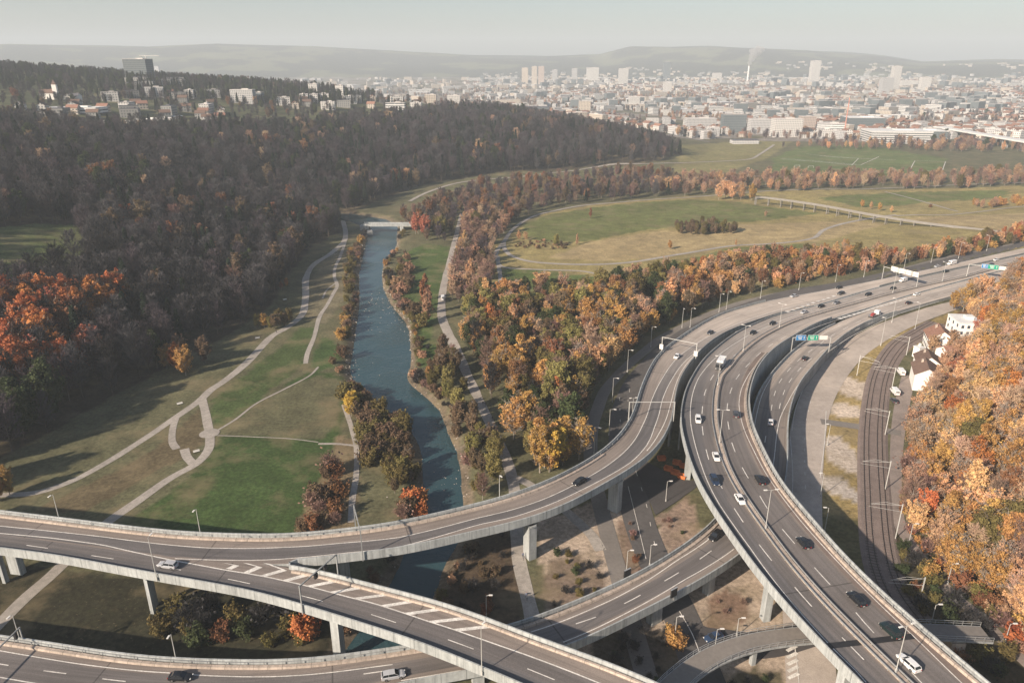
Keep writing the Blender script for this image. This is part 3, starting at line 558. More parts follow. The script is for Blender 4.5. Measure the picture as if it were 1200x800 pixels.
def road_mat(name, joint=0.0):
    """asphalt: lane tint and painted far brightening from the mesh, streaks and patches that run along the road"""
    m = mat(name, (1, 1, 1), 0.88, [(0.05, 0.08, 3), (5, 0.16, 3)]); nt = m.node_tree; N = nt.nodes; L = nt.links
    at = N.new("ShaderNodeAttribute"); at.attribute_name = "tint"
    for l in list(L):
        if l.from_node.bl_idname == 'ShaderNodeRGB': t = l.to_socket; L.remove(l); L.new(at.outputs["Color"], t)
    b = N["Principled BSDF"]; src = b.inputs["Base Color"].links[0].from_socket; rc_ = N.new("ShaderNodeAttribute"); rc_.attribute_name = "lane"
    def ns(scale, sc, lo, hi, det=4):
        mp = N.new("ShaderNodeMapping"); mp.inputs["Scale"].default_value = scale; L.new(rc_.outputs["Vector"], mp.inputs[0]); n = N.new("ShaderNodeTexNoise"); n.inputs["Scale"].default_value = sc; n.inputs["Detail"].default_value = det; L.new(mp.outputs[0], n.inputs["Vector"])
        r = N.new("ShaderNodeMapRange"); r.inputs[1].default_value = .35; r.inputs[2].default_value = .65; r.inputs[3].default_value = lo; r.inputs[4].default_value = hi; L.new(n.outputs[0], r.inputs[0]); return r.outputs[0]
    out = src
    for f in (ns((1, .012, 1), 1.1, .86, 1.14), ns((1, .03, 1), 3.2, .93, 1.07), ns((.35, .10, 1), .6, .93, 1.08, 6)):
        v = N.new("ShaderNodeVectorMath"); v.operation = 'SCALE'; L.new(out, v.inputs[0]); L.new(f, v.inputs["Scale"]); out = v.outputs[0]
    sx = N.new("ShaderNodeSeparateXYZ"); L.new(rc_.outputs["Vector"], sx.inputs[0])
    def M1(op, a, bb=None):
        q = N.new("ShaderNodeMath"); q.operation = op; L.new(a, q.inputs[0])
        if bb is not None: q.inputs[1].default_value = bb
        return q.outputs[0]
    # expansion joints and repaired patches across the lanes
    fr = M1('FRACT', M1('DIVIDE', sx.outputs[1], 47.0)); g = M1('LESS_THAN', fr, .007); k = N.new("ShaderNodeMath"); k.operation = 'MULTIPLY_ADD'; k.inputs[1].default_value = -.45; k.inputs[2].default_value = 1.0; L.new(g, k.inputs[0])
    v = N.new("ShaderNodeVectorMath"); v.operation = 'SCALE'; L.new(out, v.inputs[0]); L.new(k.outputs[0], v.inputs["Scale"]); L.new(v.outputs[0], b.inputs["Base Color"]); return m
def roadway(r, q0, q1, parent, l=0.35, rr=0.35, m=None, dz=0.0, name='roadway', dark=None):
    """dark: list of (f0, f1) offset functions between which the asphalt is the darker running surface"""
    mb = MB(); qs = r.grid(q0, q1, 2.0); secs = []; tint = []; lane = []; n = 26
    for q in qs:
        a, b = r.edge(q, -1) + l, r.edge(q, 1) - rr; row = []
        for k in range(n + 1):
            o = a + (b - a) * k / n; p = r.at(q, o, dz); row.append(p); lane.append((o + 50, q, 0)); w = 0.0
            for f0, f1, s_ in (dark or ()):
                u = (o - f0(q)) / (f1(q) - f0(q) + 1e-6)
                if 0 <= u <= 1: w = s_
            far = float(sstep(215, 330, np.array(p[1]))) * .8  # hazy brightness of the far lanes painted in as paler asphalt
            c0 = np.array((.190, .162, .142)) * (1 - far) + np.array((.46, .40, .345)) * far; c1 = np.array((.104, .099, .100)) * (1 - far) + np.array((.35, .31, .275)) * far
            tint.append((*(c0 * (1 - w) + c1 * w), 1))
        secs.append(row)
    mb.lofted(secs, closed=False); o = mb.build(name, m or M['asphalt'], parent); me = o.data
    a = me.color_attributes.new("tint", 'FLOAT_COLOR', 'POINT'); a.data.foreach_set("color", np.array(tint, np.float32).ravel()); a = me.attributes.new("lane", 'FLOAT_VECTOR', 'POINT'); a.data.foreach_set("vector", np.array(lane, np.float32).ravel()); return o
def lines(r, parent, items, name='edge_line', w=0.22, dash=None, dz=0.012):
    for it in items:
        pts, a, b = it if len(it) == 3 else (it[0], None, None)
        if dash is None: mb = MB(); paint_line(r, mb, pts, w=w, q0=a, q1=b, dz=dz); mb.build(name, M['paint'], parent)
        else:
            fn, q0, q1 = mark_fn(r, pts); q = max(q0, 0.0) + 1
            while q + dash[0] < min(q1, r.len):
                mb = MB(); paint_line(r, mb, None, fn, w=w, q0=q, q1=q + dash[0], dz=dz); mb.build(name, M['paint'], parent); q += dash[0] + dash[1]
def frac(r, k, q0, q1): return (lambda q: r.edge(q, -1) + (r.edge(q, 1) - r.edge(q, -1)) * k)

M['asphalt'] = M['asphalt_a'] = M['asphalt_b'] = road_mat('ramp_asphalt')
M['shoulder'] = mat('reddish_shoulder', (0.165, 0.130, 0.112), 0.9, [(0.3, 0.12, 4), (4, 0.12, 3)])

# ---- left ramp (A): bends from the lower left up to the motorway
qn = A_.so(346, 660)[0]                                   # nose of the gore
qa_gap = A_.so(790, 495)[0]; qa_end = A_.so(905, 356)[0]; qa_far = A_.len
AL1 = [(-40, 611), (0, 616), (120, 628.5), (240, 641.5), (330, 641), (400, 636), (467, 629.5), (560, 606.5), (600, 597), (640, 583.5), (680, 564), (712, 545), (735, 526), (752, 500), (763, 470), (777, 442), (795, 418), (820, 400), (860, 381), (900, 367), (960, 352), (1030, 336), (1100, 319)]
AL2 = [(0, 626), (120, 640), (205, 652), (300, 656), (345, 653.5), (400, 648), (467, 640.5), (560, 614.5), (600, 606), (640, 592.5), (680, 574.5), (712, 558), (740, 541), (757, 523), (767, 500), (775.6, 470), (790, 440), (805, 421), (835, 400)]
DA = [(mark_fn(A_, AL1)[0], mark_fn(A_, AL2)[0], .9)]
va = empty("curved_ramp_viaduct", A_.at(qn, 0, -0.5), 0, "long curved ramp viaduct sweeping across the river and up to the motorway", "viaduct")
def rel(o, root): o.parent = root; o.matrix_parent_inverse = Matrix.Translation(-root.location); return o
class Into:
    """children built in world coordinates are kept in place under a root that stands at its own base"""
    def __init__(s, root): s.root = root; s.n0 = None
    def __enter__(s): s.before = set(bpy.data.objects.keys()); return s
    def __exit__(s, *a):
        for o in bpy.data.objects:
            if o.name not in s.before and o.parent is s.root: o.matrix_parent_inverse = Matrix.Translation(-s.root.location) @ Matrix.Identity(4)
inv = lambda root: Matrix.Rotation(-root.rotation_euler[2], 4, 'Z') @ Matrix.Translation(-root.location)
with Into(va):
    deck(A_, 0, qa_gap + 2, va, inset_r=0.0)
    deck(A_, qa_gap + 2, qa_far, va, web=1.6)
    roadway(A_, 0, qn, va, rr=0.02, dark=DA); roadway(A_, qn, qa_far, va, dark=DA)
    parapet(A_, -1, 0, qa_end, va); parapet(A_, 1, qn + 0.5, qa_gap, va)
    rail_barrier(A_, -1, 0, A_.so(700, 530)[0], va, inset=0.95, w=0.7, h=0.45); posts(A_, -1, 0, qa_end, va, inset=0.8, z0=0.5, z1=1.0)
    skirt(A_, -1, A_.so(740, 490)[0], qa_end + 40, va, depth=3.0); skirt(A_, 1, qa_gap, A_.so(925, 364)[0], va, depth=9)
    rail_barrier(A_, 1, qa_gap + 1, A_.so(920, 366)[0], va, inset=0.0, w=0.3, h=0.7, m=M['concrete_grey'])
    rail_barrier(A_, 1, A_.so(1030, 336)[0], qa_far, va, inset=0.0, w=0.35, h=0.8, m=M['concrete_grey'])
    lines(A_, va, [([(-40, 611), (0, 616), (120, 628.5), (240, 641.5), (330, 641), (400, 636), (467, 629.5), (560, 606.5), (600, 597), (640, 583.5), (680, 564), (712, 545), (735, 526), (752, 500), (763, 470), (777, 442), (795, 418), (820, 400), (860, 381), (900, 367), (960, 352), (1030, 336), (1100, 319)],),
                   ([(205, 654), (300, 656), (345, 653.5), (400, 648), (467, 640.5), (560, 614.5), (600, 606), (640, 592.5), (680, 574.5), (712, 558), (740, 541), (757, 523), (767, 500), (775.6, 470), (790, 440), (805, 421), (835, 400)],),
                   ([(758, 528), (772, 508), (782, 487), (788, 465), (797, 438), (812, 418), (838, 396), (880, 378), (920, 366), (960, 356)],)])
    lines(A_, va, [([(850, 374), (900, 358), (960, 345), (1030, 330), (1100, 314), (1170, 298)],), ([(860, 390), (900, 374), (960, 357)],)], name='lane_line', dash=(3, 6))
    for p, s in [((622, 653), (2.2, 3.0)), ((720, 597), (2.4, 3.2)), ((405, 676), (2.4, 1.5)), ((8, 682), (3.4, 1.4)), ((515, 640), (2.2, 1.6))][:4]: pier(A_, *p, va, size=s)
# ---- A2: continues towards the lower right
v2 = empty("straight_ramp_viaduct", A2_.at(A2_.so(400, 705)[0], 0, -0.5), 0, "straight ramp viaduct with chevron stripes running from the left edge down to the lower right", "viaduct")
qn2 = A2_.so(342, 664)[0]
M['white_concrete'] = mat('pale_concrete', (0.60, 0.61, 0.60), 0.85, [(0.2, 0.10, 4), (2.0, 0.06, 5)])
with Into(v2):
    deck(A2_, 0, qn2, v2, inset_l=0.5); deck(A2_, qn2, A2_.len, v2)
    l1 = [(-60, 620), (0, 624.5), (60, 630), (120, 638), (180, 651.5), (240, 663), (267, 668), (333, 680), (400, 697), (440, 707), (500, 727), (560, 747), (620, 768), (700, 799), (760, 824)]
    D2 = [(mark_fn(A2_, l1)[0], lambda q: A2_.edge(q, 1), .75), (lambda q: A2_.edge(q, 1) - 3.2, lambda q: A2_.edge(q, 1), 1.0)]
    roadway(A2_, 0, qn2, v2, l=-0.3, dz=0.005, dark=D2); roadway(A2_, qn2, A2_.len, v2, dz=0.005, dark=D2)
    parapet(A2_, 1, 0, A2_.len, v2); parapet(A2_, -1, qn2, A2_.len, v2)
    rail_barrier(A2_, -1, qn2 + 1, A2_.len, v2, inset=0.8, w=0.5, h=0.45)
    # rounded nose where the two parapets meet
    mb = MB(); p = A_.at(qn + 0.6, A_.edge(qn + 0.6, 1) - 0.2); q = A2_.at(qn2, A2_.edge(qn2, -1) + 0.2)
    mid = ((p[0] + q[0]) / 2 - 0.9, (p[1] + q[1]) / 2); z = p[2]
    for a, b in ((p, mid), (mid, q)):
        L = math.hypot(a[0] - b[0], a[1] - b[1]); mb.box(((a[0] + b[0]) / 2, (a[1] + b[1]) / 2, z + PAR / 2 - 0.03), (L + 0.3, 0.34, PAR - 0.02), math.atan2(b[1] - a[1], b[0] - a[0]))
    mb.build('nose_wall', M['concrete'], v2)
    l1 = [(-60, 620), (0, 624.5), (60, 630), (120, 638), (180, 651.5), (240, 663), (267, 668), (333, 680), (400, 697), (440, 707), (500, 727), (560, 747), (620, 768), (700, 799), (760, 824)]
    lines(A2_, v2, [(l1,)], w=0.28)
    dsh = [(-30, 631), (31, 638.5), (56, 642), (107, 650.5), (133, 654.5), (195, 663.5), (212, 667.5), (267, 678), (293, 683.5), (353, 697.5), (378, 704), (435, 719.5), (464, 729), (525, 749), (555, 760), (618, 783), (650, 796), (700, 818)]
    dd = MB(); fn, a, b = mark_fn(A2_, dsh)
    for i in range(1, len(dsh) - 1, 2):
        q0 = A2_.so(*dsh[i])[0]; q1 = A2_.so(*dsh[i + 1])[0]; q1 = min(q1, q0 + 6.5)
        m1 = MB(); A2_.strip(m1, lambda k: fn(k) - 0.1, lambda k: fn(k) + 0.1, 0.017, q0, q1, 3); m1.build('lane_line', M['paint'], v2)
    # chevron field between the diverging ramps
    L1 = mark_fn(A2_, l1)[0]
    def bar(p, q, w=1.5):
        a = A2_.so(*p); c = A2_.so(*q); m1 = MB()
        m1.add([A2_.at(a[0] - w / 2, a[1], .021), A2_.at(a[0] + w / 2, a[1], .021), A2_.at(c[0] + w / 2, c[1], .021), A2_.at(c[0] - w / 2, c[1], .021)], [(0, 1, 2, 3)]); m1.build('chevron_stripe', M['paint'], v2)
    for p, q in [((268, 666.5), (277, 662)), ((277, 662), (264, 659.5)), ((288, 671), (304, 664)), ((304, 664), (288, 659.5)), ((307, 675), (333, 667.5)), ((333, 667.5), (312, 659.5)),
                 ((333, 680.5), (362, 672.5)), ((361, 687), (396, 680)), ((389, 694), (426, 687.5)), ((418, 701), (460, 695.5)), ((448, 710), (488, 703.5)), ((476, 719), (518, 713)), ((505, 728.5), (548, 723.5)), ((534, 738), (578, 733))]: bar(p, q)
    for p in [((172, 726), (0.9, 1.2)), ((182, 709), (0.9, 1.2)), ((399, 775), (2.0, 1.8)), ((8, 681), (0.9, 1.2)), ((640, 850), (2.0, 1.8))]: pier(A2_, *p[0], v2, size=p[1])
# ---- C: lower road from the lower left, under both viaducts, up beside the motorway
vc = empty("lower_link_viaduct", C_.at(C_.so(700, 730)[0], 0, -0.5), 0, "lower link viaduct passing under the straight ramp and under the motorway", "viaduct")
qc1 = C_.so(1054, 367)[0]; qcm = C_.so(979, 380)[0]
with Into(vc):
    deck(C_, 0, C_.so(905, 500)[0], vc, web=2.0); deck(C_, C_.so(905, 500)[0], C_.len, vc, web=1.5)
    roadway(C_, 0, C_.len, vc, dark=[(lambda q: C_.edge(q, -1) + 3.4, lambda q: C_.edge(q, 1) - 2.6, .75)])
    parapet(C_, -1, 0, qcm, vc); parapet(C_, 1, 0, qc1, vc)
    rail_barrier(C_, -1, 0, C_.so(850, 600)[0], vc, inset=0.9, w=0.7, h=0.45)
    posts(C_, -1, 0, C_.so(850, 600)[0], vc, inset=0.8, z0=0.5, z1=1.0)
    skirt(C_, 1, C_.so(915, 580)[0], qc1, vc, depth=8, m=M['concrete_grey']); skirt(C_, -1, C_.so(880, 520)[0], qcm, vc, depth=8)
    rail_barrier(C_, 1, qc1, C_.len, vc, inset=0.0, w=0.2, h=0.6, m=M['steel'])
    lines(C_, vc, [([(-30, 756), (0, 762), (83, 776), (200, 788), (270, 792), (400, 786), (460, 778)],), ([(622, 740), (660, 727), (720, 701), (760, 679), (792, 657), (830, 632)],),
                   ([(0, 793), (40, 800), (120, 812)],), ([(470, 797), (540, 785)],), ([(660, 752), (700, 735), (760, 704), (800, 680), (860, 643)],),
                   ([(884, 500), (888, 480), (895, 458), (908, 437), (925, 417), (950, 400), (985, 381)],), ([(905, 552), (910, 510), (914, 490), (924, 470), (936, 450), (955, 425), (985, 402), (1020, 383), (1050, 369), (1100, 353)],)])
    lines(C_, vc, [([(-20, 774), (27, 782), (88, 790), (122, 795), (170, 800)],), ([(420, 790), (500, 779), (524, 774)],), ([(670, 732), (700, 722), (745, 700), (765, 688), (812, 660), (840, 640)],),
                   ([(896, 520), (904, 480), (912, 450), (930, 427), (958, 405), (1000, 380), (1040, 364), (1100, 345), (1180, 322)],), ([(913, 480), (922, 452), (942, 427), (970, 407), (1000, 388), (1040, 371)],)], name='lane_line', dash=(5, 8))
    for p in [((766, 728), (3.0, 2.0)), ((560, 800), (2.4, 1.8)), ((840, 700), (2.4, 1.8)), ((300, 850), (2.4, 1.8))]: pier(C_, *p[0], vc, size=p[1], web=1.9)
# ---- B: the main motorway viaduct
BME = [(1064, 803), (1015, 755), (955, 693), (915, 645), (877, 592), (849, 541), (840, 507), (837.5, 480), (838.5, 465), (844, 442), (855, 430), (877.5, 406), (907.5, 387), (945, 372), (990, 359), (1047, 343.5), (1130, 325), (1180, 311)]
med = mark_fn(B_, BME)[0]; vb = empty("motorway_viaduct", B_.at(B_.so(960, 690)[0], 0, -0.5), 0, "wide motorway viaduct with two carriageways curving from bottom right to top right", "viaduct")
qb_l = B_.so(797, 492)[0]; qb_l2 = B_.so(922, 367)[0]; qb_r = B_.so(979, 375)[0]
with Into(vb):
    deck(B_, 0, B_.so(860, 440)[0], vb, web=2.6, fl=1.3, fr=1.3); deck(B_, B_.so(860, 440)[0], B_.len, vb, web=1.6)
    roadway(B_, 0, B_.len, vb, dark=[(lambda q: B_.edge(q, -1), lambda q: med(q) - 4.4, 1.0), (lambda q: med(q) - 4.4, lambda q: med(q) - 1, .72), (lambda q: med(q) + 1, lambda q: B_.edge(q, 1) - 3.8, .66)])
    parapet(B_, -1, 0, qb_l, vb); rail_barrier(B_, -1, qb_l, qb_l2, vb, inset=0.0, w=0.35, h=0.75, m=M['concrete_grey'])
    mb = MB(); B_.sweep(mb, [(0.0, -0.02), (0.0, 1.2), (-0.3, 1.2), (-0.45, -0.02)], 0, qb_r, 1); mb.build('parapet', M['concrete'], vb)
    rail_barrier(B_, 1, 0, B_.so(905, 415)[0], vb, inset=1.1, w=0.6, h=0.55); posts(B_, 1, 0, B_.so(905, 415)[0], vb, inset=1.0, z0=0.5, z1=1.0, gap=2.5)
    skirt(B_, -1, qb_l, qb_l2, vb, depth=11); skirt(B_, 1, B_.so(884, 450)[0], qb_r, vb, depth=11, m=M['concrete'])
    mb = MB(); qs = B_.grid(0, B_.len, 2.5); k = lambda q, o, z: B_.at(q, med(q) + o, z)
    mb.lofted([[k(q, -0.75, 0.004), k(q, -0.75, 0.30), k(q, 0.75, 0.30), k(q, 0.75, 0.004)] for q in qs]); mb.build('median_kerb', M['concrete_tan'], vb)
    for o in (-0.85, 0.85):
        mb = MB(); mb.lofted([[k(q, o - 0.07, 0.45), k(q, o - 0.07, 0.78), k(q, o + 0.07, 0.78), k(q, o + 0.07, 0.45)] for q in qs])
        for q in B_.grid(0, B_.so(900, 400)[0], 3.0): p = k(q, o, 0.3); mb.box((p[0], p[1], p[2]), (0.12, 0.12, 0.6), B_.heading(q))
        mb.build('guard_rail', M['steel'], vb)
    mb = MB(); s0, s1 = 0, B_.so(905, 415)[0]; B_.strip(mb, lambda q: B_.edge(q, 1) - 3.6, lambda q: B_.edge(q, 1) - 1.8, 0.006, s0, s1); mb.build('hard_shoulder', M['shoulder'], vb)
    lines(B_, vb, [([(1015, 799), (1007, 789), (975, 758), (915, 690), (880, 643), (842.5, 590), (822, 545), (812, 510), (809, 480), (812, 460), (819, 442), (840, 418), (865, 400), (910, 378), (960, 362)],),
                   ([(1190, 860), (1140, 812), (1076, 750), (1013, 690), (979, 655), (940, 612), (910, 573), (883, 527), (869, 493), (866, 474), (869, 455), (880, 435), (905, 410), (940, 391), (975, 377), (1020, 363), (1075, 347), (1150, 329)],)])
    dl = MB(); da = [(1100, 850), (1032, 793), (1010, 770), (970, 729), (952, 711), (922.5, 677), (908, 661), (886, 633), (876, 619), (857, 590), (850, 578), (838, 556), (831, 540), (826, 520), (823, 500), (823, 480), (826, 460), (835, 441), (851, 424), (875, 407), (910, 385), (960, 366), (1020, 349)]
    db = [(1180, 900), (1089, 809), (1040, 757), (1020, 737), (992, 704), (975, 687), (947, 656), (930, 635), (912, 614), (904, 603), (890, 580), (880, 565), (866, 540), (858, 520), (854, 500), (852, 478), (855, 462), (862, 445), (880, 424), (910, 400), (945, 383), (990, 368), (1050, 350)]
    lines(B_, vb, [(da, 0, None), (db, 0, None)], name='lane_line', dash=(6, 9, 3), w=0.24)
    lines(B_, vb, [([(930, 368), (980, 355), (1046, 339), (1120, 321)],), ([(1000, 357), (1060, 341), (1150, 321)],)], name='lane_line', dash=(4, 6))
    # tarred joint across the deck
    a, b = B_.so(967, 757), B_.so(1070, 745); mb = MB(); P0, P1 = B_.at(*a, 0.022), B_.at(*b, 0.022); d = (P1 - P0)[:2]; d /= np.linalg.norm(d); n = np.array([-d[1], d[0]]) * 0.75
    mb.add([(*(P0[:2] + n), P0[2]), (*(P0[:2] - n), P0[2]), (*(P1[:2] - n), P1[2]), (*(P1[:2] + n), P1[2])], [(0, 1, 2, 3)]); mb.build('tarred_joint', M['black'], vb)
    for p in [((896, 725), (1.9, 1.7)), ((983, 822), (1.9, 1.7)), ((1010, 700), (1.9, 1.7)), ((1100, 830), (1.9, 1.7)), ((845, 600), (1.9, 1.7)), ((805, 560), (1.9, 1.7))]: pier(B_, *p[0], vb, size=p[1], web=2.5)
    # chevron blocks where the link road joins
    for i in range(16):
        x = 985 + i * 5.4; y = 373 - i * 1.62; q, o = B_.so(x, y); mb = MB(); B_.strip(mb, o - 1.0 + i * .05, o + 1.0 - i * .05, 0.02, q - 1.6, q + 1.6); mb.build('chevron_stripe', M['paint'], vb)
    for i in range(14):
        x = 905 + i * 6; y = 371 - i * 2.0; q, o = B_.so(x, y); mb = MB(); B_.strip(mb, o - .8, o + .8, 0.02, q - 1.2, q + 1.2); mb.build('chevron_stripe', M['paint'], vb)
# ------------------------------------------------------------------ trees
def leaf_mat(name, col, var=0.22, hue=0.012, trans=0.25):
    m = bpy.data.materials.new(name); m.use_nodes = True; nt = m.node_tree; N = nt.nodes; L = nt.links
    b = N["Principled BSDF"]; b.inputs["Roughness"].default_value = 0.75; b.inputs["Specular IOR Level"].default_value = 0.15
    oi = N.new("ShaderNodeObjectInfo"); geo = N.new("ShaderNodeNewGeometry"); tc = N.new("ShaderNodeTexCoord")
    n = N.new("ShaderNodeTexNoise"); n.inputs["Scale"].default_value = 0.45; n.inputs["Detail"].default_value = 3; L.new(tc.outputs["Object"], n.inputs["Vector"])
    isl = geo.outputs["Random Per Island"]
    hs = N.new("ShaderNodeHueSaturation"); hs.inputs["Color"].default_value = (*col, 1)
    def mr(src, a, b_, lo=0.0, hi=1.0):
        r = N.new("ShaderNodeMapRange"); r.inputs[1].default_value = lo; r.inputs[2].default_value = hi; r.inputs[3].default_value = a; r.inputs[4].default_value = b_
        L.new(src, r.inputs[0]); return r.outputs[0]
    def ad(a, b_, op='ADD'):
        q = N.new("ShaderNodeMath"); q.operation = op; L.new(a, q.inputs[0]); L.new(b_, q.inputs[1]); return q.outputs[0]
    h = ad(mr(oi.outputs["Random"], 0.5 - hue, 0.5 + hue), mr(n.outputs[0], -hue * 0.8, hue * 0.8, 0.3, 0.7)); L.new(h, hs.inputs["Hue"])
    # a second random from the first, for brightness
    w = N.new("ShaderNodeTexWhiteNoise"); w.noise_dimensions = '1D'; L.new(oi.outputs["Random"], w.inputs["W"])
    v = ad(ad(mr(w.outputs["Value"], 1 - var, 1 + var), mr(isl, 0.84, 1.16), 'MULTIPLY'), mr(n.outputs[0], 0.72, 1.25, 0.3, 0.7), 'MULTIPLY'); L.new(v, hs.inputs["Value"])
    L.new(hs.outputs[0], b.inputs["Base Color"])
    if trans:
        tr = N.new("ShaderNodeBsdfTranslucent"); mx = N.new("ShaderNodeMixShader"); mx.inputs[0].default_value = trans
        L.new(hs.outputs[0], tr.inputs[0]); L.new(b.outputs[0], mx.inputs[1]); L.new(tr.outputs[0], mx.inputs[2]); L.new(mx.outputs[0], N["Material Output"].inputs[0])
    return m
LEAF = {'gold': (0.44, 0.255, 0.09), 'orange': (0.46, 0.175, 0.065), 'rust': (0.24, 0.115, 0.06), 'red': (0.40, 0.15, 0.09), 'olive': (0.15, 0.125, 0.045), 'green': (0.055, 0.072, 0.03),
        'brown': (0.165, 0.115, 0.07), 'yellow': (0.55, 0.36, 0.08), 'copper': (0.42, 0.26, 0.165), 'peach': (0.62, 0.38, 0.20), 'lime': (0.24, 0.21, 0.075)}
TWIG = {'grey': (0.074, 0.070, 0.074), 'copper': (0.20, 0.125, 0.10), 'pale': (0.42, 0.29, 0.20), 'dark': (0.032, 0.031, 0.032), 'violet': (0.070, 0.056, 0.064)}
LM = {k: leaf_mat(k + '_leaves', v) for k, v in LEAF.items()}
TM = {k: leaf_mat(k + '_twigs', v, 0.22, 0.02, 0.0) for k, v in TWIG.items()}
LM['needles'] = leaf_mat('dark_needles', (0.018, 0.030, 0.018), 0.25, 0.02, 0.0)
BARK = mat('bark', (0.10, 0.08, 0.065), 0.95, [(1.5, 0.25, 4)])
BARK_PALE = mat('pale_bark', (0.26, 0.23, 0.20), 0.95, [(1.5, 0.25, 4)])
class Soup:
    def __init__(s): s.v = []; s.n = 0
    def quads(s, c, a, b):
        """centres (n,3), half axes a and b (n,3)"""
        s.v.append(np.stack([c - a - b, c + a - b, c + a + b, c - a + b], 1).reshape(-1, 3))
    def mesh(s, name, m):
        v = np.vstack(s.v).astype(np.float32); n = len(v) // 4; me = bpy.data.meshes.new(name)
        me.vertices.add(len(v)); me.vertices.foreach_set("co", v.ravel()); me.loops.add(n * 4); me.loops.foreach_set("vertex_index", np.arange(n * 4, dtype=np.int32))
        me.polygons.add(n); me.polygons.foreach_set("loop_start", np.arange(0, n * 4, 4, dtype=np.int32)); me.update(calc_edges=True); me.materials.append(m); return me
def unit(v): return v / (np.linalg.norm(v, axis=-1, keepdims=True) + 1e-9)
def crown(seed, h=16.0, r=4.6, z0=3.0, blobs=95, leaves=7000, size=0.205, hollow=0.5, pointy=0.0, spread=0.52, **k_):
    """leaf sprays along rising branches: an uneven outline with gaps between the branch ends"""
    g = np.random.default_rng(seed); S = Soup(); cz = (h + z0) / 2; rz = (h - z0) / 2
    d = unit(g.normal(size=(blobs, 3)) + np.array([0, 0, .22])); rad = g.uniform(hollow, 1.02, blobs)[:, None]; lump = 1 + .16 * np.sin(d[:, 0:1] * 5 + seed) * np.cos(d[:, 1:2] * 4 + seed * 2) + .10 * np.sin(d[:, 2:3] * 9 + seed)
    tip = d * rad * lump * np.array([r, r, rz]); k = 1 - pointy * np.clip(tip[:, 2:3] / rz * 0.5 + 0.5, 0, 1) ** 1.3; tip[:, :2] *= k; tip += np.array([0.1 * r * math.sin(seed), 0, cz])
    root = tip * np.array([.45, .45, 1]); root[:, 2] -= (np.linalg.norm(tip[:, :2], axis=1) * .55 + .8); root[:, 2] = np.maximum(root[:, 2], z0 * .8)
    wt = g.uniform(.35, 1.6, blobs); i = g.choice(blobs, leaves, p=wt / wt.sum()); t = (g.uniform(0, 1, leaves) ** .55 * 1.08)[:, None]
    p = root[i] * (1 - t) + tip[i] * t + g.normal(size=(leaves, 3)) * spread * (r / 4.6) * np.array([1, 1, .75]) * (1.15 - .5 * t)
    ax = unit(p - np.array([0, 0, cz * .8])); n = unit(ax + 0.9 * g.normal(size=p.shape)); a = unit(np.cross(n, g.normal(size=n.shape))); b = np.cross(n, a)
    sz = (g.uniform(0.55, 1.4, leaves) * size)[:, None]; S.quads(p, a * sz, b * sz * 0.75); return S
def trunk_mesh(seed, h=16.0, r=4.6, z0=3.5, m=None, limbs=6, tw=0.24):
    g = random.Random(seed); mb = MB(); top = Vector((g.uniform(-.4, .4), g.uniform(-.4, .4), h * 0.72)); base = Vector((0, 0, -0.6)); mid = Vector((g.uniform(-.25, .25), g.uniform(-.25, .25), h * 0.33))
    mb.tube(base, mid, tw, tw * 0.72, 6); mb.tube(mid, top, tw * 0.72, tw * 0.2, 6)
    for i in range(limbs):
        a = 2 * PI * (i + g.random() * .6) / limbs; t = g.uniform(0.0, 0.7); p = mid.lerp(top, t)
        q = p + Vector((math.cos(a) * r * 0.6, math.sin(a) * r * 0.6, h * g.uniform(0.12, 0.22))); mb.tube(p, q, tw * 0.42 * (1 - t * .5), tw * 0.12, 5)
    return mb.mesh('trunk', m or BARK)
def bare(seed, h=16.0, r=4.2, twigs=1500, w=0.06, leaves=0, spread=1.0):
    g = np.random.default_rng(seed); S = Soup(); nb = 75
    # fork points on upward fans; twigs sprout along them
    ang = g.uniform(0, 2 * PI, nb); t = g.uniform(0.28, 0.95, nb); z = h * t; rr = r * spread * np.sqrt(np.clip(1 - ((t - 0.58) / 0.46) ** 2, 0.02, 1)) * g.uniform(0.35, 1.0, nb)
    tip = np.stack([np.cos(ang) * rr, np.sin(ang) * rr, z], 1); root = np.stack([np.cos(ang) * rr * 0.12, np.sin(ang) * rr * 0.12, z - rr * g.uniform(0.7, 1.3, nb)], 1); root[:, 2] = np.maximum(root[:, 2], h * 0.16)
    def sticks(a, b, wid):
        c = (a + b) / 2; d = (b - a) / 2; s = unit(np.cross(d, g.normal(size=d.shape))) * np.asarray(wid).reshape(-1, 1); S.quads(c, d, s)
    sticks(root, tip, np.full(nb, w * 1.3)); sticks(root, tip, np.full(nb, w * 1.3))
    i = g.integers(0, nb, twigs); k = g.uniform(0.25, 1.0, twigs)[:, None]; p = root[i] * (1 - k) + tip[i] * k
    d = unit(unit(tip[i] - root[i]) + 0.8 * g.normal(size=p.shape) + np.array([0, 0, 0.45])); ln = g.uniform(0.5, 1.5, twigs)[:, None]
    sticks(p, p + d * ln, g.uniform(0.6, 1.3, twigs) * w)
    if leaves:
        i = g.integers(0, nb, leaves); p = tip[i] + g.normal(size=(leaves, 3)) * 0.8; n = unit(g.normal(size=p.shape)); a = unit(np.cross(n, g.normal(size=n.shape))); S.quads(p, a * 0.25, np.cross(n, a) * 0.2)
    return S
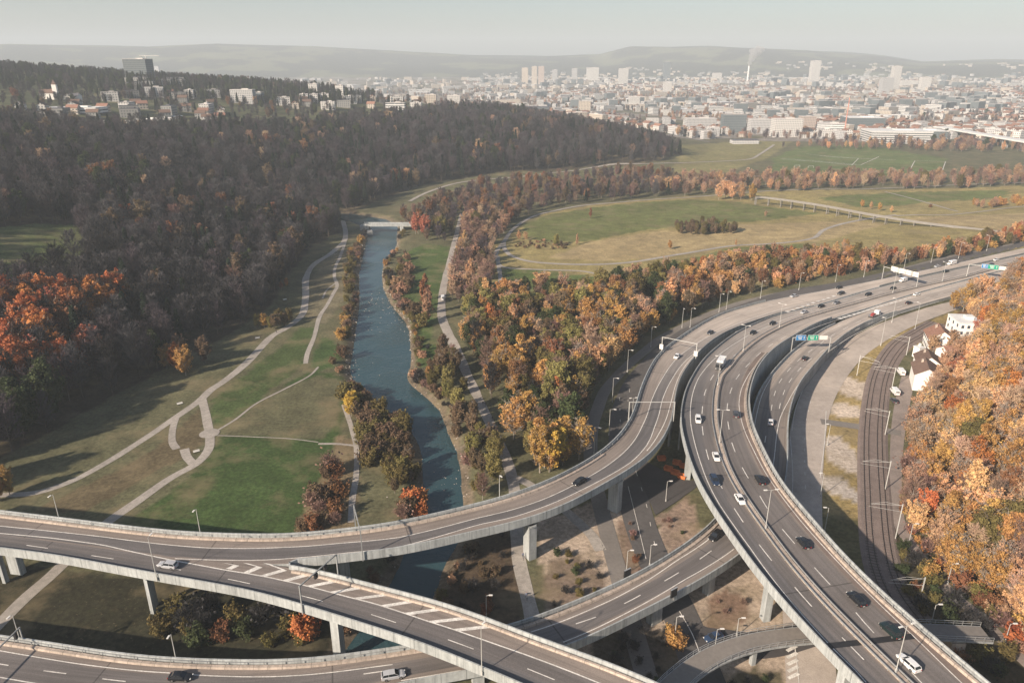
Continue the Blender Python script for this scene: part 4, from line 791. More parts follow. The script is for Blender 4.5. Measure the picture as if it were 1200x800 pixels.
def conifer(seed, h=19.0, r=2.9, n=1500):
    g = np.random.default_rng(seed); S = Soup(); t = g.uniform(0.0, 1.0, n) ** 0.8; z = h * (0.12 + 0.88 * t); rr = r * (1 - t) ** 0.85 * g.uniform(0.35, 1.05, n) + 0.08
    a = g.uniform(0, 2 * PI, n); p = np.stack([np.cos(a) * rr, np.sin(a) * rr, z - rr * 0.25], 1); d = unit(np.stack([np.cos(a), np.sin(a), -0.35 + 0.3 * g.normal(size=n)], 1)); s = unit(np.cross(d, np.array([0, 0, 1.0]) + 0.5 * g.normal(size=d.shape)))
    S.quads(p, d * g.uniform(0.35, 0.75, n)[:, None], s * g.uniform(0.14, 0.3, n)[:, None]); return S
# species: shape, leaf/twig material, plain words used in labels
SPEC = {}
def sp(name, words, meshes): SPEC[name] = (words, meshes)
def twiggy(seed, m, r=4.2, h=16.0, twigs=700, limbs=8, tw=0.22, w=.03):
    mb = MB(); v = np.vstack(bare(seed, h=h, r=r, twigs=twigs, w=w).v); tm = trunk_mesh(seed, h=h, r=r, m=m, limbs=limbs, tw=tw); mb.add([tuple(p.co) for p in tm.vertices], [tuple(p.vertices) for p in tm.polygons]); mb.add(v, [tuple(range(i, i + 4)) for i in range(0, len(v), 4)]); return mb.mesh('trunk', m)
def mk(kind, key, seed):
    dense = key in ('olive', 'green', 'lime')
    if kind == 'round': return crown(seed, r=4.3 + .5 * math.sin(seed * 3), leaves=8000 if dense else 7000, spread=.62 if dense else .5).mesh('crown', LM[key]), twiggy(seed, BARK if dense else BARK_PALE, twigs=300)
    if kind == 'sparse': return crown(seed, leaves=3600, blobs=120, hollow=0.35, size=0.18, spread=.6).mesh('crown', LM[key]), twiggy(seed, BARK_PALE, twigs=1500)
    if kind == 'tall': return crown(seed, h=18, r=2.9, z0=2.0, blobs=70, leaves=4200, size=0.23, pointy=0.55).mesh('crown', LM[key]), trunk_mesh(seed, h=18, r=2.4)
    if kind == 'bare': return bare(seed, twigs=2400, w=.036).mesh('crown', TM[key]), trunk_mesh(seed, r=3.6, limbs=9, tw=0.2, m=BARK if key in ('dark', 'grey', 'violet') else BARK_PALE)
    if kind == 'conifer': return conifer(seed).mesh('crown', LM[key]), trunk_mesh(seed, h=18, r=.3, limbs=0, tw=0.2)
    if kind == 'bush': return crown(seed, h=4.2, r=2.3, z0=0.0, blobs=55, leaves=1900, size=0.13, hollow=0.3, spread=.62).mesh('crown', LM[key]), trunk_mesh(seed, h=3.4, r=1.6, limbs=5, tw=0.09)
    if kind == 'barebush':
        s = bare(seed, h=4.4, r=2.3, twigs=1100, w=0.022, leaves=60); return s.mesh('crown', TM[key]), trunk_mesh(seed, h=3.4, r=1.6, limbs=5, tw=0.07)
for key, words in (('gold', 'golden'), ('orange', 'bright orange'), ('rust', 'rust brown'), ('olive', 'olive green'), ('green', 'dark green'), ('brown', 'dull brown'), ('yellow', 'yellow'), ('copper', 'copper pink'), ('peach', 'pale peach'), ('red', 'brick red'), ('lime', 'yellowish green')):
    sp(key, words + ' leafy', [mk('round', key, hash_) for hash_ in (sum(map(ord, key)), sum(map(ord, key)) + 5)])
for key in ('peach', 'gold', 'copper'): sp('thin_' + key, 'thinning ' + {'peach': 'pale peach', 'gold': 'golden', 'copper': 'copper pink'}[key], [mk('sparse', key, 40 + ord(key[0]))])
for key, words in (('gold', 'slender golden'), ('copper', 'slender copper pink'), ('rust', 'slender rust brown'), ('peach', 'slender pale peach')): sp('tall_' + key, words, [mk('tall', key, 3 + ord(key[0]))])
for key, words in (('grey', 'bare grey brown'), ('copper', 'bare copper brown'), ('pale', 'bare pale twigged'), ('dark', 'bare dark'), ('violet', 'bare purplish')): sp('bare_' + key, words, [mk('bare', key, 60 + ord(key[0])), mk('bare', key, 90 + ord(key[0]))])
sp('conifer', 'dark pointed conifer', [mk('conifer', 'needles', 5), mk('conifer', 'needles', 6)])
for key, words in (('olive', 'olive'), ('brown', 'brown'), ('rust', 'rust brown'), ('green', 'dark green'), ('gold', 'golden'), ('copper', 'copper pink'), ('orange', 'orange')): sp('bush_' + key, words, [mk('bush', key, 20 + ord(key[0]))])
for key, words in (('dark', 'bare dark'), ('copper', 'bare reddish')): sp('bush_bare_' + key, words, [mk('barebush', key, 33 + ord(key[0]))])
NOMH = lambda s: 4.2 if s.startswith('bush') else (19.0 if s == 'conifer' else (18.0 if s.startswith('tall') else 16.0))

# --- where nothing grows: paths, roads, decks
KEEP = []
for pts, w in PATHS: KEEP.append((catmull(GP(pts)[:, :2], 3), (max(w) if isinstance(w, list) else w) / 2 + 1.2))
def keep_out(x, y, m=0.0, decks=True):
    bad = np.zeros(x.shape, bool)
    for c, w in KEEP:
        b = (x > c[:, 0].min() - 8) & (x < c[:, 0].max() + 8) & (y > c[:, 1].min() - 8) & (y < c[:, 1].max() + 8)
        if b.any(): d, _, _ = seg_dist(x[b], y[b], c[::2] if len(c) > 40 else c); k = np.zeros(x.shape, bool); k[b] = d < w + m; bad |= k
    if decks:
        for r in (A_, A2_, B_, C_):
            b = (y < 620)
            if b.any():
                d = np.full(b.sum(), 1e9); W = np.zeros(b.sum())
                for i in range(0, len(r.c), 3):
                    q = np.hypot(x[b] - r.c[i, 0], y[b] - r.c[i, 1]); k = q < d; d[k] = q[k]; W[k] = max(r.hl[i], r.hr[i])
                kk = np.zeros(x.shape, bool); kk[b] = d < W + m + 1.5; bad |= kk
    for (a_, b_, c_) in HOUSES: bad |= np.hypot(x - a_, y - b_) < c_
    near = (y < 860) & (np.abs(x + 130) < 200)
    if near.any(): k = np.zeros(x.shape, bool); k[near] = H(x[near], y[near]) < -0.9; bad |= k
    return bad
HOUSES = [(*G(a, b)[:2], c) for a, b, c in [(1081, 451, 9), (1084, 436, 8), (1098, 408, 8.5), (1127, 396, 10), (1131, 357, 6), (1075, 470, 5), (1070, 440, 4)]]
TREES = []      # (x, y, z, species, variant, scale, rot, zone words)
def forest(poly, d, hmin, hmax, mix, zone, keep=0.5, exclude=None, only=None, jit=0.48, decks=True, margin=140):
    poly = np.asarray(poly)[:, :2]; lo, hi = poly.min(0), poly.max(0)
    gx, gy = np.meshgrid(np.arange(lo[0], hi[0], d), np.arange(lo[1], hi[1], d)); x = gx.ravel() + rng.uniform(-jit, jit, gx.size) * d; y = gy.ravel() + rng.uniform(-jit, jit, gx.size) * d
    m = inpoly(x, y, poly); x, y = x[m], y[m]
    if exclude is not None:
        for e in exclude: k = ~inpoly(x, y, e); x, y = x[k], y[k]
    if only is not None: k = only(x, y); x, y = x[k], y[k]
    if not len(x): return
    z = H(x, y); px, py, dep = project(x, y, z); k = (dep > 20) & (px > -margin) & (px < 1200 + margin) & (py < 800 + margin) & (py > 0); x, y, z = x[k], y[k], z[k]
    k = ~keep_out(x, y, keep, decks); x, y, z = x[k], y[k], z[k]
    names = list(mix); pr = np.array([mix[n] for n in names], float); pr /= pr.sum(); cl = vnoise(x, y, 38, len(TREES) + 1)
    for i in range(len(x)):
        # clumps: nearby trees tend to be of one kind
        u = (0.55 * rng.random() + 0.45 * (cl[i] * 0.5 + 0.5)); u = min(max((u - 0.5) * 1.25 + 0.5, 0), 0.9999) if rng.random() > .25 else rng.random()
        s = names[int(np.searchsorted(np.cumsum(pr), u, 'right').clip(0, len(names) - 1))]
        h = rng.uniform(hmin, hmax); TREES.append((x[i], y[i], z[i], s, int(rng.integers(0, len(SPEC[s][1]))), h / NOMH(s), rng.uniform(0, 2 * PI), zone))
def one(px, py, s, h, zone, v=0, wide=1.0):
    g = G(px, py); TREES.append((g[0], g[1], g[2], s, v % len(SPEC[s][1]), h / NOMH(s), rng.uniform(0, 2 * PI), zone))
VIL = [village]
# left wooded slope: keep a sight line open to the clearing
NEARL = np.array([(-1600, 60), (-200, -150), (-186, 60), (-165, 211), (-149, 270), (-134, 320), (-127, 370), (-135, 430), (-138, 500), (-150, 560), (-1600, 560)])
forest(wood_left, 8.4, 16, 24, {'bare_dark': 6, 'bare_grey': 6, 'bare_violet': 3, 'conifer': 2.0, 'brown': 1.0, 'bare_copper': .9, 'rust': .3, 'green': 1.1, 'orange': .2}, 'on the left hillside', exclude=[REG['clearing'], village], only=lambda x, y: y < 470)
forest(wood_left, 9.4, 16, 23, {'bare_grey': 6, 'bare_dark': 3.4, 'bare_violet': 4, 'conifer': 4.2, 'brown': .8, 'green': 1.2, 'bare_pale': .6, 'rust': .15}, 'in the woodland behind the river bend', exclude=[REG['clearing'], village], only=lambda x, y: (y >= 470) & (x < 20))
forest(wood_left, 9.5, 14, 20, {'bare_violet': 6, 'bare_grey': 3, 'bare_dark': 3, 'conifer': 2.2, 'bare_copper': 1.5, 'brown': 1}, 'on the wooded ridge below the city', only=lambda x, y: (y >= 470) & (x >= 20))
def clump(pts, s, h, zone, n=1, r=3.0):
    for (px, py) in pts:
        g = G(px, py)
        for k in range(n):
            x = g[0] + rng.normal() * r * (k > 0); y = g[1] + rng.normal() * r * (k > 0); ss = s if isinstance(s, str) else s[int(rng.integers(0, len(s)))]
            TREES.append((x, y, float(H(x, y)), ss, int(rng.integers(0, len(SPEC[ss][1]))), h * rng.uniform(.85, 1.1) / NOMH(ss), rng.uniform(0, 6.28), zone))
LH = 'among bare trees on the left hillside'
clump([(12, 400), (28, 415), (45, 400), (70, 395), (8, 425), (60, 415), (85, 410), (30, 385), (-5, 405), (100, 398), (20, 440), (60, 435), (10, 378), (50, 372), (90, 378), (120, 385), (140, 372), (35, 460)], ('orange', 'red', 'rust', 'orange'), 22, LH, 3, 6)
clump([(213, 428), (208, 434), (196, 432), (240, 426), (218, 440)], ('orange', 'gold', 'rust', 'brown'), 13, 'at the foot of the left hillside', 1)
clump([(180, 320), (168, 285), (235, 292), (205, 290), (256, 310), (60, 200), (70, 210), (150, 270)], ('orange', 'copper', 'rust'), 16, LH, 1)
clump([(0, 585), (12, 580), (-12, 590)], ('gold', 'brown'), 9, 'at the left edge beside the gravel path', 1)
clump([(325, 384), (318, 386), (335, 382), (310, 384), (340, 378)], ('olive', 'brown', 'gold'), 7.5, 'beside the left gravel path', 2, 2)
clump([(330, 340), (336, 336)], ('orange', 'rust'), 6, 'beside the left gravel path', 1)
clump([(30, 195), (170, 250), (300, 240), (340, 235), (230, 255)], ('rust', 'copper'), 16, LH, 1)
# river banks
forest(region([(404, 452), (420, 450), (440, 476), (470, 495), (482, 515), (492, 543), (488, 585), (468, 590), (455, 560), (432, 545), (420, 520), (408, 490)]), 4.6, 4.5, 8.5, {'bush_olive': 4, 'brown': 2, 'bush_brown': 3, 'bush_gold': 0.6, 'olive': 2.4, 'bush_orange': 0.15}, 'on the left river bank', keep=0, margin=60)
for line, sd, zn in ((_rl, -1, 'lining the left edge of the water'), (_rr, 1, 'lining the right edge of the water')):
    t, n = normals2(line)
    for i in range(0, len(line)):
        if rng.random() < ((.75 if line[i, 1] > 190 else .45) if sd > 0 else .45) * (.35 + .9 * (vnoise(line[i, 0], line[i, 1], 28, 91) > -.2)):
            o = 2.0 + abs(rng.normal()) * 2.4; x, y = line[i] + n[i] * o
            if in_river(np.array([x]), np.array([y]))[0]: x, y = line[i] - n[i] * o
            z = float(H(x, y))
            if z < -1.9 or y < 125: continue
            s_ = ('bush_brown', 'bush_olive', 'bush_bare_copper', 'bush_bare_dark', 'bush_copper', 'bush_gold')[int(rng.choice(6, p=[.27, .25, .16, .16, .11, .05]))]; TREES.append((x, y, z, s_, 0, rng.uniform(1.6, 4.6) / 4.2, rng.uniform(0, 6.28), zn))
clump([(414, 482), (412, 488)], 'yellow', 9, 'on the left river bank', 1); clump([(482, 592), (478, 600)], ('bush_orange', 'bush_brown'), 6.5, 'on the left river bank', 2, 2)
forest(region([(350, 622), (362, 590), (380, 560), (398, 545), (412, 552), (408, 590), (398, 625)]), 4.2, 3.5, 6, {'bush_rust': 3, 'bush_brown': 3, 'bush_bare_copper': 2, 'bush_gold': .6}, 'beside the meadow left of the river', keep=0)
forest(region([(408, 300), (424, 280), (420, 330), (414, 375), (405, 430), (395, 440), (400, 390), (405, 350)]), 6.5, 3.5, 7, {'bush_olive': 4, 'bush_gold': .5, 'bush_brown': 3}, 'on the far left river bank', keep=0)
forest(region([(455, 345), (470, 330), (468, 300), (478, 300), (482, 330), (474, 352), (492, 372), (500, 385), (480, 380), (462, 362)]), 5.0, 4, 8, {'bush_copper': 2, 'bush_brown': 3, 'brown': 2, 'bush_olive': 1}, 'on the far right river bank', keep=0)
clump([(499, 352), (496, 360), (503, 368), (500, 378)], ('tall_copper', 'tall_rust'), 17, 'between the river and the long path', 1)
clump([(490, 274), (498, 276)], 'red', 16, 'beside the river bridge', 2, 3); clump([(512, 275), (518, 277)], ('peach', 'olive'), 15, 'beside the river bridge', 1)
RB = 'between the river and the long path'
forest(region([(484, 452), (500, 440), (525, 405), (533, 420), (547, 452), (570, 505), (590, 548), (588, 590), (548, 606), (542, 570), (534, 525), (512, 478)]), 5.4, 6, 12, {'olive': 4, 'brown': 4, 'lime': 1.5, 'rust': 1.2, 'gold': 1, 'bare_copper': 2.4, 'bush_orange': .6}, RB, keep=0.3)
forest(region([(470, 252), (540, 246), (532, 272), (524, 285), (500, 284), (480, 280)]), 9, 8, 13, {'bare_copper': 3, 'bare_violet': 2, 'rust': 1, 'brown': 2}, 'near the river bridge', keep=0)
# strip along the upper path and the valley belt
forest(region([(545, 250), (600, 258), (592, 275), (580, 300), (578, 340), (584, 352), (560, 352), (538, 380), (524, 355), (530, 320), (538, 290)]), 7.4, 9, 15, {'bare_copper': 5, 'bare_pale': 1.5, 'copper': 2, 'bare_violet': 1.5, 'brown': 1.5, 'olive': .7}, 'along the upper end of the long path', keep=0.6)
clump([(540, 300), (545, 290), (548, 340), (552, 330)], ('peach', 'copper'), 13, 'along the upper end of the long path', 1)
forest(region([(500, 245), (560, 222), (640, 214), (720, 206), (790, 206), (800, 228), (740, 234), (680, 238), (640, 246), (600, 262), (540, 262), (500, 256)]), 10.5, 10, 17, {'bare_violet': 5, 'bare_copper': 3, 'brown': 2, 'rust': 1.2, 'bare_grey': 2, 'conifer': .5}, 'in the tree belt beyond the meadow', keep=0.6)
clump([(562, 185), (556, 192), (477, 215)], ('peach', 'thin_peach'), 19, 'in front of the wooded ridge', 1)
clump([(770, 224), (782, 226), (792, 224), (868, 234), (880, 235), (858, 234), (850, 232), (842, 234)], ('gold', 'peach', 'thin_peach'), 18, 'at the far edge of the meadow', 1)
forest(region([(800, 212), (900, 210), (1000, 208), (1100, 210), (1210, 206), (1320, 204), (1320, 214), (1200, 219), (1100, 222), (1000, 222), (900, 226), (800, 230)]), 11, 9, 16, {'copper': 3, 'bare_copper': 4, 'thin_copper': 3, 'bare_pale': 2, 'olive': 1.2, 'peach': 1}, 'in the far belt behind the footbridge', keep=0.6)
forest(region([(1130, 238), (1200, 236), (1300, 232), (1300, 244), (1200, 246), (1140, 247)]), 12, 5, 9, {'bush_gold': 2, 'copper': 1}, 'near the right edge of the meadow', keep=0.4)
# wood between the path and the motorway
MIDW = region([(534, 405), (545, 375), (570, 350), (600, 352), (640, 352), (700, 348), (740, 340), (800, 334), (822, 352), (838, 360), (815, 368), (786, 382), (748, 404), (728, 422), (708, 440), (692, 466), (682, 500), (680, 545), (668, 552), (635, 566), (612, 556), (600, 535), (585, 500), (568, 462), (550, 425)])
MW = 'in the wood between the long path and the motorway'
forest(MIDW, 6.6, 11, 18, {'olive': 5, 'brown': 2.6, 'lime': 2.4, 'bare_copper': 1.8, 'green': 2.2, 'gold': 2.6, 'peach': 1.2, 'thin_copper': .8, 'rust': .9, 'thin_gold': 2.6, 'orange': .5, 'bare_pale': 1.0, 'bare_dark': 1.6}, MW, keep=0.2)
clump([(638, 548), (652, 545), (660, 536), (645, 552)], ('gold', 'yellow', 'gold'), 16, MW, 1)
clump([(690, 418), (672, 420), (655, 410), (640, 420), (725, 395), (700, 440)], ('peach', 'gold', 'orange', 'lime'), 16, MW, 1)
forest(region([(720, 332), (780, 318), (860, 304), (950, 298), (1050, 300), (1130, 288), (1200, 270), (1320, 250), (1330, 262), (1205, 284), (1120, 300), (1050, 311), (990, 322), (930, 334), (875, 345), (838, 352), (800, 332), (760, 338)]), 5.6, 4, 10.5, {'copper': 3, 'thin_copper': 2, 'orange': .8, 'peach': 1.5, 'gold': 1.5, 'bush_gold': 1.5, 'rust': 1.6, 'olive': 1.4, 'green': 0.8, 'brown': 1.6, 'bush_copper': 2, 'bush_rust': 1.5}, 'along the meadow side of the motorway', keep=0.3)
# right wooded slope
RW = 'on the right hillside'
RWOOD = region([(1064, 590), (1064, 550), (1068, 520), (1074, 490), (1088, 470), (1104, 462), (1120, 450)])
rp = np.array([P(*q)[:2] for q in [(1220, 800), (1185, 752), (1150, 715), (1118, 688), (1086, 652), (1064, 620), (1062, 590), (1064, 550), (1068, 515), (1078, 482)]])
RPOLY = np.vstack([[(118, 60)], rp, [(150, 243), (163, 250), (176, 262), (196, 290), (212, 308), (216, 330), (222, 352), (252, 362), (286, 396), (322, 430), (352, 455), (420, 520), (640, 620), (640, 60)]])
for i in range(len(rp) - 1):
    for k in range(9):
        f = rng.random(); q = rp[i] * (1 - f) + rp[i + 1] * f; x, y = q[0] + rng.uniform(-.6, 4.5), q[1] + rng.uniform(-1, 1)
        if keep_out(np.array([x]), np.array([y]), .2, False)[0]: continue
        s_ = ('bush_orange', 'bush_rust', 'bush_gold', 'bush_copper', 'bush_olive', 'bush_bare_copper')[int(rng.integers(0, 6))]; TREES.append((x, y, float(H(x, y)), s_, 0, rng.uniform(2.2, 5.5) / 4.2, rng.uniform(0, 6.28), 'at the foot of the right hillside'))
forest(RPOLY, 5.4, 10, 16.5, {'thin_peach': 6, 'bare_pale': 3.5, 'peach': 2.6, 'thin_gold': 4, 'gold': 2.2, 'thin_copper': 3.5, 'copper': 1.4, 'orange': 1.8, 'bare_copper': 2.4, 'olive': .9, 'rust': .7}, RW, keep=0.0, margin=170)
clump([(1100, 458), (1108, 452), (1104, 440), (1112, 436), (1098, 466), (1120, 445), (1112, 415), (1092, 418), (1118, 425), (1142, 402), (1090, 470), (1128, 420)], ('copper', 'thin_copper', 'red', 'copper'), 11, 'around the white houses', 1)
forest(region([(1042, 640), (1056, 636), (1080, 665), (1110, 700), (1150, 735), (1165, 752), (1120, 745), (1075, 742), (1060, 710)]), 3.6, 2.2, 4.6, {'bush_rust': 2, 'bush_bare_dark': 3, 'bush_olive': 3, 'bush_green': 2, 'bush_gold': .8, 'bush_orange': 0.8}, 'between the railway and the hillside path', keep=0.0)
forest(region([(1110, 765), (1180, 765), (1240, 830), (1250, 900), (1150, 850)]), 4.0, 2, 4.5, {'bush_rust': 3, 'bush_bare_dark': 3, 'bush_olive': 2, 'bush_green': 1}, 'below the footbridge on the right', keep=0.0)
# scrub under the decks
UD = 'under the viaducts on the left'
forest(region([(175, 730), (230, 700), (300, 715), (372, 720), (380, 750), (340, 775), (250, 768), (190, 766)]), 5, 3, 6.5, {'bush_olive': 4, 'bush_green': 2, 'bush_bare_dark': 3, 'bush_rust': 2}, UD, keep=0, decks=False)
clump([(356, 748), (362, 740)], 'bush_orange', 6, UD, 1)
UM = 'on the bare ground under the motorway bridges'
forest(region([(640, 664), (660, 640), (690, 648), (705, 668), (712, 695), (680, 712), (650, 722), (636, 700)]), 4.8, 1.2, 2.6, {'bush_rust': 2, 'bush_olive': 2, 'bush_green': 1.5, 'bush_bare_dark': 3}, UM, keep=0, decks=False)
forest(region([(722, 615), (742, 612), (752, 660), (748, 690), (732, 690)]), 4.6, 1, 2.2, {'bush_rust': 2, 'bush_bare_copper': 3, 'bush_brown': 2}, UM, keep=0, decks=False)
forest(region([(772, 612), (800, 590), (812, 620), (808, 655), (788, 640)]), 4.6, .8, 1.8, {'bush_bare_copper': 3, 'bush_bare_dark': 1, 'bush_green': .5}, UM, keep=0, decks=False)
forest(region([(828, 700), (850, 690), (868, 700), (874, 722), (850, 740), (834, 732)]), 4.2, .8, 1.8, {'bush_bare_copper': 3, 'bush_rust': 1, 'bush_bare_dark': 1}, UM, keep=0, decks=False)
forest(region([(700, 750), (745, 745), (760, 735), (785, 740), (796, 790), (770, 810), (700, 800)]), 3.4, 1.2, 2.6, {'bush_bare_dark': 4, 'bush_green': 1}, UM, keep=0, decks=False)
forest(region([(845, 800), (880, 790), (915, 792), (920, 830), (850, 830)]), 3.0, 1, 2.0, {'bush_bare_dark': 2, 'bush_green': 2, 'bush_olive': 2}, UM, keep=0, decks=False)
forest(region([(520, 690), (548, 640), (596, 622), (598, 660), (600, 712), (560, 745)]), 4.4, 1.2, 3.2, {'bush_bare_dark': 4, 'bush_brown': 2, 'bush_rust': 1}, 'on the right bank below the curved ramp', keep=0, decks=False)
clump([(792, 758)], 'bush_gold', 4.2, UM, 2, 0.9)
# lone meadow trees (foot at the given pixel)
MD = 'standing alone on the meadow'
for px, py, s, h in [(692, 256, 'tall_rust', 10), (676, 287, 'tall_copper', 8.5), (785, 292, 'gold', 6.5), (897, 254, 'copper', 5), (862, 288, 'tall_peach', 5), (988, 290, 'peach', 6), (992, 290, 'gold', 6), (1010, 243, 'gold', 7), (1020, 245, 'peach', 7), (1030, 247, 'gold', 7.5), (1044, 249, 'peach', 6), (1090, 243, 'bush_rust', 3.5), (1171, 240, 'bush_rust', 4), (608, 281, 'peach', 7), (616, 282, 'thin_peach', 7), (652, 288, 'lime', 9)]: one(px, py, s, h, MD)
forest(region([(790, 268), (830, 262), (862, 270), (868, 274), (820, 276), (792, 274)]), 4.5, 5, 8, {'olive': 3, 'brown': 3, 'bush_green': 1}, 'in the thicket on the meadow', keep=0)
forest(region([(606, 284), (640, 282), (672, 287), (668, 292), (630, 292), (604, 290)]), 4.5, 1.2, 2.5, {'bush_copper': 2, 'bush_brown': 3}, 'on the rough patch at the meadow corner', keep=0)
HILLTOP = np.array([(-1500, 880), (-700, 960), (-560, 1040), (-400, 1080), (-250, 1160), (-230, 1330), (-600, 1500), (-1500, 1500)])
forest(HILLTOP, 12, 10, 16, {'bare_dark': 4, 'conifer': 4, 'green': 2, 'bare_violet': 2}, 'on the hill crest above the village', keep=0)
VILP = np.array([(-900, 780), (-620, 745), (-420, 765), (-265, 960), (-195, 1060), (-120, 1185), (-50, 1310), (-230, 1330), (-250, 1160), (-400, 1080), (-560, 1040), (-700, 960)])
# village and city trees
forest(VILP, 17, 9, 16, {'bare_violet': 3, 'conifer': 2.2, 'bare_grey': 3, 'bare_dark': 2, 'rust': .5, 'brown': 1, 'copper': .4, 'green': 1}, 'between the houses of the hill village', keep=0, only=lambda x, y: vnoise(x, y, 60, 77) > -0.25)
CITYP = np.array([(-700, 1300), (-200, 1330), (100, 1340), (330, 1150), (900, 1000), (1700, 1100), (3600, 4300), (-3600, 4300)])
forest(CITYP, 25, 10, 17, {'bare_copper': 4, 'bare_violet': 3, 'thin_copper': 1.5, 'copper': 1, 'bare_grey': 2, 'green': .5}, 'among the city houses', keep=0, only=lambda x, y: (vnoise(x, y, 110, 78) > -0.05) & (y < 3300), margin=60)
forest(CITYP, 20, 10, 16, {'bare_copper': 4, 'copper': 2, 'peach': .8, 'bare_violet': 1}, 'in the park strip behind the playing fields', keep=0, only=lambda x, y: (np.abs((y - 1130) - 0.1 * (x - 700)) < 50) & (x > 380), margin=60)

# --- the nearest trees are things of their own, the rest is one woodland
T = TREES; big = []
for i, t in enumerate(T):
    px, py, dep = project(t[0], t[1], t[2] + 5); hpx = NOMH(t[3]) * t[5] * F / dep
    inside = (-20 < px < 1220) and (-10 < py < 830); big.append(hpx * (1.0 if inside else 0.001) * (0.9 if t[3].startswith('bush') else 1))
order = sorted(range(len(T)), key=lambda i: -big[i]); chosen = set(); nt_, nb_ = 0, 0
for i in order:
    b = T[i][3].startswith('bush')
    if b and nb_ < 150: chosen.add(i); nb_ += 1
    elif not b and nt_ < 260: chosen.add(i); nt_ += 1
have = {(T[i][3], T[i][4]) for i in chosen}
for i in order:
    k = (T[i][3], T[i][4])
    if big[i] < 1: continue
    if k not in have: chosen.add(i); have.add(k)
    elif T[i][7] in (MD, 'in front of the wooded ridge', 'at the far edge of the meadow'): chosen.add(i)
VARIANTS = {}
for i in sorted(chosen, key=lambda i: -big[i]):
    x, y, z, s, v, sc, rz, zone = T[i]; words, ms = SPEC[s]; b = s.startswith('bush'); kind = 'shrub' if b else 'tree'
    nm = {'conifer': 'conifer_tree'}.get(s, 'shrub' if b else ('bare_tree' if s.startswith('bare') else 'autumn_tree'))
    lab = (words + ' ' + ('' if s == 'conifer' else ('bush ' if b else 'tree ')) + zone).replace('  ', ' ')
    r = empty(nm, (x, y, z), rz, lab, kind, lab.replace(words, words + ' plants' if b else words + ' trees')[:80] if False else (kind + 's, ' + words + ', ' + zone)); r.scale = (sc * rng.uniform(.9, 1.12), sc * rng.uniform(.9, 1.12), sc)
    cr = link('crown', ms[v][0], r); tk = link('trunk', ms[v][1], r); VARIANTS.setdefault((s, v), (cr, tk))
rest = [i for i in range(len(T)) if i not in chosen and (T[i][3], T[i][4]) in VARIANTS]
print("TREES", len(T), "things", len(chosen), "rest", len(rest), "variants", len(VARIANTS))
def scatter(name, idx, label):
    keys = list(VARIANTS); num = {k: i for i, k in enumerate(keys)}
    me = bpy.data.meshes.new(name); me.vertices.add(len(idx)); me.vertices.foreach_set("co", np.array([[T[i][0], T[i][1], T[i][2]] for i in idx], np.float32).ravel())
    for an, ty, f in (("variant", 'INT', lambda t: num[(t[3], t[4])]), ("size", 'FLOAT', lambda t: t[5]), ("turn", 'FLOAT', lambda t: t[6])):
        a = me.attributes.new(an, ty, 'POINT'); a.data.foreach_set("value", np.array([f(T[i]) for i in idx], np.int32 if ty == 'INT' else np.float32))
    o = link(name, me); ng = bpy.data.node_groups.new(name, 'GeometryNodeTree'); ng.interface.new_socket("Geometry", in_out='INPUT', socket_type='NodeSocketGeometry'); ng.interface.new_socket("Geometry", in_out='OUTPUT', socket_type='NodeSocketGeometry')
    N = ng.nodes; L = ng.links; gi = N.new("NodeGroupInput"); go = N.new("NodeGroupOutput"); join = N.new("GeometryNodeJoinGeometry")
    outs = []
    for k in keys:
        j = N.new("GeometryNodeJoinGeometry")
        for ob in VARIANTS[k]:
            oi = N.new("GeometryNodeObjectInfo"); oi.transform_space = 'ORIGINAL'; oi.inputs["Object"].default_value = ob; L.new(oi.outputs["Geometry"], j.inputs[0])
        gt = N.new("GeometryNodeGeometryToInstance"); L.new(j.outputs[0], gt.inputs[0]); outs.append(gt.outputs[0])
    for q in reversed(outs): L.new(q, join.inputs[0])
    m2p = N.new("GeometryNodeMeshToPoints"); L.new(gi.outputs[0], m2p.inputs[0]); iop = N.new("GeometryNodeInstanceOnPoints"); L.new(m2p.outputs[0], iop.inputs["Points"]); L.new(join.outputs[0], iop.inputs["Instance"])
    iop.inputs["Pick Instance"].default_value = True
    def na(n, ty): a = N.new("GeometryNodeInputNamedAttribute"); a.data_type = ty; a.inputs["Name"].default_value = n; return [s for s in a.outputs if s.name == "Attribute" and s.enabled][0]
    L.new(na("variant", 'INT'), iop.inputs["Instance Index"])
    cx = N.new("ShaderNodeCombineXYZ"); L.new(na("turn", 'FLOAT'), cx.inputs[2]); e2r = N.new("FunctionNodeEulerToRotation"); L.new(cx.outputs[0], e2r.inputs[0]); L.new(e2r.outputs[0], iop.inputs["Rotation"])
    c2 = N.new("ShaderNodeCombineXYZ"); sz = na("size", 'FLOAT')
    for k in range(3): L.new(sz, c2.inputs[k])
    L.new(c2.outputs[0], iop.inputs["Scale"]); L.new(iop.outputs[0], go.inputs[0])
    md = o.modifiers.new("scatter", 'NODES'); md.node_group = ng; props(o, label, None, None, 'stuff'); return o
if rest: scatter("woodland", rest, "mass of autumn woodland trees beyond the nearest ones")
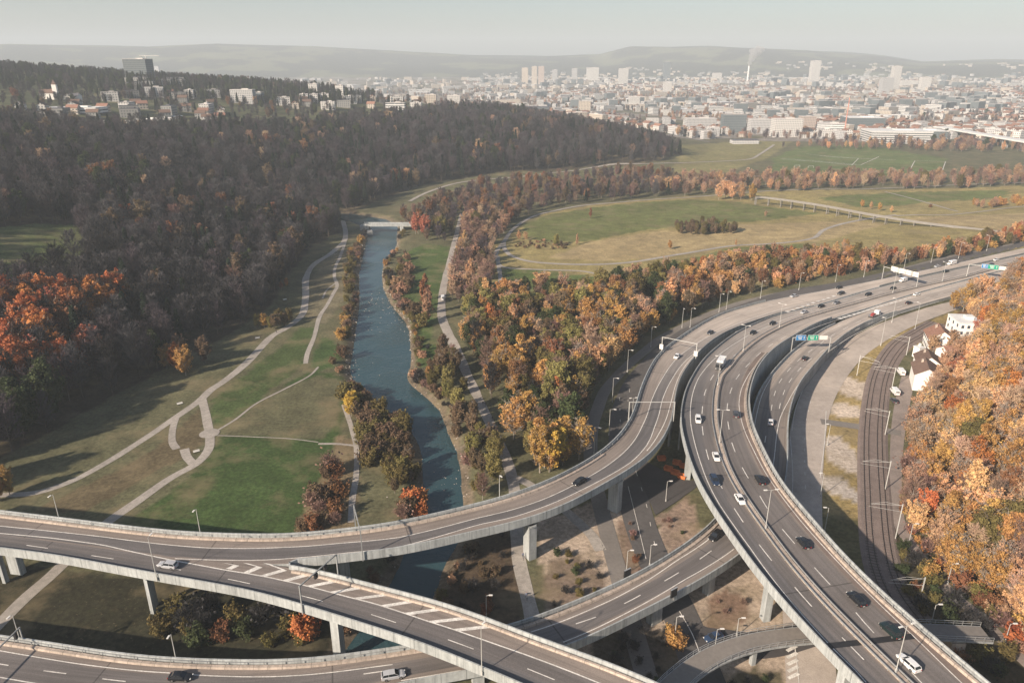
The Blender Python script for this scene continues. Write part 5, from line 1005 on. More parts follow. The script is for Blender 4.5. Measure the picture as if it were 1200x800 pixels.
# ------------------------------------------------------------------ cars, vans, lorries
GLASS = mat('car_glass', (0.015, 0.018, 0.022), 0.08, spec=0.6); TYRE = mat('tyre_rubber', (0.02, 0.02, 0.02), 0.85); RIM = mat('wheel_rim', (0.35, 0.35, 0.36), 0.35, metal=0.8)
HEADL = mat('headlight_glass', (0.75, 0.75, 0.72), 0.15); TAILL = mat('tail_light_red', (0.42, 0.02, 0.02), 0.3)
def paint(n, c): return mat('car_paint_' + n, c, 0.28, metal=0.15, spec=0.6)
PAINT = {'white': paint('white', (0.75, 0.75, 0.74)), 'silver': paint('silver', (0.42, 0.43, 0.45)), 'black': paint('black', (0.012, 0.013, 0.016)), 'dark blue': paint('dark_blue', (0.02, 0.035, 0.07)), 'dark grey': paint('dark_grey', (0.06, 0.062, 0.068)), 'blue': paint('blue', (0.03, 0.055, 0.11)), 'dark green': paint('dark_green', (0.010, 0.022, 0.022)), 'grey': paint('grey', (0.2, 0.2, 0.21)), 'pale blue': paint('pale_blue', (0.45, 0.55, 0.60)), 'red': paint('red', (0.3, 0.03, 0.02))}
def xsec(x, w, z0, z1, r=0.10):
    return [(x, -w, z0 + r), (x, -w + r, z0), (x, w - r, z0), (x, w, z0 + r), (x, w, z1 - r), (x, w - r * 1.5, z1), (x, -w + r * 1.5, z1), (x, -w, z1 - r)]
CARK = {  # length, half width, body stations (x, w, z0, z1), cabin (x bottom rear, x top rear, x top front, x bottom front, top z)
 'car': (4.5, .88, [(-2.25, .74, .42, .88), (-2.1, .84, .28, 1.0), (-1.2, .89, .22, .98), (0.9, .89, .22, .94), (1.75, .86, .25, .84), (2.15, .78, .30, .72), (2.27, .66, .38, .62)], (-1.95, -1.25, .25, 1.12, 1.46)),
 'estate car': (4.7, .89, [(-2.35, .78, .40, 1.0), (-2.25, .86, .28, 1.02), (-1.2, .90, .22, 1.0), (0.9, .90, .22, .95), (1.8, .87, .25, .86), (2.2, .80, .30, .74), (2.35, .68, .38, .64)], (-2.28, -1.95, .35, 1.2, 1.50)),
 'suv': (4.7, .94, [(-2.35, .82, .48, 1.08), (-2.25, .92, .34, 1.12), (-1.2, .95, .28, 1.10), (0.9, .95, .28, 1.06), (1.85, .92, .32, .98), (2.25, .84, .36, .86), (2.37, .72, .44, .74)], (-2.25, -1.9, .30, 1.15, 1.72))}
def wheel(parent, x, y, r=.32, w=.22):
    mb = MB(); mb.tube((0, -w / 2, 0), (0, w / 2, 0), r, n=14); t = mb.build('wheel', TYRE, parent); t.location = (x, y, r)
    m2 = MB(); s = 1 if y > 0 else -1; m2.tube((0, s * (w / 2 - .03), 0), (0, s * (w / 2 + .015), 0), r * .62, n=10); m2.build('rim', RIM, t)
def make_car(kind, colour):
    L_, w, st, (xb, xt, xf, xd, zt) = CARK[kind]; root = empty('car'); pm = PAINT[colour]
    mb = MB(); mb.lofted([xsec(*s) for s in st]); hb = st[3][3]
    wt = w * .74; mb.lofted([xsec(xt + .02, wt, zt - .07, zt - .01, .03), xsec((xt + xf) / 2, wt + .02, zt - .06, zt + .04, .03), xsec(xf, wt, zt - .07, zt, .03)])
    mb.build('body', pm, root, smooth=False)
    g = MB(); zb = hb - .06; wb = w * .90
    g.add([(xb, -wb, zb), (xd, -wb, zb), (xd, wb, zb), (xb, wb, zb), (xt, -wt, zt - .05), (xf, -wt, zt - .05), (xf, wt, zt - .05), (xt, wt, zt - .05)], [(0, 1, 5, 4), (1, 2, 6, 5), (2, 3, 7, 6), (3, 0, 4, 7), (4, 5, 6, 7)]); g.build('windows', GLASS, root)
    for y in (-1, 1):
        m = MB(); m.tube((xb + .04, y * wb * .99, zb + .02), (xt, y * (wt + .01), zt - .04), .05, n=4); m.tube(((xt + xf) / 2 - .1, y * (wb * .99), zb), ((xt + xf) / 2 - .1, y * (wt + .01), zt - .04), .04, n=4); m.tube((xd - .02, y * wb * .99, zb + .01), (xf, y * (wt + .01), zt - .04), .04, n=4); m.build('pillar', pm, root)
        m = MB(); m.box((st[-1][0] - .06, y * w * .66, .63), (.16, .30, .14)); m.build('headlight', HEADL, root)
        m = MB(); m.box((st[0][0] + .03, y * w * .76, .80), (.10, .24, .16)); m.build('tail_light', TAILL, root)
        m = MB(); m.box((xd - .32, y * (w + .07), hb + .03), (.16, .16, .12)); m.build('mirror', pm, root)
        for x in (-L_ * .30, L_ * .30): wheel(root, x, y * (w - .09), .33)
    m = MB(); m.box((st[0][0] - .005, 0, .52), (.03, .5, .12)); m.build('number_plate', PAINT['white'], root)
    return root
def make_van(colour, L_=5.6, hh=2.3):
    root = empty('van'); pm = PAINT[colour]; w = .98; mb = MB(); x0 = -L_ / 2
    mb.lofted([xsec(x0, w * .96, .45, hh, .08), xsec(x0 + .1, w, .35, hh + .05, .1), xsec(L_ / 2 - 1.75, w, .32, hh + .05, .12), xsec(L_ / 2 - 1.15, w * .98, .32, 1.35, .1), xsec(L_ / 2 - .2, w * .9, .34, 1.02, .1), xsec(L_ / 2, w * .8, .42, .9, .1)])
    mb.build('body', pm, root)
    g = MB(); a = L_ / 2; g.add([(a - 1.72, -w * .86, hh - .10), (a - 1.72, w * .86, hh - .10), (a - 1.12, w * .88, 1.42), (a - 1.12, -w * .88, 1.42)], [(0, 1, 2, 3)]); g.box((a - 2.1, 0, 1.65), (.8, 2 * w + .03, .55)); g.box((x0 + .02, 0, 1.65), (.06, 1.3, .5)); g.build('windows', GLASS, root)
    for y in (-1, 1):
        for x in (-L_ * .32, L_ * .31): wheel(root, x, y * (w - .08), .36, .24)
        m = MB(); m.box((a - .06, y * w * .66, .78), (.16, .26, .18)); m.build('headlight', HEADL, root); m = MB(); m.box((x0 + .02, y * w * .88, 1.0), (.08, .14, .45)); m.build('tail_light', TAILL, root)
    return root
def make_lorry(colour, L_=8.5, flat=False, box='white'):
    root = empty('lorry'); a = L_ / 2; mb = MB(); mb.box((a - 1.0, 0, 1.55), (2.0, 2.3, 2.3), taper=.93); mb.build('cab', PAINT[colour], root)
    g = MB(); g.box((a - .12, 0, 1.95), (.30, 2.05, .8)); g.box((a - .9, 0, 1.95), (.8, 2.28, .65)); g.build('windows', GLASS, root)
    m = MB(); m.box((-.3, 0, .75), (L_ - .6, .9, .3)); m.build('chassis', M['black'], root)
    if flat:
        m = MB(); m.box((-1.1, 0, 1.05), (L_ - 2.4, 2.4, .2)); m.build('load_bed', PAINT['grey'], root); m = MB(); m.box((-.4, .2, 1.5), (1.8, 1.4, .7)); m.box((-2.6, -.3, 1.4), (1.3, 1.2, .5)); m.build('load', PAINT['red'], root)
    else: m = MB(); m.box((-1.15, 0, 2.0), (L_ - 2.4, 2.45, 2.5)); m.build('box_body', PAINT[box], root)
    for y in (-1, 1):
        for x in (a - 1.2, -a + 1.2, -a + 2.5): wheel(root, x, y * 1.02, .46, .3)
        m = MB(); m.box((a, y * .85, .85), (.10, .3, .2)); m.build('headlight', HEADL, root)
    return root
PROTO = {}
def vehicle(kind, colour, label, loc, rz, group, cat=None, pitch=0.0):
    k = (kind, colour)
    if k not in PROTO:
        o = {'van': lambda: make_van(colour), 'box lorry': lambda: make_lorry(colour), 'minibus': lambda: make_van(colour, 7.2, 2.6), 'flat lorry': lambda: make_lorry(colour, 8.0, True)}.get(kind, lambda: make_car(kind, colour))(); PROTO[k] = o
    else: o = copy_tree(PROTO[k])
    o.location = loc; o.rotation_euler = (0, pitch, rz); props(o, label, cat or {'van': 'van', 'box lorry': 'lorry', 'flat lorry': 'lorry', 'minibus': 'minibus'}.get(kind, 'car'), group); return o
def on_road(r, px, py, d, kind, colour, label, group):
    q, o = r.so(px, py); p = r.at(q, o, 0.02); return vehicle(kind, colour, label, tuple(p), r.heading(q) + (0 if d > 0 else PI), group)
GA, GB, GCc, GD = "vehicles coming towards the camera on the motorway", "vehicles driving away on the motorway", "vehicles on the link road", "vehicles on the curved and straight ramps"
for px, py, k, c, lab in [
 (818, 493, 'estate car', 'white', "white car on the left carriageway at the inner bend, upper of the two white ones"), (839, 537, 'car', 'white', "white car left of the central reserve, just above the dark blue car"),
 (837, 565, 'suv', 'dark blue', "dark blue car in the outer left lane beside the wide bend of the motorway viaduct"), (867, 587, 'car', 'white', "white car hugging the central reserve, lowest on the left carriageway"),
 (844, 430, 'box lorry', 'dark grey', "small lorry with white box at the tight upper bend of the left carriageway"), (882, 391, 'car', 'black', "black car on the left carriageway above the small lorry"),
 (905, 380, 'car', 'black', "black car on the left carriageway beside the end of the dark retaining wall"), (942, 367, 'car', 'silver', "silver car next to the striped gore between ramp and motorway"),
 (962, 360, 'car', 'black', "black car right of the silver car near the striped gore"), (980, 356, 'car', 'grey', "grey car between two black ones on the upper left carriageway"),
 (1017, 346, 'estate car', 'black', "black estate car before the white sign gantry"), (1046, 339, 'car', 'black', "black car just short of the white sign gantry"),
 (1058, 330, 'van', 'white', "white van passing below the white sign gantry"), (1108, 319, 'car', 'dark green', "dark car between the two upper sign gantries"),
 (1161, 311, 'car', 'blue', "blue car behind the upper green sign"), (1167, 305.5, 'car', 'white', "white car farthest up the motorway at the right edge of the bend")]: on_road(B_, px, py, -1, k, c, lab, GA)
for px, py, k, c, lab in [(862, 487, 'suv', 'dark grey', "dark grey car alone right of the double lamp on the inner bend"), (890, 564, 'suv', 'black', "black car on the right carriageway where the viaduct passes over the link road"), (941, 638, 'car', 'black', "black car on the right carriageway with its front on the edge line, middle of three"),
 (1003, 704, 'estate car', 'black', "long black car on the right carriageway above the railway"), (1043, 741, 'suv', 'dark green', "dark green car with red rear lights just above the tarred joint"), (1064, 779, 'estate car', 'white', "white estate car on the lower right of the motorway viaduct below the joint"),
 (1139, 330, 'car', 'black', "black car below the upper green sign gantry")]: on_road(B_, px, py, 1, k, c, lab, GB)
for px, py, k, c, lab in [(943, 421, 'car', 'black', "black car on the link road below the green signs"), (903, 496, 'car', 'white', "white car in the shade of the motorway on the link road"), (1024, 371, 'flat lorry', 'white', "flat bed lorry carrying a red load on the link road"), (1065, 356, 'car', 'black', "black car ahead of the flat bed lorry"), (1074, 346, 'car', 'white', "small white car above the black one near the merging lane"),
 (838, 630, 'suv', 'black', "black car half hidden below the edge of the motorway viaduct")]: on_road(C_, px, py, 1 if px > 850 else -1, k, c, lab, GCc)
on_road(C_, 212, 795, 1, 'car', 'black', "black car with light roof bars on the lowest road at the bottom left", GD); on_road(C_, 461, 793, 1, 'estate car', 'silver', "silver car on the lowest road beside the straight ramp", GD)
on_road(A2_, 197, 664, -1, 'estate car', 'silver', "silver estate car before the chevron field on the left ramp", GD); on_road(A_, 679, 566, -1, 'car', 'black', "black car alone on the bend of the curved ramp", GD)
on_road(A_, 793, 419, -1, 'car', 'white', "white car under the upper portal of the curved ramp", GD); on_road(A_, 832, 391, -1, 'car', 'dark grey', "dark grey car on the curved ramp beyond the upper portal", GD)
on_road(A_, 930, 348, -1, 'car', 'silver', "silver car on the outermost far lane beside the verge", GD); on_road(A_, 983, 338, -1, 'car', 'black', "black car on the far lane, upper of a close pair", GD); on_road(A_, 985, 345, -1, 'suv', 'dark grey', "dark grey car on the far lane, lower of a close pair", GD)
on_road(A_, 1098, 313, -1, 'car', 'silver', "silver car behind the white minibus", GD); on_road(A_, 1115, 310, -1, 'minibus', 'white', "white minibus on the far lane near the lamp row", GD)
def on_ground(px, py, rz, kind, colour, label, group=None):
    g = G(px, py); vehicle(kind, colour, label, (g[0], g[1], g[2] + .15), math.radians(rz), group)
on_ground(519, 351, 95, 'van', 'white', "small white van driving on the long gravel path")
on_ground(836, 749, 200, 'car', 'blue', "dark blue car on the street below the curved footbridge")
on_ground(1055, 438, 80, 'van', 'white', "white van parked beside the railway, upper of two", "vans parked beside the railway"); on_ground(1048, 461, 84, 'van', 'white', "white van parked beside the railway, lower of two next to a dark car", "vans parked beside the railway")
on_ground(1047, 471, 84, 'car', 'dark grey', "dark grey car parked behind the lower white van")

# ------------------------------------------------------------------ lamps, masts, gantries, signs
LAMPG = mat('lamp_glass', (0.8, 0.8, 0.78), 0.3); POLE = mat('lamp_pole_grey', (0.50, 0.50, 0.48), 0.5, metal=0.3)
def make_lamp(h, double=False, arm=1.3):
    root = empty('street_lamp'); m = MB(); m.tube((0, 0, -.1), (0, 0, h * .5), .11, .09, 8); m.tube((0, 0, h * .5), (0, 0, h), .09, .06, 8); m.build('pole', POLE, root)
    m = MB(); m.box((0, 0, .45), (.3, .3, .9)); m.build('base', POLE, root)
    for s in ((-1, 1) if double else (1,)):
        m = MB(); m.tube((0, 0, h - .05), (s * arm, 0, h + .18), .045, .04, 6); m.build('arm', POLE, root)
        l = MB(); l.box((s * (arm + .35), 0, h + .18), (.9, .34, .14)); hd = l.build('lamp_head', M['white_paint'], root); g = MB(); g.box((s * (arm + .35), 0, h + .085), (.7, .26, .05)); g.build('lens', LAMPG, hd)
    return root
LP = {}
def lamp(p, h, label, group, rz=0.0, double=False, arm=1.3):
    k = (round(h * 2) / 2, double, arm)
    if k not in LP: o = make_lamp(*k); LP[k] = o
    else: o = copy_tree(LP[k])
    o.location = tuple(p); o.rotation_euler = (0, 0, rz); return props(o, label, 'street lamp', group)
ordn = ['lowest', 'second from the bottom', 'third from the bottom', 'fourth from the bottom', 'fifth from the bottom', 'sixth from the bottom', 'seventh from the bottom', 'eighth from the bottom', 'ninth from the bottom', 'tenth from the bottom', 'eleventh from the bottom', 'twelfth from the bottom', 'thirteenth from the bottom', 'fourteenth from the bottom', 'topmost']
for i, (px, py) in enumerate([(1058, 786), (903, 620), (846, 520), (841, 452), (866, 411), (912, 384), (1045, 343.5), (1106, 331)]):
    q, o = B_.so(px, py); o = med(q); lamp(B_.at(q, o, .3), 11, "double arm lamp on the motorway central reserve, %s of that row" % ordn[i], "double lamps on the central reserve", B_.heading(q) + PI / 2, True, 1.1)
row = [(696, 532), (713.5, 510), (717.5, 471), (735, 436), (762.5, 407), (799, 384), (808.6, 384), (842.5, 366), (851, 363), (891, 350), (936, 340), (979, 330), (1012, 325), (1059, 316), (1091, 308), (1123, 303), (1156, 294)]
for i, (px, py) in enumerate(row):
    g = G(px, py); nxt = G(*(row[i + 1] if i < len(row) - 1 else row[i - 1])); a = math.atan2(nxt[1] - g[1], nxt[0] - g[0]); lamp((g[0], g[1], g[2]), 10, "grey lamp on the verge beside ramp and motorway, number %s counted from the bottom" % ['one', 'two', 'three', 'four', 'five', 'six', 'seven', 'eight', 'nine', 'ten', 'eleven', 'twelve', 'thirteen', 'fourteen', 'fifteen', 'sixteen', 'seventeen'][i], "lamps along the verge beside the motorway", a - PI / 2)
g = G(740.5, 493); lamp(g, 9, "double arm lamp on the street between verge and curved ramp", None, 0.2, True, .8)
for i, (px, py, lab) in enumerate([(70, 605, "lamp outside the upper parapet of the left ramp, left of the silver car"), (236, 622, "lamp behind the left ramp before the green meadow"), (584, 580, "lamp behind the curved ramp above the river path")]):
    q, o = A_.so(px, py + 3); p = A_.at(q, A_.edge(q, -1) - .35, -1.2); lamp(p, 8.5, lab, "lamps fixed outside the curved ramp", A_.heading(q) - PI / 2, False, .7)
for px, py, side, r, lab in [(181, 684, 1, A2_, "lamp on the near parapet of the left ramp beside the pier"), (566, 790, 1, A2_, "tall lamp on the near parapet of the straight ramp, lower middle")]:
    q, o = r.so(px, py - 4); p = r.at(q, r.edge(q, side) + side * .3, -.6); lamp(p, 11.5, lab, "lamps on the near side of the straight ramp", r.heading(q) + PI / 2 * (1 if side > 0 else -1), False, .7)
for px, py, lab in [(209, 769, "lamp behind the lowest road, before the dark scrub"), (25, 748, "lamp on top of the portal post at the bottom left corner")]:
    q, o = C_.so(px, py); p = C_.at(q, C_.edge(q, -1) - .3, -.4); lamp(p, 7, lab, "lamps behind the lowest road", C_.heading(q) - PI / 2, False, .6)
for i, (px, py, h, rz, lab) in enumerate([(734, 672, 7, 0, "small lamp beside the narrow street under the bridges, behind the black sign"), (761, 663, 6.5, 0, "small lamp beside the street with painted arrows"), (570, 722, 6, 0, "small lamp in the scrub right of the river below the ramps"), (790, 754, 7.5, 0, "lamp beside the dark street above the yellow bush"), (838, 758, 5, 0, "small lamp next to the dark blue car"), (863, 745, 5, 0, "small lamp at the edge of the round scrub patch"),
     (966, 624, 8, PI, "lamp at the grass edge right of the motorway viaduct"), (961, 582, 8, PI, "lamp at the grass edge right of the wide slip road, lower one"), (969, 522, 8, PI, "lamp at the grass edge right of the wide slip road, upper one"), (1065, 636, 6, 0, "lamp on the hillside path beside the catenary mast"), (1110, 684, 6, 0, "lamp on the hillside path below the orange trees"), (1091, 731, 5.5, 0, "lamp at the curved footbridge on the right"), (1177, 754, 5.5, 0, "lamp at the right end of the curved footbridge"),
     (1045, 378, 12, 2.5, "tall lamp at the outer edge of the slip road, middle of three"), (1032, 405, 13, 2.5, "tall lamp at the outer edge of the slip road, lowest of three"), (1072, 386, 13, 2.5, "tall lamp at the outer edge of the slip road, uppermost of three"), (780, 588, 7, 0.0, "lamp at the dark yard under the curved ramp")]):
    g = G(px, py); lamp(g, h, lab, None, rz, False, .7)
def gantry(p, q, h, label, boxes=(), signs=(), cat='gantry', truss=.35, name='sign_gantry', mesh_col=None, one_post=False):
    """portal from world point p to q"""
    p = np.array(p, float); q = np.array(q, float); root = empty(name, tuple(p), 0, label, cat); a = math.atan2(q[1] - p[1], q[0] - p[0]); L_ = math.hypot(*(q - p)[:2]); root.rotation_euler = (0, 0, a); dz = q[2] - p[2]; mm = mesh_col or POLE
    for x, z0 in ((0, 0), (L_, dz))[:1 if one_post else 2]: m = MB(); m.box((x, 0, (z0 + h) / 2), (.24, .24, h - z0 + .3)); m.build('post', mm, root)
    m = MB(); m.box((L_ / 2, 0, h + .05), (L_ + .3, truss * .7, truss * .7)); m.build('beam', mm, root)
    for x, w, hh, mt, back in signs:
        s = MB(); s.box((x * L_, -.32 * back, h + .1), (w, .10, hh)); so = s.build('sign_panel', M['white_paint'] if mt == 'white' else M['sign_frame'], root)
        if mt != 'white':
            f = MB(); f.box((x * L_, -.39 * back, h + .1), (w - .2, .05, hh - .2)); f.build('sign_face', mt, so)
            t = MB(); n = 3
            for k in range(n): t.box((x * L_ - w * .12 + .1 * k, -.43 * back, h + .1 + hh * (.24 - .24 * k)), (w * (.48 - .08 * k), .03, hh * .09))
            t.box((x * L_ + w * .32, -.43 * back, h + .1), (.18, .03, hh * .5)); t.box((x * L_ + w * .32, -.43 * back, h + .1 + hh * .2), (.5, .03, .16), 0); t.build('sign_lettering', M['white_paint'], so)
    for x, w, hh in boxes: s = MB(); s.box((x * L_, 0, h - hh / 2 - .2), (w, .5, hh)); s.build('signal_box', M['black'], root)
    return root
M['sign_frame'] = mat('sign_frame', (0.5, 0.5, 0.5), 0.5)
M['sign_green'] = mat('sign_green', (0.0, 0.26, 0.17), 0.45); M['sign_blue'] = mat('sign_blue', (0.02, 0.16, 0.38), 0.45)
def rp(r, px, py, side, out=.5, dz=-.3): q, o = r.so(px, py); return r.at(q, r.edge(q, side) + side * out, dz)
gantry(rp(A_, 739, 492, -1), rp(A_, 790, 492, 1), 6.6, "thin white portal across the curved ramp above the pale guard wall", truss=.25)
o = gantry(rp(A_, 776, 412, -1), rp(A_, 815, 420, 1), 6.6, "white portal with two white cabinets across the upper curved ramp", truss=.3)
for x in (0, 1): m = MB(); L_ = math.hypot(*(rp(A_, 776, 412, -1) - rp(A_, 815, 420, 1))[:2]); m.box((x * L_, -.4, 2.6), (1.5, .6, 2.0)); m.build('cabinet', M['white_paint'], o)
gantry(rp(C_, 925, 412, -1), rp(C_, 966, 411, 1), 6.8, "sign gantry over the link road with one blue, one green and one white board", signs=((.20, 4.2, 2.4, M['sign_blue'], 1), (.52, 4.4, 2.4, M['sign_green'], 1), (.80, 3.4, 1.8, 'white', 1)))
gantry(rp(A_, 1036, 327, -1, .5), B_.at(B_.so(1073, 337)[0], med(B_.so(1073, 337)[0]), 0), 7.2, "gantry with four large white sign backs above the white van", signs=((.32, 5, 2.6, 'white', -1), (.52, 5, 2.6, 'white', -1), (.72, 5, 2.6, 'white', -1), (.88, 4.2, 2.6, 'white', -1)))
gantry(B_.at(B_.so(1131, 324)[0], med(B_.so(1131, 324)[0]), 0), rp(C_, 1172, 329, 1), 7.4, "farthest sign gantry with blue and green boards before the hillside trees", signs=((.42, 3.2, 2.4, M['sign_blue'], 1), (.64, 5.0, 2.6, M['sign_green'], 1), (.88, 3.0, 2.0, 'white', 1)))
gantry(rp(A2_, 352, 717, 1, .3, -.9), A2_.at(A2_.so(394, 679)[0], A2_.edge(A2_.so(394, 679)[0], -1) - .3, -.2), 7.0, "grey beam portal with two dark signal boxes spanning the straight ramp", boxes=((.42, .9, 1.2), (.68, .9, 1.2)), mesh_col=M['concrete_grey'], name='signal_portal')
gantry(rp(A_, 417, 619, -1, .4), rp(A_, 425, 652, 1, .4, -.9), 7.2, "slim portal seen edge on over the curved ramp above the river", mesh_col=M['concrete_grey'], name='signal_portal')
q = C_.so(25, 752)[0]; gantry(C_.at(q, C_.edge(q, -1) - .3, -.3), C_.at(q + 1, C_.edge(q, -1) + 17, -.3), 3.6, "grey portal post and beam leaving the picture at the lower left", mesh_col=M['concrete_grey'], name='signal_portal', boxes=((.08, .5, 1.4),))
for px, py, side, lab in [(735, 679, -1, "square black signal board on the upper parapet of the link viaduct"), (787, 700, 1, "square black signal board on the lower parapet of the link viaduct")]:
    p = rp(C_, px, py, side, .25, .5); root = empty('signal_board', tuple(p), C_.heading(C_.so(px, py)[0]) + PI / 2, lab, 'signal board', 'black signal boards on the link viaduct')
    m = MB(); m.tube((0, 0, -.8), (0, 0, .7), .07, n=6); m.build('post', POLE, root); m = MB(); m.box((0, 0, 1.3), (.3, 1.9, 2.1) if side > 0 else (.3, 2.0, 2.3)); bd = m.build('board', M['black'], root); m = MB(); m.box((.0, 0, 2.42), (.34, 2.0, .08)); m.build('hood', M['steel'], bd)

# ------------------------------------------------------------------ railway
RAILM = mat('rail_steel', (0.045, 0.035, 0.03), 0.5, metal=0.3); BALL = mat('track_ballast', (0.17, 0.135, 0.12), 0.95, [(0.4, 0.15, 4), (6, 0.3, 3)]); SLEEP = mat('sleeper', (0.13, 0.105, 0.095), 0.9, [(2, 0.2, 3)])
RLINE = [(1098, 379), (1085, 386), (1070, 395), (1057, 402), (1046, 414), (1038, 427), (1031, 443), (1026, 470), (1023, 505), (1023, 540), (1025, 580), (1027, 615), (1031, 650), (1040, 683), (1057, 712), (1085, 745), (1120, 790), (1180, 860)]
rc = catmull(GP(RLINE)[:, :2], 2.0); rc = smooth(rc, 11); rt, rn = normals2(rc)
def rpt(i, o, dz): x = rc[i, 0] + rn[i, 0] * o; y = rc[i, 1] + rn[i, 1] * o; return (x, y, float(H(x, y)) + dz)
bb = MB(); bb.lofted([[rpt(i, o, dz) for o, dz in ((-4.7, .02), (-3.9, .30), (-2, .33), (0, .33), (2, .33), (3.9, .30), (4.7, .02))] for i in range(len(rc))], closed=False)
props(bb.build('railway_bed', BALL), kind='structure')
for k, (off, lab) in enumerate(((-2.05, "left track of the double railway line beside the slip road"), (2.05, "right track of the double railway line nearest the hillside"))):
    root = empty('railway_track', rpt(len(rc) // 2, off, .33), 0, lab, 'railway track', 'double railway track')
    with Into(root):
        for s in (-.72, .72):
            m = MB(); m.lofted([[rpt(i, off + s - .08, .34), rpt(i, off + s + .08, .34), rpt(i, off + s + .06, .56), rpt(i, off + s - .06, .56)] for i in range(len(rc))]); m.build('rail', RAILM, root)
        m = MB(); s_ = arclen(rc); n = int(s_[-1] / 1.2)
        for j in range(n):
            t = j * 1.2; i = int(np.searchsorted(s_, t)) - 1; i = max(0, min(i, len(rc) - 2)); f = (t - s_[i]) / (s_[i + 1] - s_[i]); a = np.array(rpt(i, off, .34)); b = np.array(rpt(i + 1, off, .34)); p = a * (1 - f) + b * f; m.box(p, (.3, 2.5, .16), math.atan2(rt[i, 1], rt[i, 0]))
        so_ = m.build('sleepers', SLEEP, root); so_['kind'] = 'stuff'
def catenary(px, py, h, side, reach, label, frame=False):
    g = G(px, py); root = empty('catenary_mast', tuple(g), 0, label, 'catenary mast', 'catenary masts along the railway'); d, sgn, _ = seg_dist(np.array([g[0]]), np.array([g[1]]), rc); i = int(np.argmin(np.hypot(rc[:, 0] - g[0], rc[:, 1] - g[1]))); a = math.atan2(rn[i, 1], rn[i, 0]); v = rc[i] - g[:2]; root.rotation_euler = (0, 0, math.atan2(v[1], v[0]))
    m = MB(); m.box((0, 0, h / 2 - .3), (.22, .22, h + .6)); m.build('mast', POLE, root)
    m = MB(); m.tube((0, 0, h - .4), (reach, 0, h - 1.6), .04, n=5); m.tube((0, 0, h - .5), (reach * .55, 0, h - .3), .035, n=5); m.tube((reach * .55, 0, h - .3), (reach, 0, h - 1.6), .03, n=5); m.build('arm', POLE, root)
    m = MB(); m.tube((0, 0, h - 2.4), (reach * 1.05, 0, h - 2.4), .035, n=5); m.build('arm', POLE, root)
for px, py, h, lab in [(1049, 631, 11, "catenary mast beside the hillside path with long white arms"), (1037, 574, 10, "catenary mast left of the grey track above the long armed one"), (1037, 510, 9.5, "catenary mast at the railway crossing"), (1045, 455, 9, "catenary mast beside the two white vans"), (1078, 702, 6.5, "catenary portal mast in the shade beside the motorway"), (1062, 416, 8.5, "catenary mast beside the pink roofed sheds"), (1004, 440, 9, "catenary mast left of the tracks at the slip road")]: catenary(px, py, h, 1, 7.5, lab)
# ------------------------------------------------------------------ bridges
va2 = empty("curved_footbridge", (P(885, 760)[0], P(885, 760)[1], 0), 0, "narrow curved footbridge with railings passing below the motorway at the bottom", "footbridge")
FB = Road([(700, 880, 6.4), (730, 842, 6.4), (768, 800, 6.4), (800, 772, 6.4), (840, 750, 6.4), (880, 738, 6.4), (920, 732, 6.4), (980, 728, 6.3), (1040, 726, 6.2), (1085, 727, 6.1), (1125, 729, 5.8), (1150, 731, 5.4)],
          [(760, 890, 6.4), (785, 850, 6.4), (802, 803, 6.4), (830, 780, 6.4), (865, 762, 6.4), (900, 753, 6.4), (935, 748, 6.4), (990, 744, 6.3), (1040, 742, 6.2), (1090, 741, 6.1), (1135, 743, 5.8), (1168, 745, 5.4)], sm=7)
with Into(va2):
    mb = MB(); qs = FB.grid(0, FB.len, 1.5); mb.lofted([[FB.at(q, FB.edge(q, -1), -.04), FB.at(q, FB.edge(q, 1), -.04), FB.at(q, FB.edge(q, 1), -.4), FB.at(q, FB.edge(q, 1) - .9, -.8), FB.at(q, FB.edge(q, -1) + .9, -.8), FB.at(q, FB.edge(q, -1), -.4)] for q in qs]); mb.build('deck', M['concrete_grey'], va2)
    roadway(FB, 0, FB.len, va2, l=.25, rr=.25, m=M['asphalt_pale'])
    for sd in (-1, 1):
        mb = MB()
        for hgt in (.55, 1.1): mb.lofted([[FB.at(q, FB.edge(q, sd) - sd * a_, hgt + b_) for a_, b_ in ((.08, 0), (.16, 0), (.16, .08), (.08, .08))] for q in qs])
        for q in FB.grid(0, FB.len, 2.0): p = FB.at(q, FB.edge(q, sd) - sd * .12, .5); mb.box(p, (.07, .07, 1.2), FB.heading(q))
        mb.build('railing', M['steel'], va2)
    for px, py in [(884, 781), (1103, 770), (1010, 775), (800, 830)]: pier(FB, px, py, va2, size=(1.0, 1.0), web=.75)
    g = FB.at(FB.so(1118, 741)[0], 0, 0); mb = MB(); mb.box((g[0], g[1], g[2] / 2 - .6), (3.0, 5.0, g[2] - .4), FB.heading(FB.so(1118, 741)[0])); mb.build('abutment', M['concrete_tan'], va2)
# river bridge: pale girder on one river pier
bp, bq = P(429, 262, 5.0), P(492, 262, 5.0); root = empty('river_bridge', ((bp[0] + bq[0]) / 2, bp[1], -1.5), 0, "white concrete girder bridge across the river below the wooded ridge", 'bridge')
L_ = abs(bq[0] - bp[0]) + 10; m = MB(); m.box((3, 0, 5.4), (L_, 6.5, 1.1)); m.build('deck', M['concrete'], root)
for y in (-3.1, 3.1): m = MB(); m.box((3, y, 6.45), (L_, .25, 1.0)); m.build('parapet', M['concrete'], root)
m = MB(); m.box((7.0, 0, 2.0), (2.6, 6.2, 6.0)); m.build('pier', M['concrete'], root)
m = MB(); m.box((-L_ / 2 + 4, 0, 2.5), (7, 7.4, 5.4)); m.build('abutment', M['concrete_grey'], root); m = MB(); m.box((-L_ / 2 + 8, -6.5, .8), (5, 7, 3.4), .3); m.build('wing_wall', M['concrete_grey'], root)
M['walkway'] = mat('walkway_concrete', (.20, .19, .175), .85, [(.3, .1, 3)])
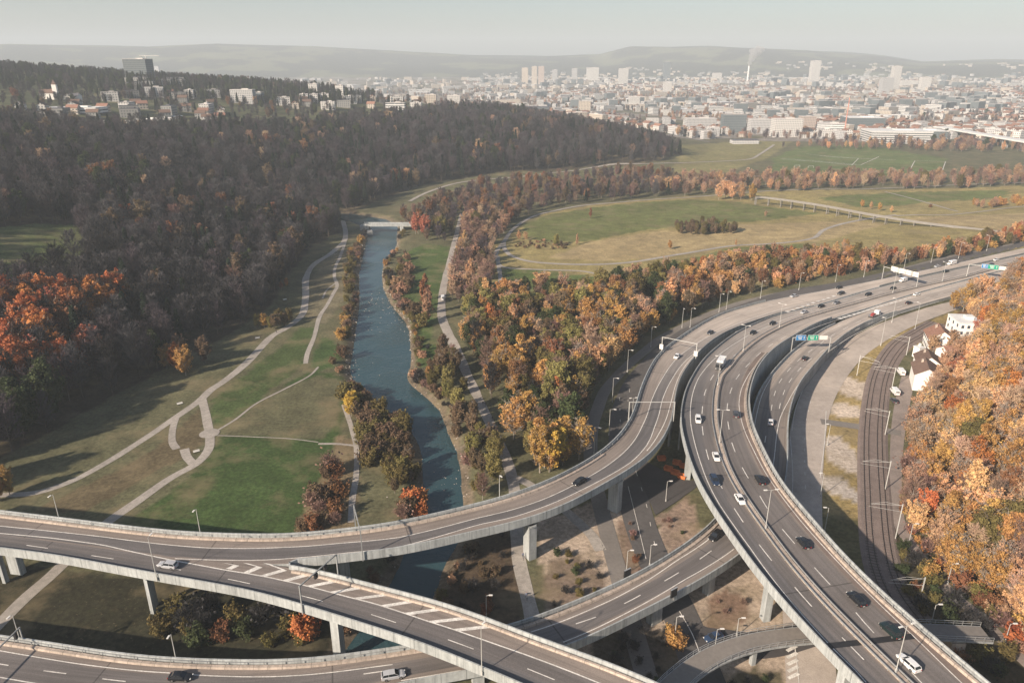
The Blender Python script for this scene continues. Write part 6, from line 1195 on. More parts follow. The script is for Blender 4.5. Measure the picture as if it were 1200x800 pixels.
# long footbridge across the meadow
fp = [(886, 231), (893, 231), (960, 240), (1020, 251), (1087, 261.5), (1160, 270), (1190, 274)]
fw = catmull([P(a, b, 6.5)[:2] for a, b in fp], 2.0); ft, fn = normals2(fw)
root = empty('meadow_viaduct', (fw[len(fw) // 2, 0], fw[len(fw) // 2, 1], 0), 0, "long low white walkway bridge on many slender piers crossing the far meadow", 'viaduct')
with Into(root):
    def fpt(i, o, z): return (fw[i, 0] + fn[i, 0] * o, fw[i, 1] + fn[i, 1] * o, z)
    mb = MB(); mb.lofted([[fpt(i, -1.6, 6.2), fpt(i, 1.6, 6.2), fpt(i, 1.6, 5.6), fpt(i, -1.6, 5.6)] for i in range(len(fw))]); mb.build('deck', M['walkway'], root)
    for o in (-1.5, 1.5): mb = MB(); mb.lofted([[fpt(i, o - .05, 6.18), fpt(i, o + .05, 6.18), fpt(i, o + .05, 6.9), fpt(i, o - .05, 6.9)] for i in range(0, len(fw), 2)]); mb.build('railing', M['walkway'], root)
    s_ = arclen(fw); n = int(s_[-1] // 11)
    for k in range(n + 1):
        i = int(np.searchsorted(s_, min(k * 11, s_[-1] - .1))); mb = MB()
        for o in (-1.2, 1.2): p = fpt(i, o, 0); mb.box((p[0], p[1], 2.7), (.55, .55, 6.2), math.atan2(ft[i, 1], ft[i, 0]))
        p = fpt(i, 0, 0); mb.box((p[0], p[1], 5.3), (.6, 3.4, .5), math.atan2(ft[i, 1], ft[i, 0])); mb.build('pier', M['walkway'], root)
# ------------------------------------------------------------------ buildings
def facade(name, wall, win=(0.04, 0.05, 0.06), sx=3.0, sz=3.0, fx=.45, fz=.5, rand=.12):
    """wall with rows of windows: object coordinates, x+y across, z up"""
    m = bpy.data.materials.new(name); m.use_nodes = True; nt = m.node_tree; N = nt.nodes; L = nt.links; b = N["Principled BSDF"]; b.inputs["Roughness"].default_value = .8
    tc = N.new("ShaderNodeTexCoord"); sp_ = N.new("ShaderNodeSeparateXYZ"); L.new(tc.outputs["Object"], sp_.inputs[0]); geo = N.new("ShaderNodeNewGeometry"); nrm = N.new("ShaderNodeSeparateXYZ"); vt = N.new("ShaderNodeVectorTransform"); vt.vector_type = 'NORMAL'; vt.convert_from = 'WORLD'; vt.convert_to = 'OBJECT'
    L.new(geo.outputs["Normal"], vt.inputs[0]); L.new(vt.outputs[0], nrm.inputs[0])
    def mt(op, a, b_=None, c=None):
        q = N.new("ShaderNodeMath"); q.operation = op
        for k, v in enumerate((a, b_)):
            if v is None: continue
            if isinstance(v, (int, float)): q.inputs[k].default_value = v
            else: L.new(v, q.inputs[k])
        return q.outputs[0]
    ay = mt('GREATER_THAN', mt('ABSOLUTE', nrm.outputs[0]), .5); u = mt('ADD', mt('MULTIPLY', sp_.outputs[1], ay), mt('MULTIPLY', sp_.outputs[0], mt('SUBTRACT', 1.0, ay)))
    fu = mt('FRACT', mt('DIVIDE', u, sx)); fv = mt('FRACT', mt('DIVIDE', sp_.outputs[2], sz))
    wx = mt('LESS_THAN', mt('ABSOLUTE', mt('SUBTRACT', fu, .5)), fx / 2); wz = mt('LESS_THAN', mt('ABSOLUTE', mt('SUBTRACT', fv, .55)), fz / 2); up = mt('LESS_THAN', mt('ABSOLUTE', nrm.outputs[2]), .5); k = mt('MULTIPLY', mt('MULTIPLY', wx, wz), up)
    oi = N.new("ShaderNodeObjectInfo"); mr = N.new("ShaderNodeMapRange"); mr.inputs[3].default_value = 1 - rand; mr.inputs[4].default_value = 1 + rand; L.new(oi.outputs["Random"], mr.inputs[0]); c = N.new("ShaderNodeVectorMath"); c.operation = 'SCALE'; c.inputs[0].default_value = wall; L.new(mr.outputs[0], c.inputs["Scale"])
    mx = N.new("ShaderNodeMix"); mx.data_type = 'RGBA'; L.new(k, mx.inputs[0]); L.new(c.outputs[0], mx.inputs[6]); mx.inputs[7].default_value = (*win, 1); L.new(mx.outputs[2], b.inputs["Base Color"]); return m
WALLS = {'white': facade('white_render_facade', (.50, .49, .47)), 'cream': facade('cream_facade', (.44, .39, .33), sx=3.4), 'grey': facade('grey_facade', (.42, .42, .42), sx=2.6), 'band': facade('banded_facade', (.55, .55, .54), sx=400, fx=.999, fz=.42, sz=3.4), 'dark': facade('dark_glass_facade', (.14, .16, .17), (.05, .07, .08), sx=2.2, fx=.7, fz=.7), 'pink': facade('pinkish_facade', (.42, .35, .31)), 'dull': facade('dull_village_facade', (.24, .24, .23), rand=.35)}
ROOFS = {'red': mat('clay_tile_roof', (.23, .125, .09), .9, [(1.2, .2, 4)], rand=.2), 'brown': mat('brown_tile_roof', (.13, .085, .065), .9, [(1.2, .2, 4)], rand=.2), 'flat': mat('flat_roof_gravel', (.44, .42, .40), .95, [(.5, .15, 4)], rand=.25), 'pale': mat('pale_metal_roof', (.62, .62, .60), .6, [(.5, .06, 3)], rand=.1), 'slate': mat('slate_roof', (.09, .09, .10), .8, [(1, .2, 3)])}
def gable(mb, w, d, h, rh, ov=.5, t=.25):
    v = [(-w / 2 - ov, -d / 2 - ov, h - .15), (w / 2 + ov, -d / 2 - ov, h - .15), (w / 2 + ov, d / 2 + ov, h - .15), (-w / 2 - ov, d / 2 + ov, h - .15), (-w / 2 - ov, 0, h + rh), (w / 2 + ov, 0, h + rh)]
    v += [(a, b, c + t) for a, b, c in v]
    return mb.add(v, [(6, 7, 11, 10), (8, 9, 10, 11), (0, 4, 5, 1), (2, 5, 4, 3), (0, 1, 7, 6), (2, 3, 9, 8), (1, 5, 11, 7), (5, 2, 8, 11), (3, 4, 10, 9), (4, 0, 6, 10)])
def house_parts(root, w, d, h, rh, wall, roof, chimney=True, windows=True):
    m = MB(); m.box((0, 0, h / 2 - 1), (w, d, h + 2))
    if rh: m.add([(-w / 2, -d / 2, h), (-w / 2, d / 2, h), (-w / 2, 0, h + rh), (w / 2, -d / 2, h), (w / 2, d / 2, h), (w / 2, 0, h + rh)], [(0, 2, 1), (3, 4, 5)])
    m.build('wall', wall, root); m = MB()
    if rh: gable(m, w, d, h, rh)
    else: m.box((0, 0, h + .15), (w + .3, d + .3, .36)); m.box((w * .12, d * .05, h + .9), (w * .3, d * .3, 1.4))
    r = m.build('roof', roof, root)
    if chimney and rh: m = MB(); m.box((w * .22, d * .15, h + rh * .9), (.8, .8, 1.8)); m.build('chimney', M['concrete_tan'], r)
PLAIN_WHITE = mat('white_plaster', (.74, .72, .68), .85, [(.4, .06, 4)]); WINM = mat('window_glass', (.05, .06, .08), .2)
def building(px, py, w, d, h, rh, wall, roof, rz, label, name='house', cat='house', group=None, g=None, wins=0):
    g = G(px, py) if g is None else g; root = empty(name, tuple(g), math.radians(rz), label, cat, group); house_parts(root, w, d, h, rh, wall, roof)
    if wins:
        for k in range(wins):
            for f in range(max(1, int(h // 3))):
                for sd in (-1, 1):
                    m = MB(); x = (k + .5) / wins * w - w / 2; m.box((x, sd * (d / 2 + .02), 1.7 + f * 2.9), (1.1, .12, 1.4)); m.build('window', WINM, root)
                    if k < max(2, int(d // 4)): m = MB(); m.box((sd * (w / 2 + .02), (k + .5) / max(2, int(d // 4)) * d - d / 2, 1.7 + f * 2.9), (.12, 1.1, 1.4)); m.build('window', WINM, root)
    return root
# houses at the foot of the right hillside
building(1081, 451, 12.5, 8.5, 6.5, 2.8, PLAIN_WHITE, ROOFS['brown'], 68, "white gabled house with brown roof standing nearest to the railway", group=None)
building(1084, 436, 10, 8.5, 5.5, 3.0, PLAIN_WHITE, ROOFS['brown'], 70, "brown roofed wing with a skylight behind the white gable", group=None)
building(1098, 408, 11, 10, 6, 3.6, PLAIN_WHITE, ROOFS['red'], 72, "white house with pink red roof and windows in its gable", wins=4)
building(1127, 396, 10, 13, 9, 0.0, PLAIN_WHITE, ROOFS['pale'], -8, "tall white house with flat tan roof and balconies", wins=4)
building(1113, 424, 9, 8, 5, 2.4, PLAIN_WHITE, ROOFS['red'], 10, "small red roofed house between the trees behind the white house", wins=2)
building(1131, 357, 7, 5, 3.2, 0, PLAIN_WHITE, ROOFS['pale'], 20, "white cabin at the end of the slip road before the trees", name='cabin', cat='cabin')
building(1075, 418, 3, 3, 4.5, 0, PLAIN_WHITE, ROOFS['pale'], 20, "small white kiosk beside the brown roofed house", name='kiosk', cat='kiosk')
# orange skips under the motorway
OR = mat('orange_skip', (.50, .15, .05), .6, [(1, .15, 4)])
for i, (px, py, rz, lab) in enumerate([(783, 551, -30, "orange skip left in the front row beside the dark yard"), (791, 555.5, -30, "orange skip in the middle of the front row beside the dark yard"), (799, 560, -30, "orange skip right in the front row beside the dark yard"), (775, 539, 5, "orange skip standing apart behind the front row"), (793, 544, -25, "orange skip behind the front row in the shade"), (801, 548, -25, "orange skip at the back near the viaduct wall")]):
    g = G(px, py); root = empty('skip', (g[0], g[1], g[2]), math.radians(rz), lab, 'skip', 'orange skips under the motorway viaduct'); m = MB(); s_ = 1
    m.add([(-1.1, -.8, .12), (1.1, -.8, .12), (1.1, .8, .12), (-1.1, .8, .12), (-1.35, -.95, 1.3), (1.35, -.95, 1.3), (1.35, .95, 1.3), (-1.35, .95, 1.3), (-1.22, -.82, 1.3), (1.22, -.82, 1.3), (1.22, .82, 1.3), (-1.22, .82, 1.3), (-1, -.7, .3), (1, -.7, .3), (1, .7, .3), (-1, .7, .3)], [(3, 2, 1, 0), (0, 1, 5, 4), (1, 2, 6, 5), (2, 3, 7, 6), (3, 0, 4, 7), (4, 5, 9, 8), (5, 6, 10, 9), (6, 7, 11, 10), (7, 4, 8, 11), (8, 9, 13, 12), (9, 10, 14, 13), (10, 11, 15, 14), (11, 8, 12, 15), (12, 13, 14, 15)]); m.build('tub', OR, root)
    for x in (-.5, .5): m = MB(); m.box((x, 0, .06), (.2, 1.5, .12)); m.build('skid', M['black'], root)
# hill village
def pxs(px, py): g = G(px, py); return project(*g)[2] / F      # metres per pixel there
def by_px(px, py, wpx, hpx, wall, roof, label, rz=0, rh=0, d=None, name='apartment_block', cat='apartment block', group=None, wins=False, dist=None):
    """building whose foot is at (px, py), wpx wide and hpx tall in the photo"""
    g = G(px, py) if dist is None else None
    if g is None: dd = ray(px, py); t = dist / dd[1]; g = np.array([dd[0] * t, dist, float(H(dd[0] * t, dist))])
    k = project(*g)[2] / F; w = wpx * k; h = hpx * k
    return building(0, 0, w, d or min(w * .7, 40), h, rh, wall, roof, rz, label, name, cat, group, g=g)
by_px(165, 93, 26, 22, WALLS['dark'], ROOFS['flat'], "big dark office block on the skyline of the left hill", d=28, name='office_block', cat='office block'); by_px(184, 92, 9, 13, WALLS['grey'], ROOFS['flat'], "lower grey block attached right of the dark skyline block", d=20, name='office_block', cat='office block')
by_px(286, 121, 26, 15, WALLS['grey'], ROOFS['flat'], "grey slab apartment block above the dark woods, left of centre", d=14); by_px(304, 120, 10, 11, WALLS['dark'], ROOFS['flat'], "dark narrow block right of the grey slab block", d=14)
by_px(368, 109, 11, 10, WALLS['white'], ROOFS['flat'], "small white tower block on the ridge", d=14); by_px(399, 113, 9, 12, WALLS['white'], ROOFS['flat'], "white block with balconies on the ridge, right of the small tower", d=12)
by_px(464, 131, 22, 10, WALLS['band'], ROOFS['flat'], "long white stepped apartment block on the ridge", d=14); by_px(488, 133, 13, 12, WALLS['white'], ROOFS['flat'], "white cube apartment block right end of the ridge row", d=14)
by_px(505, 121, 13, 11, WALLS['cream'], ROOFS['flat'], "pale apartment block behind the ridge woods", d=14, dist=1500); by_px(532, 124, 15, 13, WALLS['white'], ROOFS['flat'], "pale block with rows of windows behind the ridge woods", d=16, dist=1480)
by_px(88, 131, 64, 5, WALLS['band'], ROOFS['pale'], "long low school building with white bands at the left", d=26, name='school_building', cat='school'); by_px(90, 73 + 48, 10, 8, PLAIN_WHITE, ROOFS['slate'], "white gabled house above the long low school", rh=3, d=10, name='house', cat='house')
# church with a tower
g = G(57, 116); root = empty('church', tuple(g), .2, "small white church with pointed tower in the hill village", 'church'); k = project(*g)[2] / F
m = MB(); m.box((0, 0, 3), (16, 9, 8)); m.build('nave', PLAIN_WHITE, root); m = MB(); gable(m, 16, 9, 7, 4); m.build('roof', ROOFS['brown'], root); m = MB(); m.box((9.5, 0, 8), (5, 5, 18)); tw = m.build('tower', PLAIN_WHITE, root); m = MB(); m.add([(6.8, -2.7, 17), (12.2, -2.7, 17), (12.2, 2.7, 17), (6.8, 2.7, 17), (9.5, 0, 23)], [(0, 1, 4), (1, 2, 4), (2, 3, 4), (3, 0, 4)]); m.build('spire', ROOFS['brown'], tw)
BT = [('house', 'house', 11, 9, 6, 3, 'white', 'brown', 'white house with brown gabled roof'), ('house', 'house', 12, 10, 6.5, 3.2, 'cream', 'red', 'cream house with red gabled roof'), ('apartment_block', 'apartment block', 20, 12, 11, 0, 'white', 'flat', 'white flat roofed apartment block'), ('apartment_block', 'apartment block', 24, 12, 13, 0, 'grey', 'flat', 'grey flat roofed apartment block'),
      ('house', 'house', 16, 11, 10, 3, 'white', 'red', 'white three storey house with red roof'), ('warehouse', 'warehouse', 48, 30, 9, 0, 'white', 'pale', 'low pale roofed warehouse'), ('office_block', 'office block', 34, 16, 18, 0, 'band', 'flat', 'banded pale office block'), ('apartment_block', 'apartment block', 40, 12, 16, 0, 'cream', 'flat', 'long cream apartment block'), ('office_block', 'office block', 26, 18, 22, 0, 'dark', 'flat', 'dark glass office block'), ('warehouse', 'warehouse', 70, 36, 11, 0, 'grey', 'pale', 'wide grey hall with pale roof'), ('apartment_block', 'apartment block', 18, 14, 24, 0, 'pink', 'flat', 'pinkish mid rise block'), ('house', 'house', 12, 10, 6.5, 3.2, 'dull', 'brown', 'dull grey house with dark roof'), ('apartment_block', 'apartment block', 20, 12, 10, 0, 'dull', 'slate', 'dull grey apartment block')]
BP = {}
def place_b(t, x, y, rz, zone, sc=1.0):
    n, c, w, d, h, rh, wl_, rf, words = BT[t]
    if t not in BP: r = empty(n); house_parts(r, w, d, h, rh, WALLS[wl_], ROOFS[rf], chimney=False); BP[t] = r
    else: r = copy_tree(BP[t])
    r.location = (x, y, float(H(x, y))); r.rotation_euler = (0, 0, rz); r.scale = (sc, sc, sc); props(r, words + ' ' + zone, c, c + 's: ' + words + ' ' + zone); return r
g2 = np.random.default_rng(12); done = []
def free(x, y, r):
    for a, b, c in done[-400:]:
        if (a - x) ** 2 + (b - y) ** 2 < (r + c) ** 2: return False
    done.append((x, y, r)); return True
for px0, px1, py0, py1, n, ts, zone in [(60, 260, 112, 140, 26, (11, 12, 11, 12, 1, 2), 'in the hill village at upper left'), (150, 215, 98, 118, 10, (12, 3, 12), 'in the hill village below the skyline block'), (230, 262, 133, 143, 9, (0, 1), 'at the lower edge of the hill village'), (330, 470, 118, 129, 16, (11, 12, 2, 1), 'on the ridge between the woods'), (20, 60, 128, 140, 3, (0,), 'at the left edge of the hill village')]:
    for k in range(n * 3):
        px, py = g2.uniform(px0, px1), g2.uniform(py0, py1); g = G(px, py)
        if g[1] > 1500 or n <= 0 or not free(g[0], g[1], 8.5): continue
        n -= 1; place_b(int(g2.choice(ts)), g[0], g[1], g2.choice([.2, .2 + PI / 2, .5]) + g2.normal() * .08, zone)
# white caravans and sheds in a row below the village
for k in range(22):
    t = k / 21; px = 124 + t * 88 + g2.normal() * .6; py = 146 - 8 * t ** 1.6 + g2.normal() * .5; g = G(px, py); root = empty('garden_shed', tuple(g), g2.uniform(-.3, .3), "small pale garden shed in the curved row below the hill village", 'garden shed', 'garden sheds in the curved row below the village')
    m = MB(); m.box((0, 0, 1.2), (4.4, 3.2, 3)); m.build('wall', PLAIN_WHITE, root); m = MB(); gable(m, 4.4, 3.2, 2.6, .9, .3, .12); m.build('roof', ROOFS['pale'], root)
# ---- city: named buildings near the playing fields
C1 = "beside the playing fields"
by_px(1048, 166, 66, 13, WALLS['band'], ROOFS['pale'], "very long white office hall with banded front behind the playing fields", d=60, rz=-8, name='office_hall', cat='office hall'); by_px(1083, 166, 34, 13, WALLS['dark'], ROOFS['pale'], "dark end wing of the long white office hall", d=50, rz=-8, name='office_hall', cat='office hall')
by_px(1008, 156, 40, 14, WALLS['dark'], ROOFS['pale'], "dark glazed hall with broad pale roof left of the long office hall", d=60, rz=-8, name='office_hall', cat='office hall', dist=1480); by_px(972, 158, 30, 13, WALLS['band'], ROOFS['flat'], "curved banded white office block right of the pink chimney mast", d=30, rz=-20, name='office_block', cat='office block')
by_px(920, 160, 32, 20, WALLS['white'], ROOFS['flat'], "large white window grid block behind the playing fields", d=24, name='office_block', cat='office block'); by_px(888, 156, 24, 16, WALLS['grey'], ROOFS['flat'], "greenish grey glass block left of the white grid block", d=24, name='office_block', cat='office block'); by_px(858, 155, 26, 20, WALLS['dark'], ROOFS['flat'], "dark twin office block at the left end of the field front", d=24, name='office_block', cat='office block'); by_px(820, 152, 34, 13, WALLS['grey'], ROOFS['flat'], "low grey block at the far left of the field front", d=24, name='office_block', cat='office block')
by_px(944, 154, 16, 17, WALLS['pink'], ROOFS['flat'], "pinkish block between white grid block and banded office", d=22, name='office_block', cat='office block'); by_px(612, 127, 62, 8, WALLS['dark'], ROOFS['slate'], "long dark low hall behind the wooded ridge", d=40, name='industrial_hall', cat='industrial hall', dist=1500)
by_px(872, 168, 30, 4, WALLS['grey'], ROOFS['slate'], "low grey clubhouse at the edge of the playing fields", d=20, name='clubhouse', cat='clubhouse')
# raised railway viaduct at the right
a, b = G(1098, 158), G(1290, 195); root = empty('rail_viaduct', (a[0], a[1], 0), math.atan2(b[1] - a[1], b[0] - a[0]), "long pale elevated rail viaduct leaving the picture at the upper right", 'viaduct'); L_ = math.hypot(*(b - a)[:2]); m = MB(); m.box((L_ / 2, 0, 14), (L_, 18, 2.2)); m.build('deck', M['white_concrete'], root)
for k in range(9): m = MB(); m.box((L_ * (k + .5) / 9, 0, 6), (2.5, 9, 14)); m.build('pier', M['concrete_grey'], root)
# towers
def tower(px, py, wpx, hpx, wall, label, dist, group=None, d=None): return by_px(px, py, wpx, hpx, wall, ROOFS['flat'], label, d=d or 22, name='tower_block', cat='tower block', group=group, dist=dist)
TW = 'three slim twin towers on the city skyline'
tower(615, 98, 7, 20, WALLS['cream'], "pale tower block, left one of the three standing together", 3700); tower(626, 99, 6, 22, WALLS['cream'], "pale tower block, middle one of the three standing together", 3650); tower(634, 99, 7, 22, WALLS['pink'], "pinkish tower block, right one of the three standing together", 3650)
tower(673, 95, 6, 15, WALLS['grey'], "hazy grey tower left of the broad white block", 4200); tower(694, 96, 14, 16, WALLS['white'], "broad hazy white tower pair in the centre skyline", 4200, d=30); tower(730, 97, 11, 18, WALLS['white'], "white tower block right of the centre skyline", 3800); tower(743, 121, 12, 14, WALLS['white'], "white slab block before the skyline, above the pale roofs", 2150); tower(685, 129, 13, 18, WALLS['cream'], "cream office tower rising over the pale roofs", 1750)
tower(781, 88, 8, 20, WALLS['dark'], "tall teal glass tower on the skyline", 4600, d=30); tower(782, 103, 9, 15, WALLS['white'], "bright white tower in front of the teal tower", 2900); tower(650, 93, 6, 13, WALLS['grey'], "faint grey tower between centre skyline blocks", 4300); tower(953, 96, 10, 25, WALLS['white'], "stepped pale tower in the haze right of the steaming chimney", 3900, d=30)
tower(1037, 109, 13, 18, WALLS['grey'], "grey silo block beside the pale stepped tower", 2900, d=30); tower(1046, 109, 9, 29, WALLS['white'], "pale tall silo tower right of the grey silo block", 3000, d=25); tower(1082, 106, 11, 17, WALLS['white'], "white tower with grey side at the right of the skyline", 3000); tower(1063, 100, 20, 9, WALLS['white'], "broad pale block between the silo and the right tower", 3300, d=30); tower(840, 92, 10, 10, WALLS['white'], "small hazy white block left of the steaming chimney", 4200); tower(322, 92, 18, 12, WALLS['dark'], "dark hazy block in the distance above the ridge", 3000, d=30); tower(299, 91, 5, 8, WALLS['grey'], "small hazy tower left of the dark distant block", 3000)
tower(230, 100, 6, 12, WALLS['grey'], "slim grey tower behind the hill village", 1700, d=14); tower(8, 100 - 6, 3, 3, WALLS['white'], "small hut on the hill at the left edge", 1200, d=5)
def chimney(px, py, hpx, wpx, dist, label, m_, mast=False):
    dd = ray(px, py); t = dist / dd[1]; x = dd[0] * t; k = project(x, dist, 0)[2] / F; root = empty('chimney', (x, dist, float(H(x, dist))), 0, label, 'chimney'); h = hpx * k; w = wpx * k / 2; m = MB(); m.tube((0, 0, -2), (0, 0, h), w, w * .7, 12); s = m.build('stack', m_, root); m = MB(); m.tube((0, 0, h - w), (0, 0, h + .5), w * .85, n=12); m.build('rim', M['concrete_grey'], s); return root, h
ch, hch = chimney(876, 95, 21, 2.6, 3900, "tall slim chimney with white steam on the skyline", M['white_concrete']); chimney(989, 158, 44, 1.5, 1330, "slim pink brick chimney beside the banded office block", mat('pink_brick', (.45, .22, .17), .9)); chimney(164, 75, 1, 1, 1100, "short vent on the dark skyline block", M['steel'])
# tower crane on the dark block
g = G(165, 93); k = project(*g)[2] / F; root = empty('tower_crane', (g[0] + 4, g[1] + 22, g[2]), 0, "thin tower crane above the dark block on the left skyline", 'crane'); m = MB(); m.box((0, 0, 19), (1.2, 1.2, 38)); m.build('mast', M['steel'], root); m = MB(); m.box((6, 0, 37), (34, .9, 1.0)); m.build('jib', M['steel'], root); m = MB(); m.box((-8, 0, 36), (3, 1.5, 2)); m.build('counterweight', M['concrete_grey'], root)
# steam: overlapping soft lobes of vapour
vm = bpy.data.materials.new("steam_vapour"); vm.use_nodes = True; nt = vm.node_tree; nt.nodes.remove(nt.nodes["Principled BSDF"]); pv = nt.nodes.new("ShaderNodeVolumePrincipled"); pv.inputs["Color"].default_value = (1, 1, 1, 1); pv.inputs["Density"].default_value = 0.05; nt.links.new(pv.outputs[0], nt.nodes["Material Output"].inputs[1])
sb = bmesh.new()
for k, (dx, dz, rr) in enumerate([(2, 6, 11), (8, 22, 15), (18, 42, 21), (34, 60, 24), (10, 58, 17), (52, 66, 17)]):
    ret = bmesh.ops.create_icosphere(sb, subdivisions=3, radius=rr, matrix=Matrix.Translation((dx, 0, dz)))
    for v in ret['verts']: p = v.co; v.co = p + (p - Vector((dx, 0, dz))) * .18 * float(vnoise(np.array(p.x * 3 + k * 9), np.array(p.z * 3), 14, 5))
me = bpy.data.meshes.new("steam_plume"); sb.to_mesh(me); sb.free(); me.materials.append(vm); o = link("steam_plume", me, None, tuple(ch.location + Vector((0, 0, hch + 2)))); props(o, "white steam plume rising from the tall skyline chimney", "steam plume", None, "stuff")
# ---- the mass of the city
cand = []
for k in range(26000):
    y = 1180 * math.exp(g2.uniform(0, 1.42)); x = g2.uniform(-.95, 1.15) * (y + 150)
    px, py, dep = project(x, y, float(H(x, y)))
    if not (-60 < px < 1260): continue
    if y < 1290 + max(0, (330 - x)) * .55 and x > -150: continue
    if x <= -150 and y < 1650: continue
    if x > 320 and y < 1240: continue
    dens = 1.0 if px > 560 else .40
    if (px < 560 and y > 2600): dens = .28
    if vnoise(np.array(x), np.array(y), 150, 41) + .35 * vnoise(np.array(x), np.array(y), 60, 42) < (-.35 if px > 560 else .1) or g2.random() > dens: continue
    cand.append((x, y, dep))
cand.sort(key=lambda t: t[2]); grid = {}; keepc = []
for x, y, dep in cand:
    big_ = vnoise(np.array(x), np.array(y), 300, 43); ts = (5, 6, 7, 9, 8, 2, 3) if big_ > .05 else (0, 1, 4, 2, 3, 4, 7)
    t = int(g2.choice(ts)); r = max(BT[t][2], BT[t][3]) * .56; c = (int(x // 60), int(y // 60)); ok = True
    for i in (-1, 0, 1):
        for j in (-1, 0, 1):
            for a, b, rr in grid.get((c[0] + i, c[1] + j), ()):
                if (a - x) ** 2 + (b - y) ** 2 < (r + rr) ** 2: ok = False; break
            if not ok: break
        if not ok: break
    if not ok or any((a - x) ** 2 + (b - y) ** 2 < (r + 25) ** 2 for a, b in ((q.location.x, q.location.y) for q in bpy.data.objects if q.name.startswith(('office', 'tower_block', 'industrial')) and q.parent is None and 'category' in q)) and dep < 1900: continue
    grid.setdefault(c, []).append((x, y, r)); ang = .25 + .5 * float(np.round(vnoise(np.array(x), np.array(y), 220, 44) * 2)) / 2 + (PI / 2 if g2.random() < .5 else 0); keepc.append((t, x, y, ang, g2.uniform(.85, 1.2)))
print("CITY", len(keepc))
NI = 150
for t, x, y, a, s in keepc[:NI]:
    zone = 'in the left half of the near city edge' if project(x, y, 0)[0] < 700 else ('at the city edge left of the halls' if project(x, y, 0)[0] < 960 else 'behind the long office hall at the city edge'); place_b(t, x, y, a, zone, s)
mbs = {}
for t, x, y, a, s in keepc[NI:]:
    n, c, w, d, h, rh, wl_, rf, words = BT[t]; wk = wl_ if y < 2200 else wl_; mw = mbs.setdefault('c', MB()); wi = list(WALLS).index(wl_); ri = len(WALLS) + list(ROOFS).index(rf); z = float(H(x, y)); ca, sa = math.cos(a), math.sin(a)
    mw.box((x, y, z + h * s / 2 - 1), (w * s, d * s, h * s + 2), a, mi=wi)
    tmp = MB(); (gable(tmp, w * s, d * s, h * s, rh * s) if rh else tmp.box((0, 0, h * s + .2), (w * s + .2, d * s + .2, .4))); mw.add([(x + p[0] * ca - p[1] * sa, y + p[0] * sa + p[1] * ca, z + p[2]) for p in tmp.v], tmp.f, ri)
o = mbs['c'].build("distant_city_buildings", list(WALLS.values()) + list(ROOFS.values())); props(o, "mass of pale roofs and blocks filling the distant city", None, None, 'stuff')
# village houses climbing the far hills: tiny, uncountable
mw = MB()
for k in range(520):
    y = g2.uniform(4600, 5700); x = g2.uniform(-.05, 1.0) * y * .9; 
    if vnoise(np.array(x), np.array(y), 500, 51) < -.2: continue
    mw.box((x, y, float(H(x, y)) + 4), (g2.uniform(12, 34), 14, g2.uniform(8, 14)), g2.uniform(-.3, .3), mi=int(g2.integers(0, 2)))
props(mw.build("hillside_suburb_buildings", [WALLS['cream'], WALLS['dull']]), "tiny pale buildings on the lower slopes of the far hills", None, None, 'stuff')
# playing fields: white lines, goals
for i, (pts) in enumerate([[(932, 188), (998, 194), (1006, 186), (945, 181)], [(916, 186), (1004, 193)], [(960, 183), (1050, 188)], [(1066, 200), (1104, 201), (1108, 190), (1072, 189), (1066, 200)], [(915, 187), (1008, 194), (1030, 184)]]):
    [drape("field_line", [pts[k], pts[k + 1]], 0.8, M['paint'], dz=.25, cross=1, step=6) for k in range(len(pts) - 1)]
for i, (px, py) in enumerate([(934, 196), (950, 197)]):
    g = G(px, py); root = empty('football_goal', tuple(g), .2, "white football goal on the playing field, %s of the two" % ('left' if i == 0 else 'right'), 'goal'); m = MB(); m.box((0, 0, 2.44), (7.3, .2, .2)); m.build('crossbar', M['white_paint'], root)
    for x in (-3.65, 3.65): m = MB(); m.box((x, 0, 1.2), (.2, .2, 2.4)); m.build('post', M['white_paint'], root)
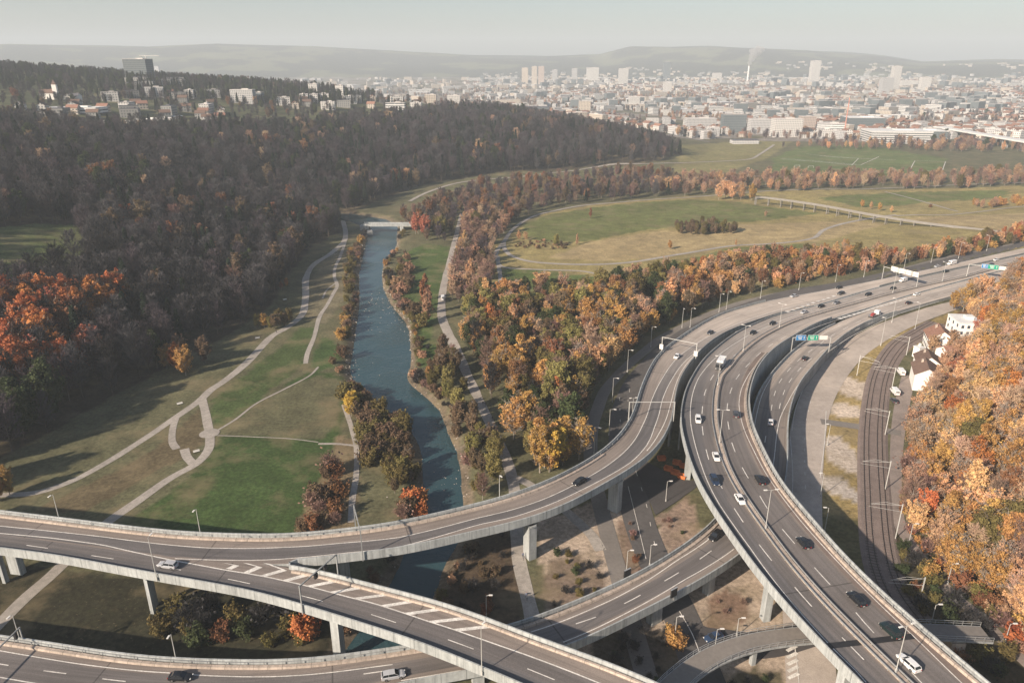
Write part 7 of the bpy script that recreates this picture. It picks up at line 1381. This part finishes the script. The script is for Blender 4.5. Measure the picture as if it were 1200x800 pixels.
# ------------------------------------------------------------------ people on the paths
SKIN = mat('skin', (.45, .28, .2), .6)
def person(px, py, label, top=(.03, .03, .04), leg=(.03, .035, .05), rz=0.0, stride=.22, g=None):
    g = G(px, py) if g is None else g
    me = bpy.data.meshes.new('person'); V = [(0, 0, .95), (0, 0, 1.2), (0, 0, 1.42), (0, 0, 1.52), (.02, 0, 1.66), (.1, .1, .92), (stride, .1, .50), (stride * .9, .1, .06), (stride + .12, .1, .04), (-.02, -.1, .92), (-stride * .4, -.1, .50), (-stride * 1.3, -.1, .08), (-stride * 1.1, -.1, .04), (0, .2, 1.40), (-.06, .25, 1.13), (.06, .25, .90), (0, -.2, 1.40), (.06, -.25, 1.13), (.14, -.25, .92), (.02, 0, 1.76)]
    E_ = [(0, 1), (1, 2), (2, 3), (3, 4), (4, 19), (0, 5), (5, 6), (6, 7), (7, 8), (0, 9), (9, 10), (10, 11), (11, 12), (2, 13), (13, 14), (14, 15), (2, 16), (16, 17), (17, 18)]; R_ = [.15, .15, .16, .06, .10, .10, .07, .05, .04, .10, .07, .05, .04, .07, .05, .04, .07, .05, .04, .08]
    me.from_pydata(V, E_, []); o = bpy.data.objects.new('person', me); COL.objects.link(o); sk = o.modifiers.new('skin', 'SKIN'); 
    for i, r in enumerate(R_): me.skin_vertices[0].data[i].radius = (r, r) if me.skin_vertices else (r, r)
    o.modifiers.new('sub', 'SUBSURF').levels = 1; o.location = tuple(g + np.array([0, 0, .08])); o.rotation_euler = (0, 0, rz)
    m = bpy.data.materials.new('clothes'); m.use_nodes = True; nt = m.node_tree; tc = nt.nodes.new("ShaderNodeTexCoord"); sx = nt.nodes.new("ShaderNodeSeparateXYZ"); nt.links.new(tc.outputs["Object"], sx.inputs[0]); cr = nt.nodes.new("ShaderNodeValToRGB"); cr.color_ramp.interpolation = 'CONSTANT'; mr = nt.nodes.new("ShaderNodeMath"); mr.operation = 'DIVIDE'; mr.inputs[1].default_value = 2.0; nt.links.new(sx.outputs[2], mr.inputs[0]); nt.links.new(mr.outputs[0], cr.inputs[0])
    el = cr.color_ramp.elements; el[0].position = 0; el[0].color = (*leg, 1); el[1].position = .47; el[1].color = (*top, 1); e = el.new(.76); e.color = (.42, .27, .2, 1); e = el.new(.86); e.color = (.05, .035, .025, 1); nt.links.new(cr.outputs[0], nt.nodes["Principled BSDF"].inputs["Base Color"]); me.materials.append(m)
    return props(o, label, 'person', 'people walking on the paths')
person(550, 450, "person in dark clothes walking alone on the long path, upper one"); person(566, 475, "person in dark clothes left of the pair on the long path", rz=1.2); person(568.5, 476, "person in dark clothes, right one of the pair on the long path", (.1, .1, .12), rz=1.2); person(577, 493, "person in dark jacket lower down the long path", rz=-1.3)
person(1164, 738, "person in dark coat at the right end of the curved footbridge", rz=2); person(1157, 741, "person in white jacket at the footbridge end", (.7, .7, .7), rz=2); person(361, 316, "person in black far up the left gravel path", rz=1); person(324, 390, "person walking near the round bushes on the left gravel path", rz=1)
def cyclist(px, py, label, rz):
    g = G(px, py); root = empty('bicycle', tuple(g + np.array([0, 0, .1])), rz, label, 'bicycle', 'bicycles on the path below the ramps')
    for x in (-.52, .52):
        bm_ = bmesh.new(); me = bpy.data.meshes.new('wheel'); mb = MB(); n = 14
        for i in range(n): a0, a1 = 2 * PI * i / n, 2 * PI * (i + 1) / n; mb.tube((x + .33 * math.cos(a0), 0, .34 + .33 * math.sin(a0)), (x + .33 * math.cos(a1), 0, .34 + .33 * math.sin(a1)), .025, n=4)
        mb.build('wheel', M['black'], root); bm_.free()
    mb = MB(); [mb.tube(a, b, .03, n=5) for a, b in [((-.52, 0, .34), (-.1, 0, .32)), ((-.1, 0, .32), (.4, 0, .8)), ((-.2, 0, .9), (-.1, 0, .32)), ((-.2, 0, .85), (.38, 0, .85)), ((.38, 0, .95), (.52, 0, .34)), ((.36, -.25, 1.0), (.36, .25, 1.0)), ((-.52, 0, .34), (-.2, 0, .85))]]; mb.build('frame', M['steel'], root)
    c, s = math.cos(rz), math.sin(rz); person(0, 0, label.replace('bicycle ridden by', 'rider,').replace('bicycle', 'cyclist'), (.12, .14, .2), rz=rz, stride=.3, g=g + np.array([-.12 * c, -.12 * s, .30]))
cyclist(613, 655, "bicycle on the pale path beside the tall pier", -1.4); cyclist(617, 702, "bicycle on the pale path farther below, near the link viaduct", -1.4)
# small round picnic things and stones beside the left path: benches
def bench(px, py, rz, label):
    g = G(px, py); root = empty('bench', tuple(g), rz, label, 'bench', 'benches beside the left gravel paths'); m = MB(); m.box((0, 0, .45), (2.0, .5, .08)); m.build('seat', PLAIN_WHITE, root); m = MB(); m.box((0, .25, .75), (2.0, .08, .35)); m.build('backrest', PLAIN_WHITE, root)
    for x in (-.8, .8): m = MB(); m.box((x, 0, .2), (.1, .4, .45)); m.build('leg', M['black'], root)
bench(230.5, 530, .6, "pale bench inside the small path triangle"); bench(211, 474, .6, "pale bench left of the big gravel path near the fork"); bench(302, 397, .6, "pale bench farther up the big gravel path"); bench(334, 352, .6, "pale bench near the small orange bush")
g = G(245.5, 508); m = MB(); bmx = bmesh.new(); bmesh.ops.create_circle(bmx, cap_ends=True, segments=24, radius=3.4); me = bpy.data.meshes.new('path_junction'); bmx.to_mesh(me); bmx.free(); me.materials.append(M['gravel_path']); o = link('path_junction', me, None, (g[0], g[1], g[2] + .18)); o['kind'] = 'structure'
# street arrows and lines on the ground roads
def gline(pts, w, dash=None, dz=.19, step=2.0, cut=None):
    c = catmull(GP(pts)[:, :2], .5); s = arclen(c); t, n = normals2(c); segs = [(0, s[-1])] if dash is None else [(a, a + dash[0]) for a in np.arange(0, s[-1] - dash[0], sum(dash))]
    for a, b in segs:
        k = (s >= a) & (s <= b); 
        if k.sum() < 2: continue
        i = np.where(k)[0][::2]; 
        if len(i) < 2: i = np.where(k)[0]
        mb = MB(); mb.lofted([[(c[j, 0] - n[j, 0] * w / 2, c[j, 1] - n[j, 1] * w / 2, float(H(c[j, 0], c[j, 1])) + dz), (c[j, 0] + n[j, 0] * w / 2, c[j, 1] + n[j, 1] * w / 2, float(H(c[j, 0], c[j, 1])) + dz)] for j in i], closed=False); o = mb.build('road_marking', M['paint']); o['kind'] = 'structure'
gline([(745, 552), (757, 590), (768, 640), (778, 662)], .18, (3, 6)); gline([(736, 570), (746, 610), (757, 655)], .15); gline([(726, 466), (727, 500)], .15, (3, 6)); gline([(738, 456), (735, 480), (737, 520)], .15, (3, 6))
gline([(928, 505), (932, 480), (945, 450), (965, 425)], .2); gline([(926, 512), (929, 560), (927, 600)], .2); gline([(950, 470), (944, 500), (943, 540), (944, 580)], .16, (3, 5)); gline([(968, 482), (966, 520), (961, 560)], .2); gline([(796, 716), (812, 745), (828, 790)], .2); gline([(930, 748), (934, 780), (938, 820)], .2)
for py in range(752, 800, 8): gline([(921.5 + (py - 750) * .05, py + 3), (932.5 + (py - 750) * .08, py - 3)], .8)
# ------------------------------------------------------------------ haze
hb = MB(); hb.box((200, 5200, 230), (22000, 12400, 480)); vm = bpy.data.materials.new("haze_air"); vm.use_nodes = True; nt = vm.node_tree; nt.nodes.remove(nt.nodes["Principled BSDF"]); pv = nt.nodes.new("ShaderNodeVolumePrincipled"); pv.inputs["Color"].default_value = (0.82, 0.92, 1.0, 1); pv.inputs["Density"].default_value = 0.00016; pv.inputs["Anisotropy"].default_value = 0.0; nt.links.new(pv.outputs[0], nt.nodes["Material Output"].inputs[1])
o = hb.build("haze", vm); props(o, "pale autumn haze over valley and city", None, None, 'stuff')

for o in bpy.data.objects:
    l = o.get("label")
    if l and not (4 <= len(l.split()) <= 16): print("LABEL", len(l.split()), l)
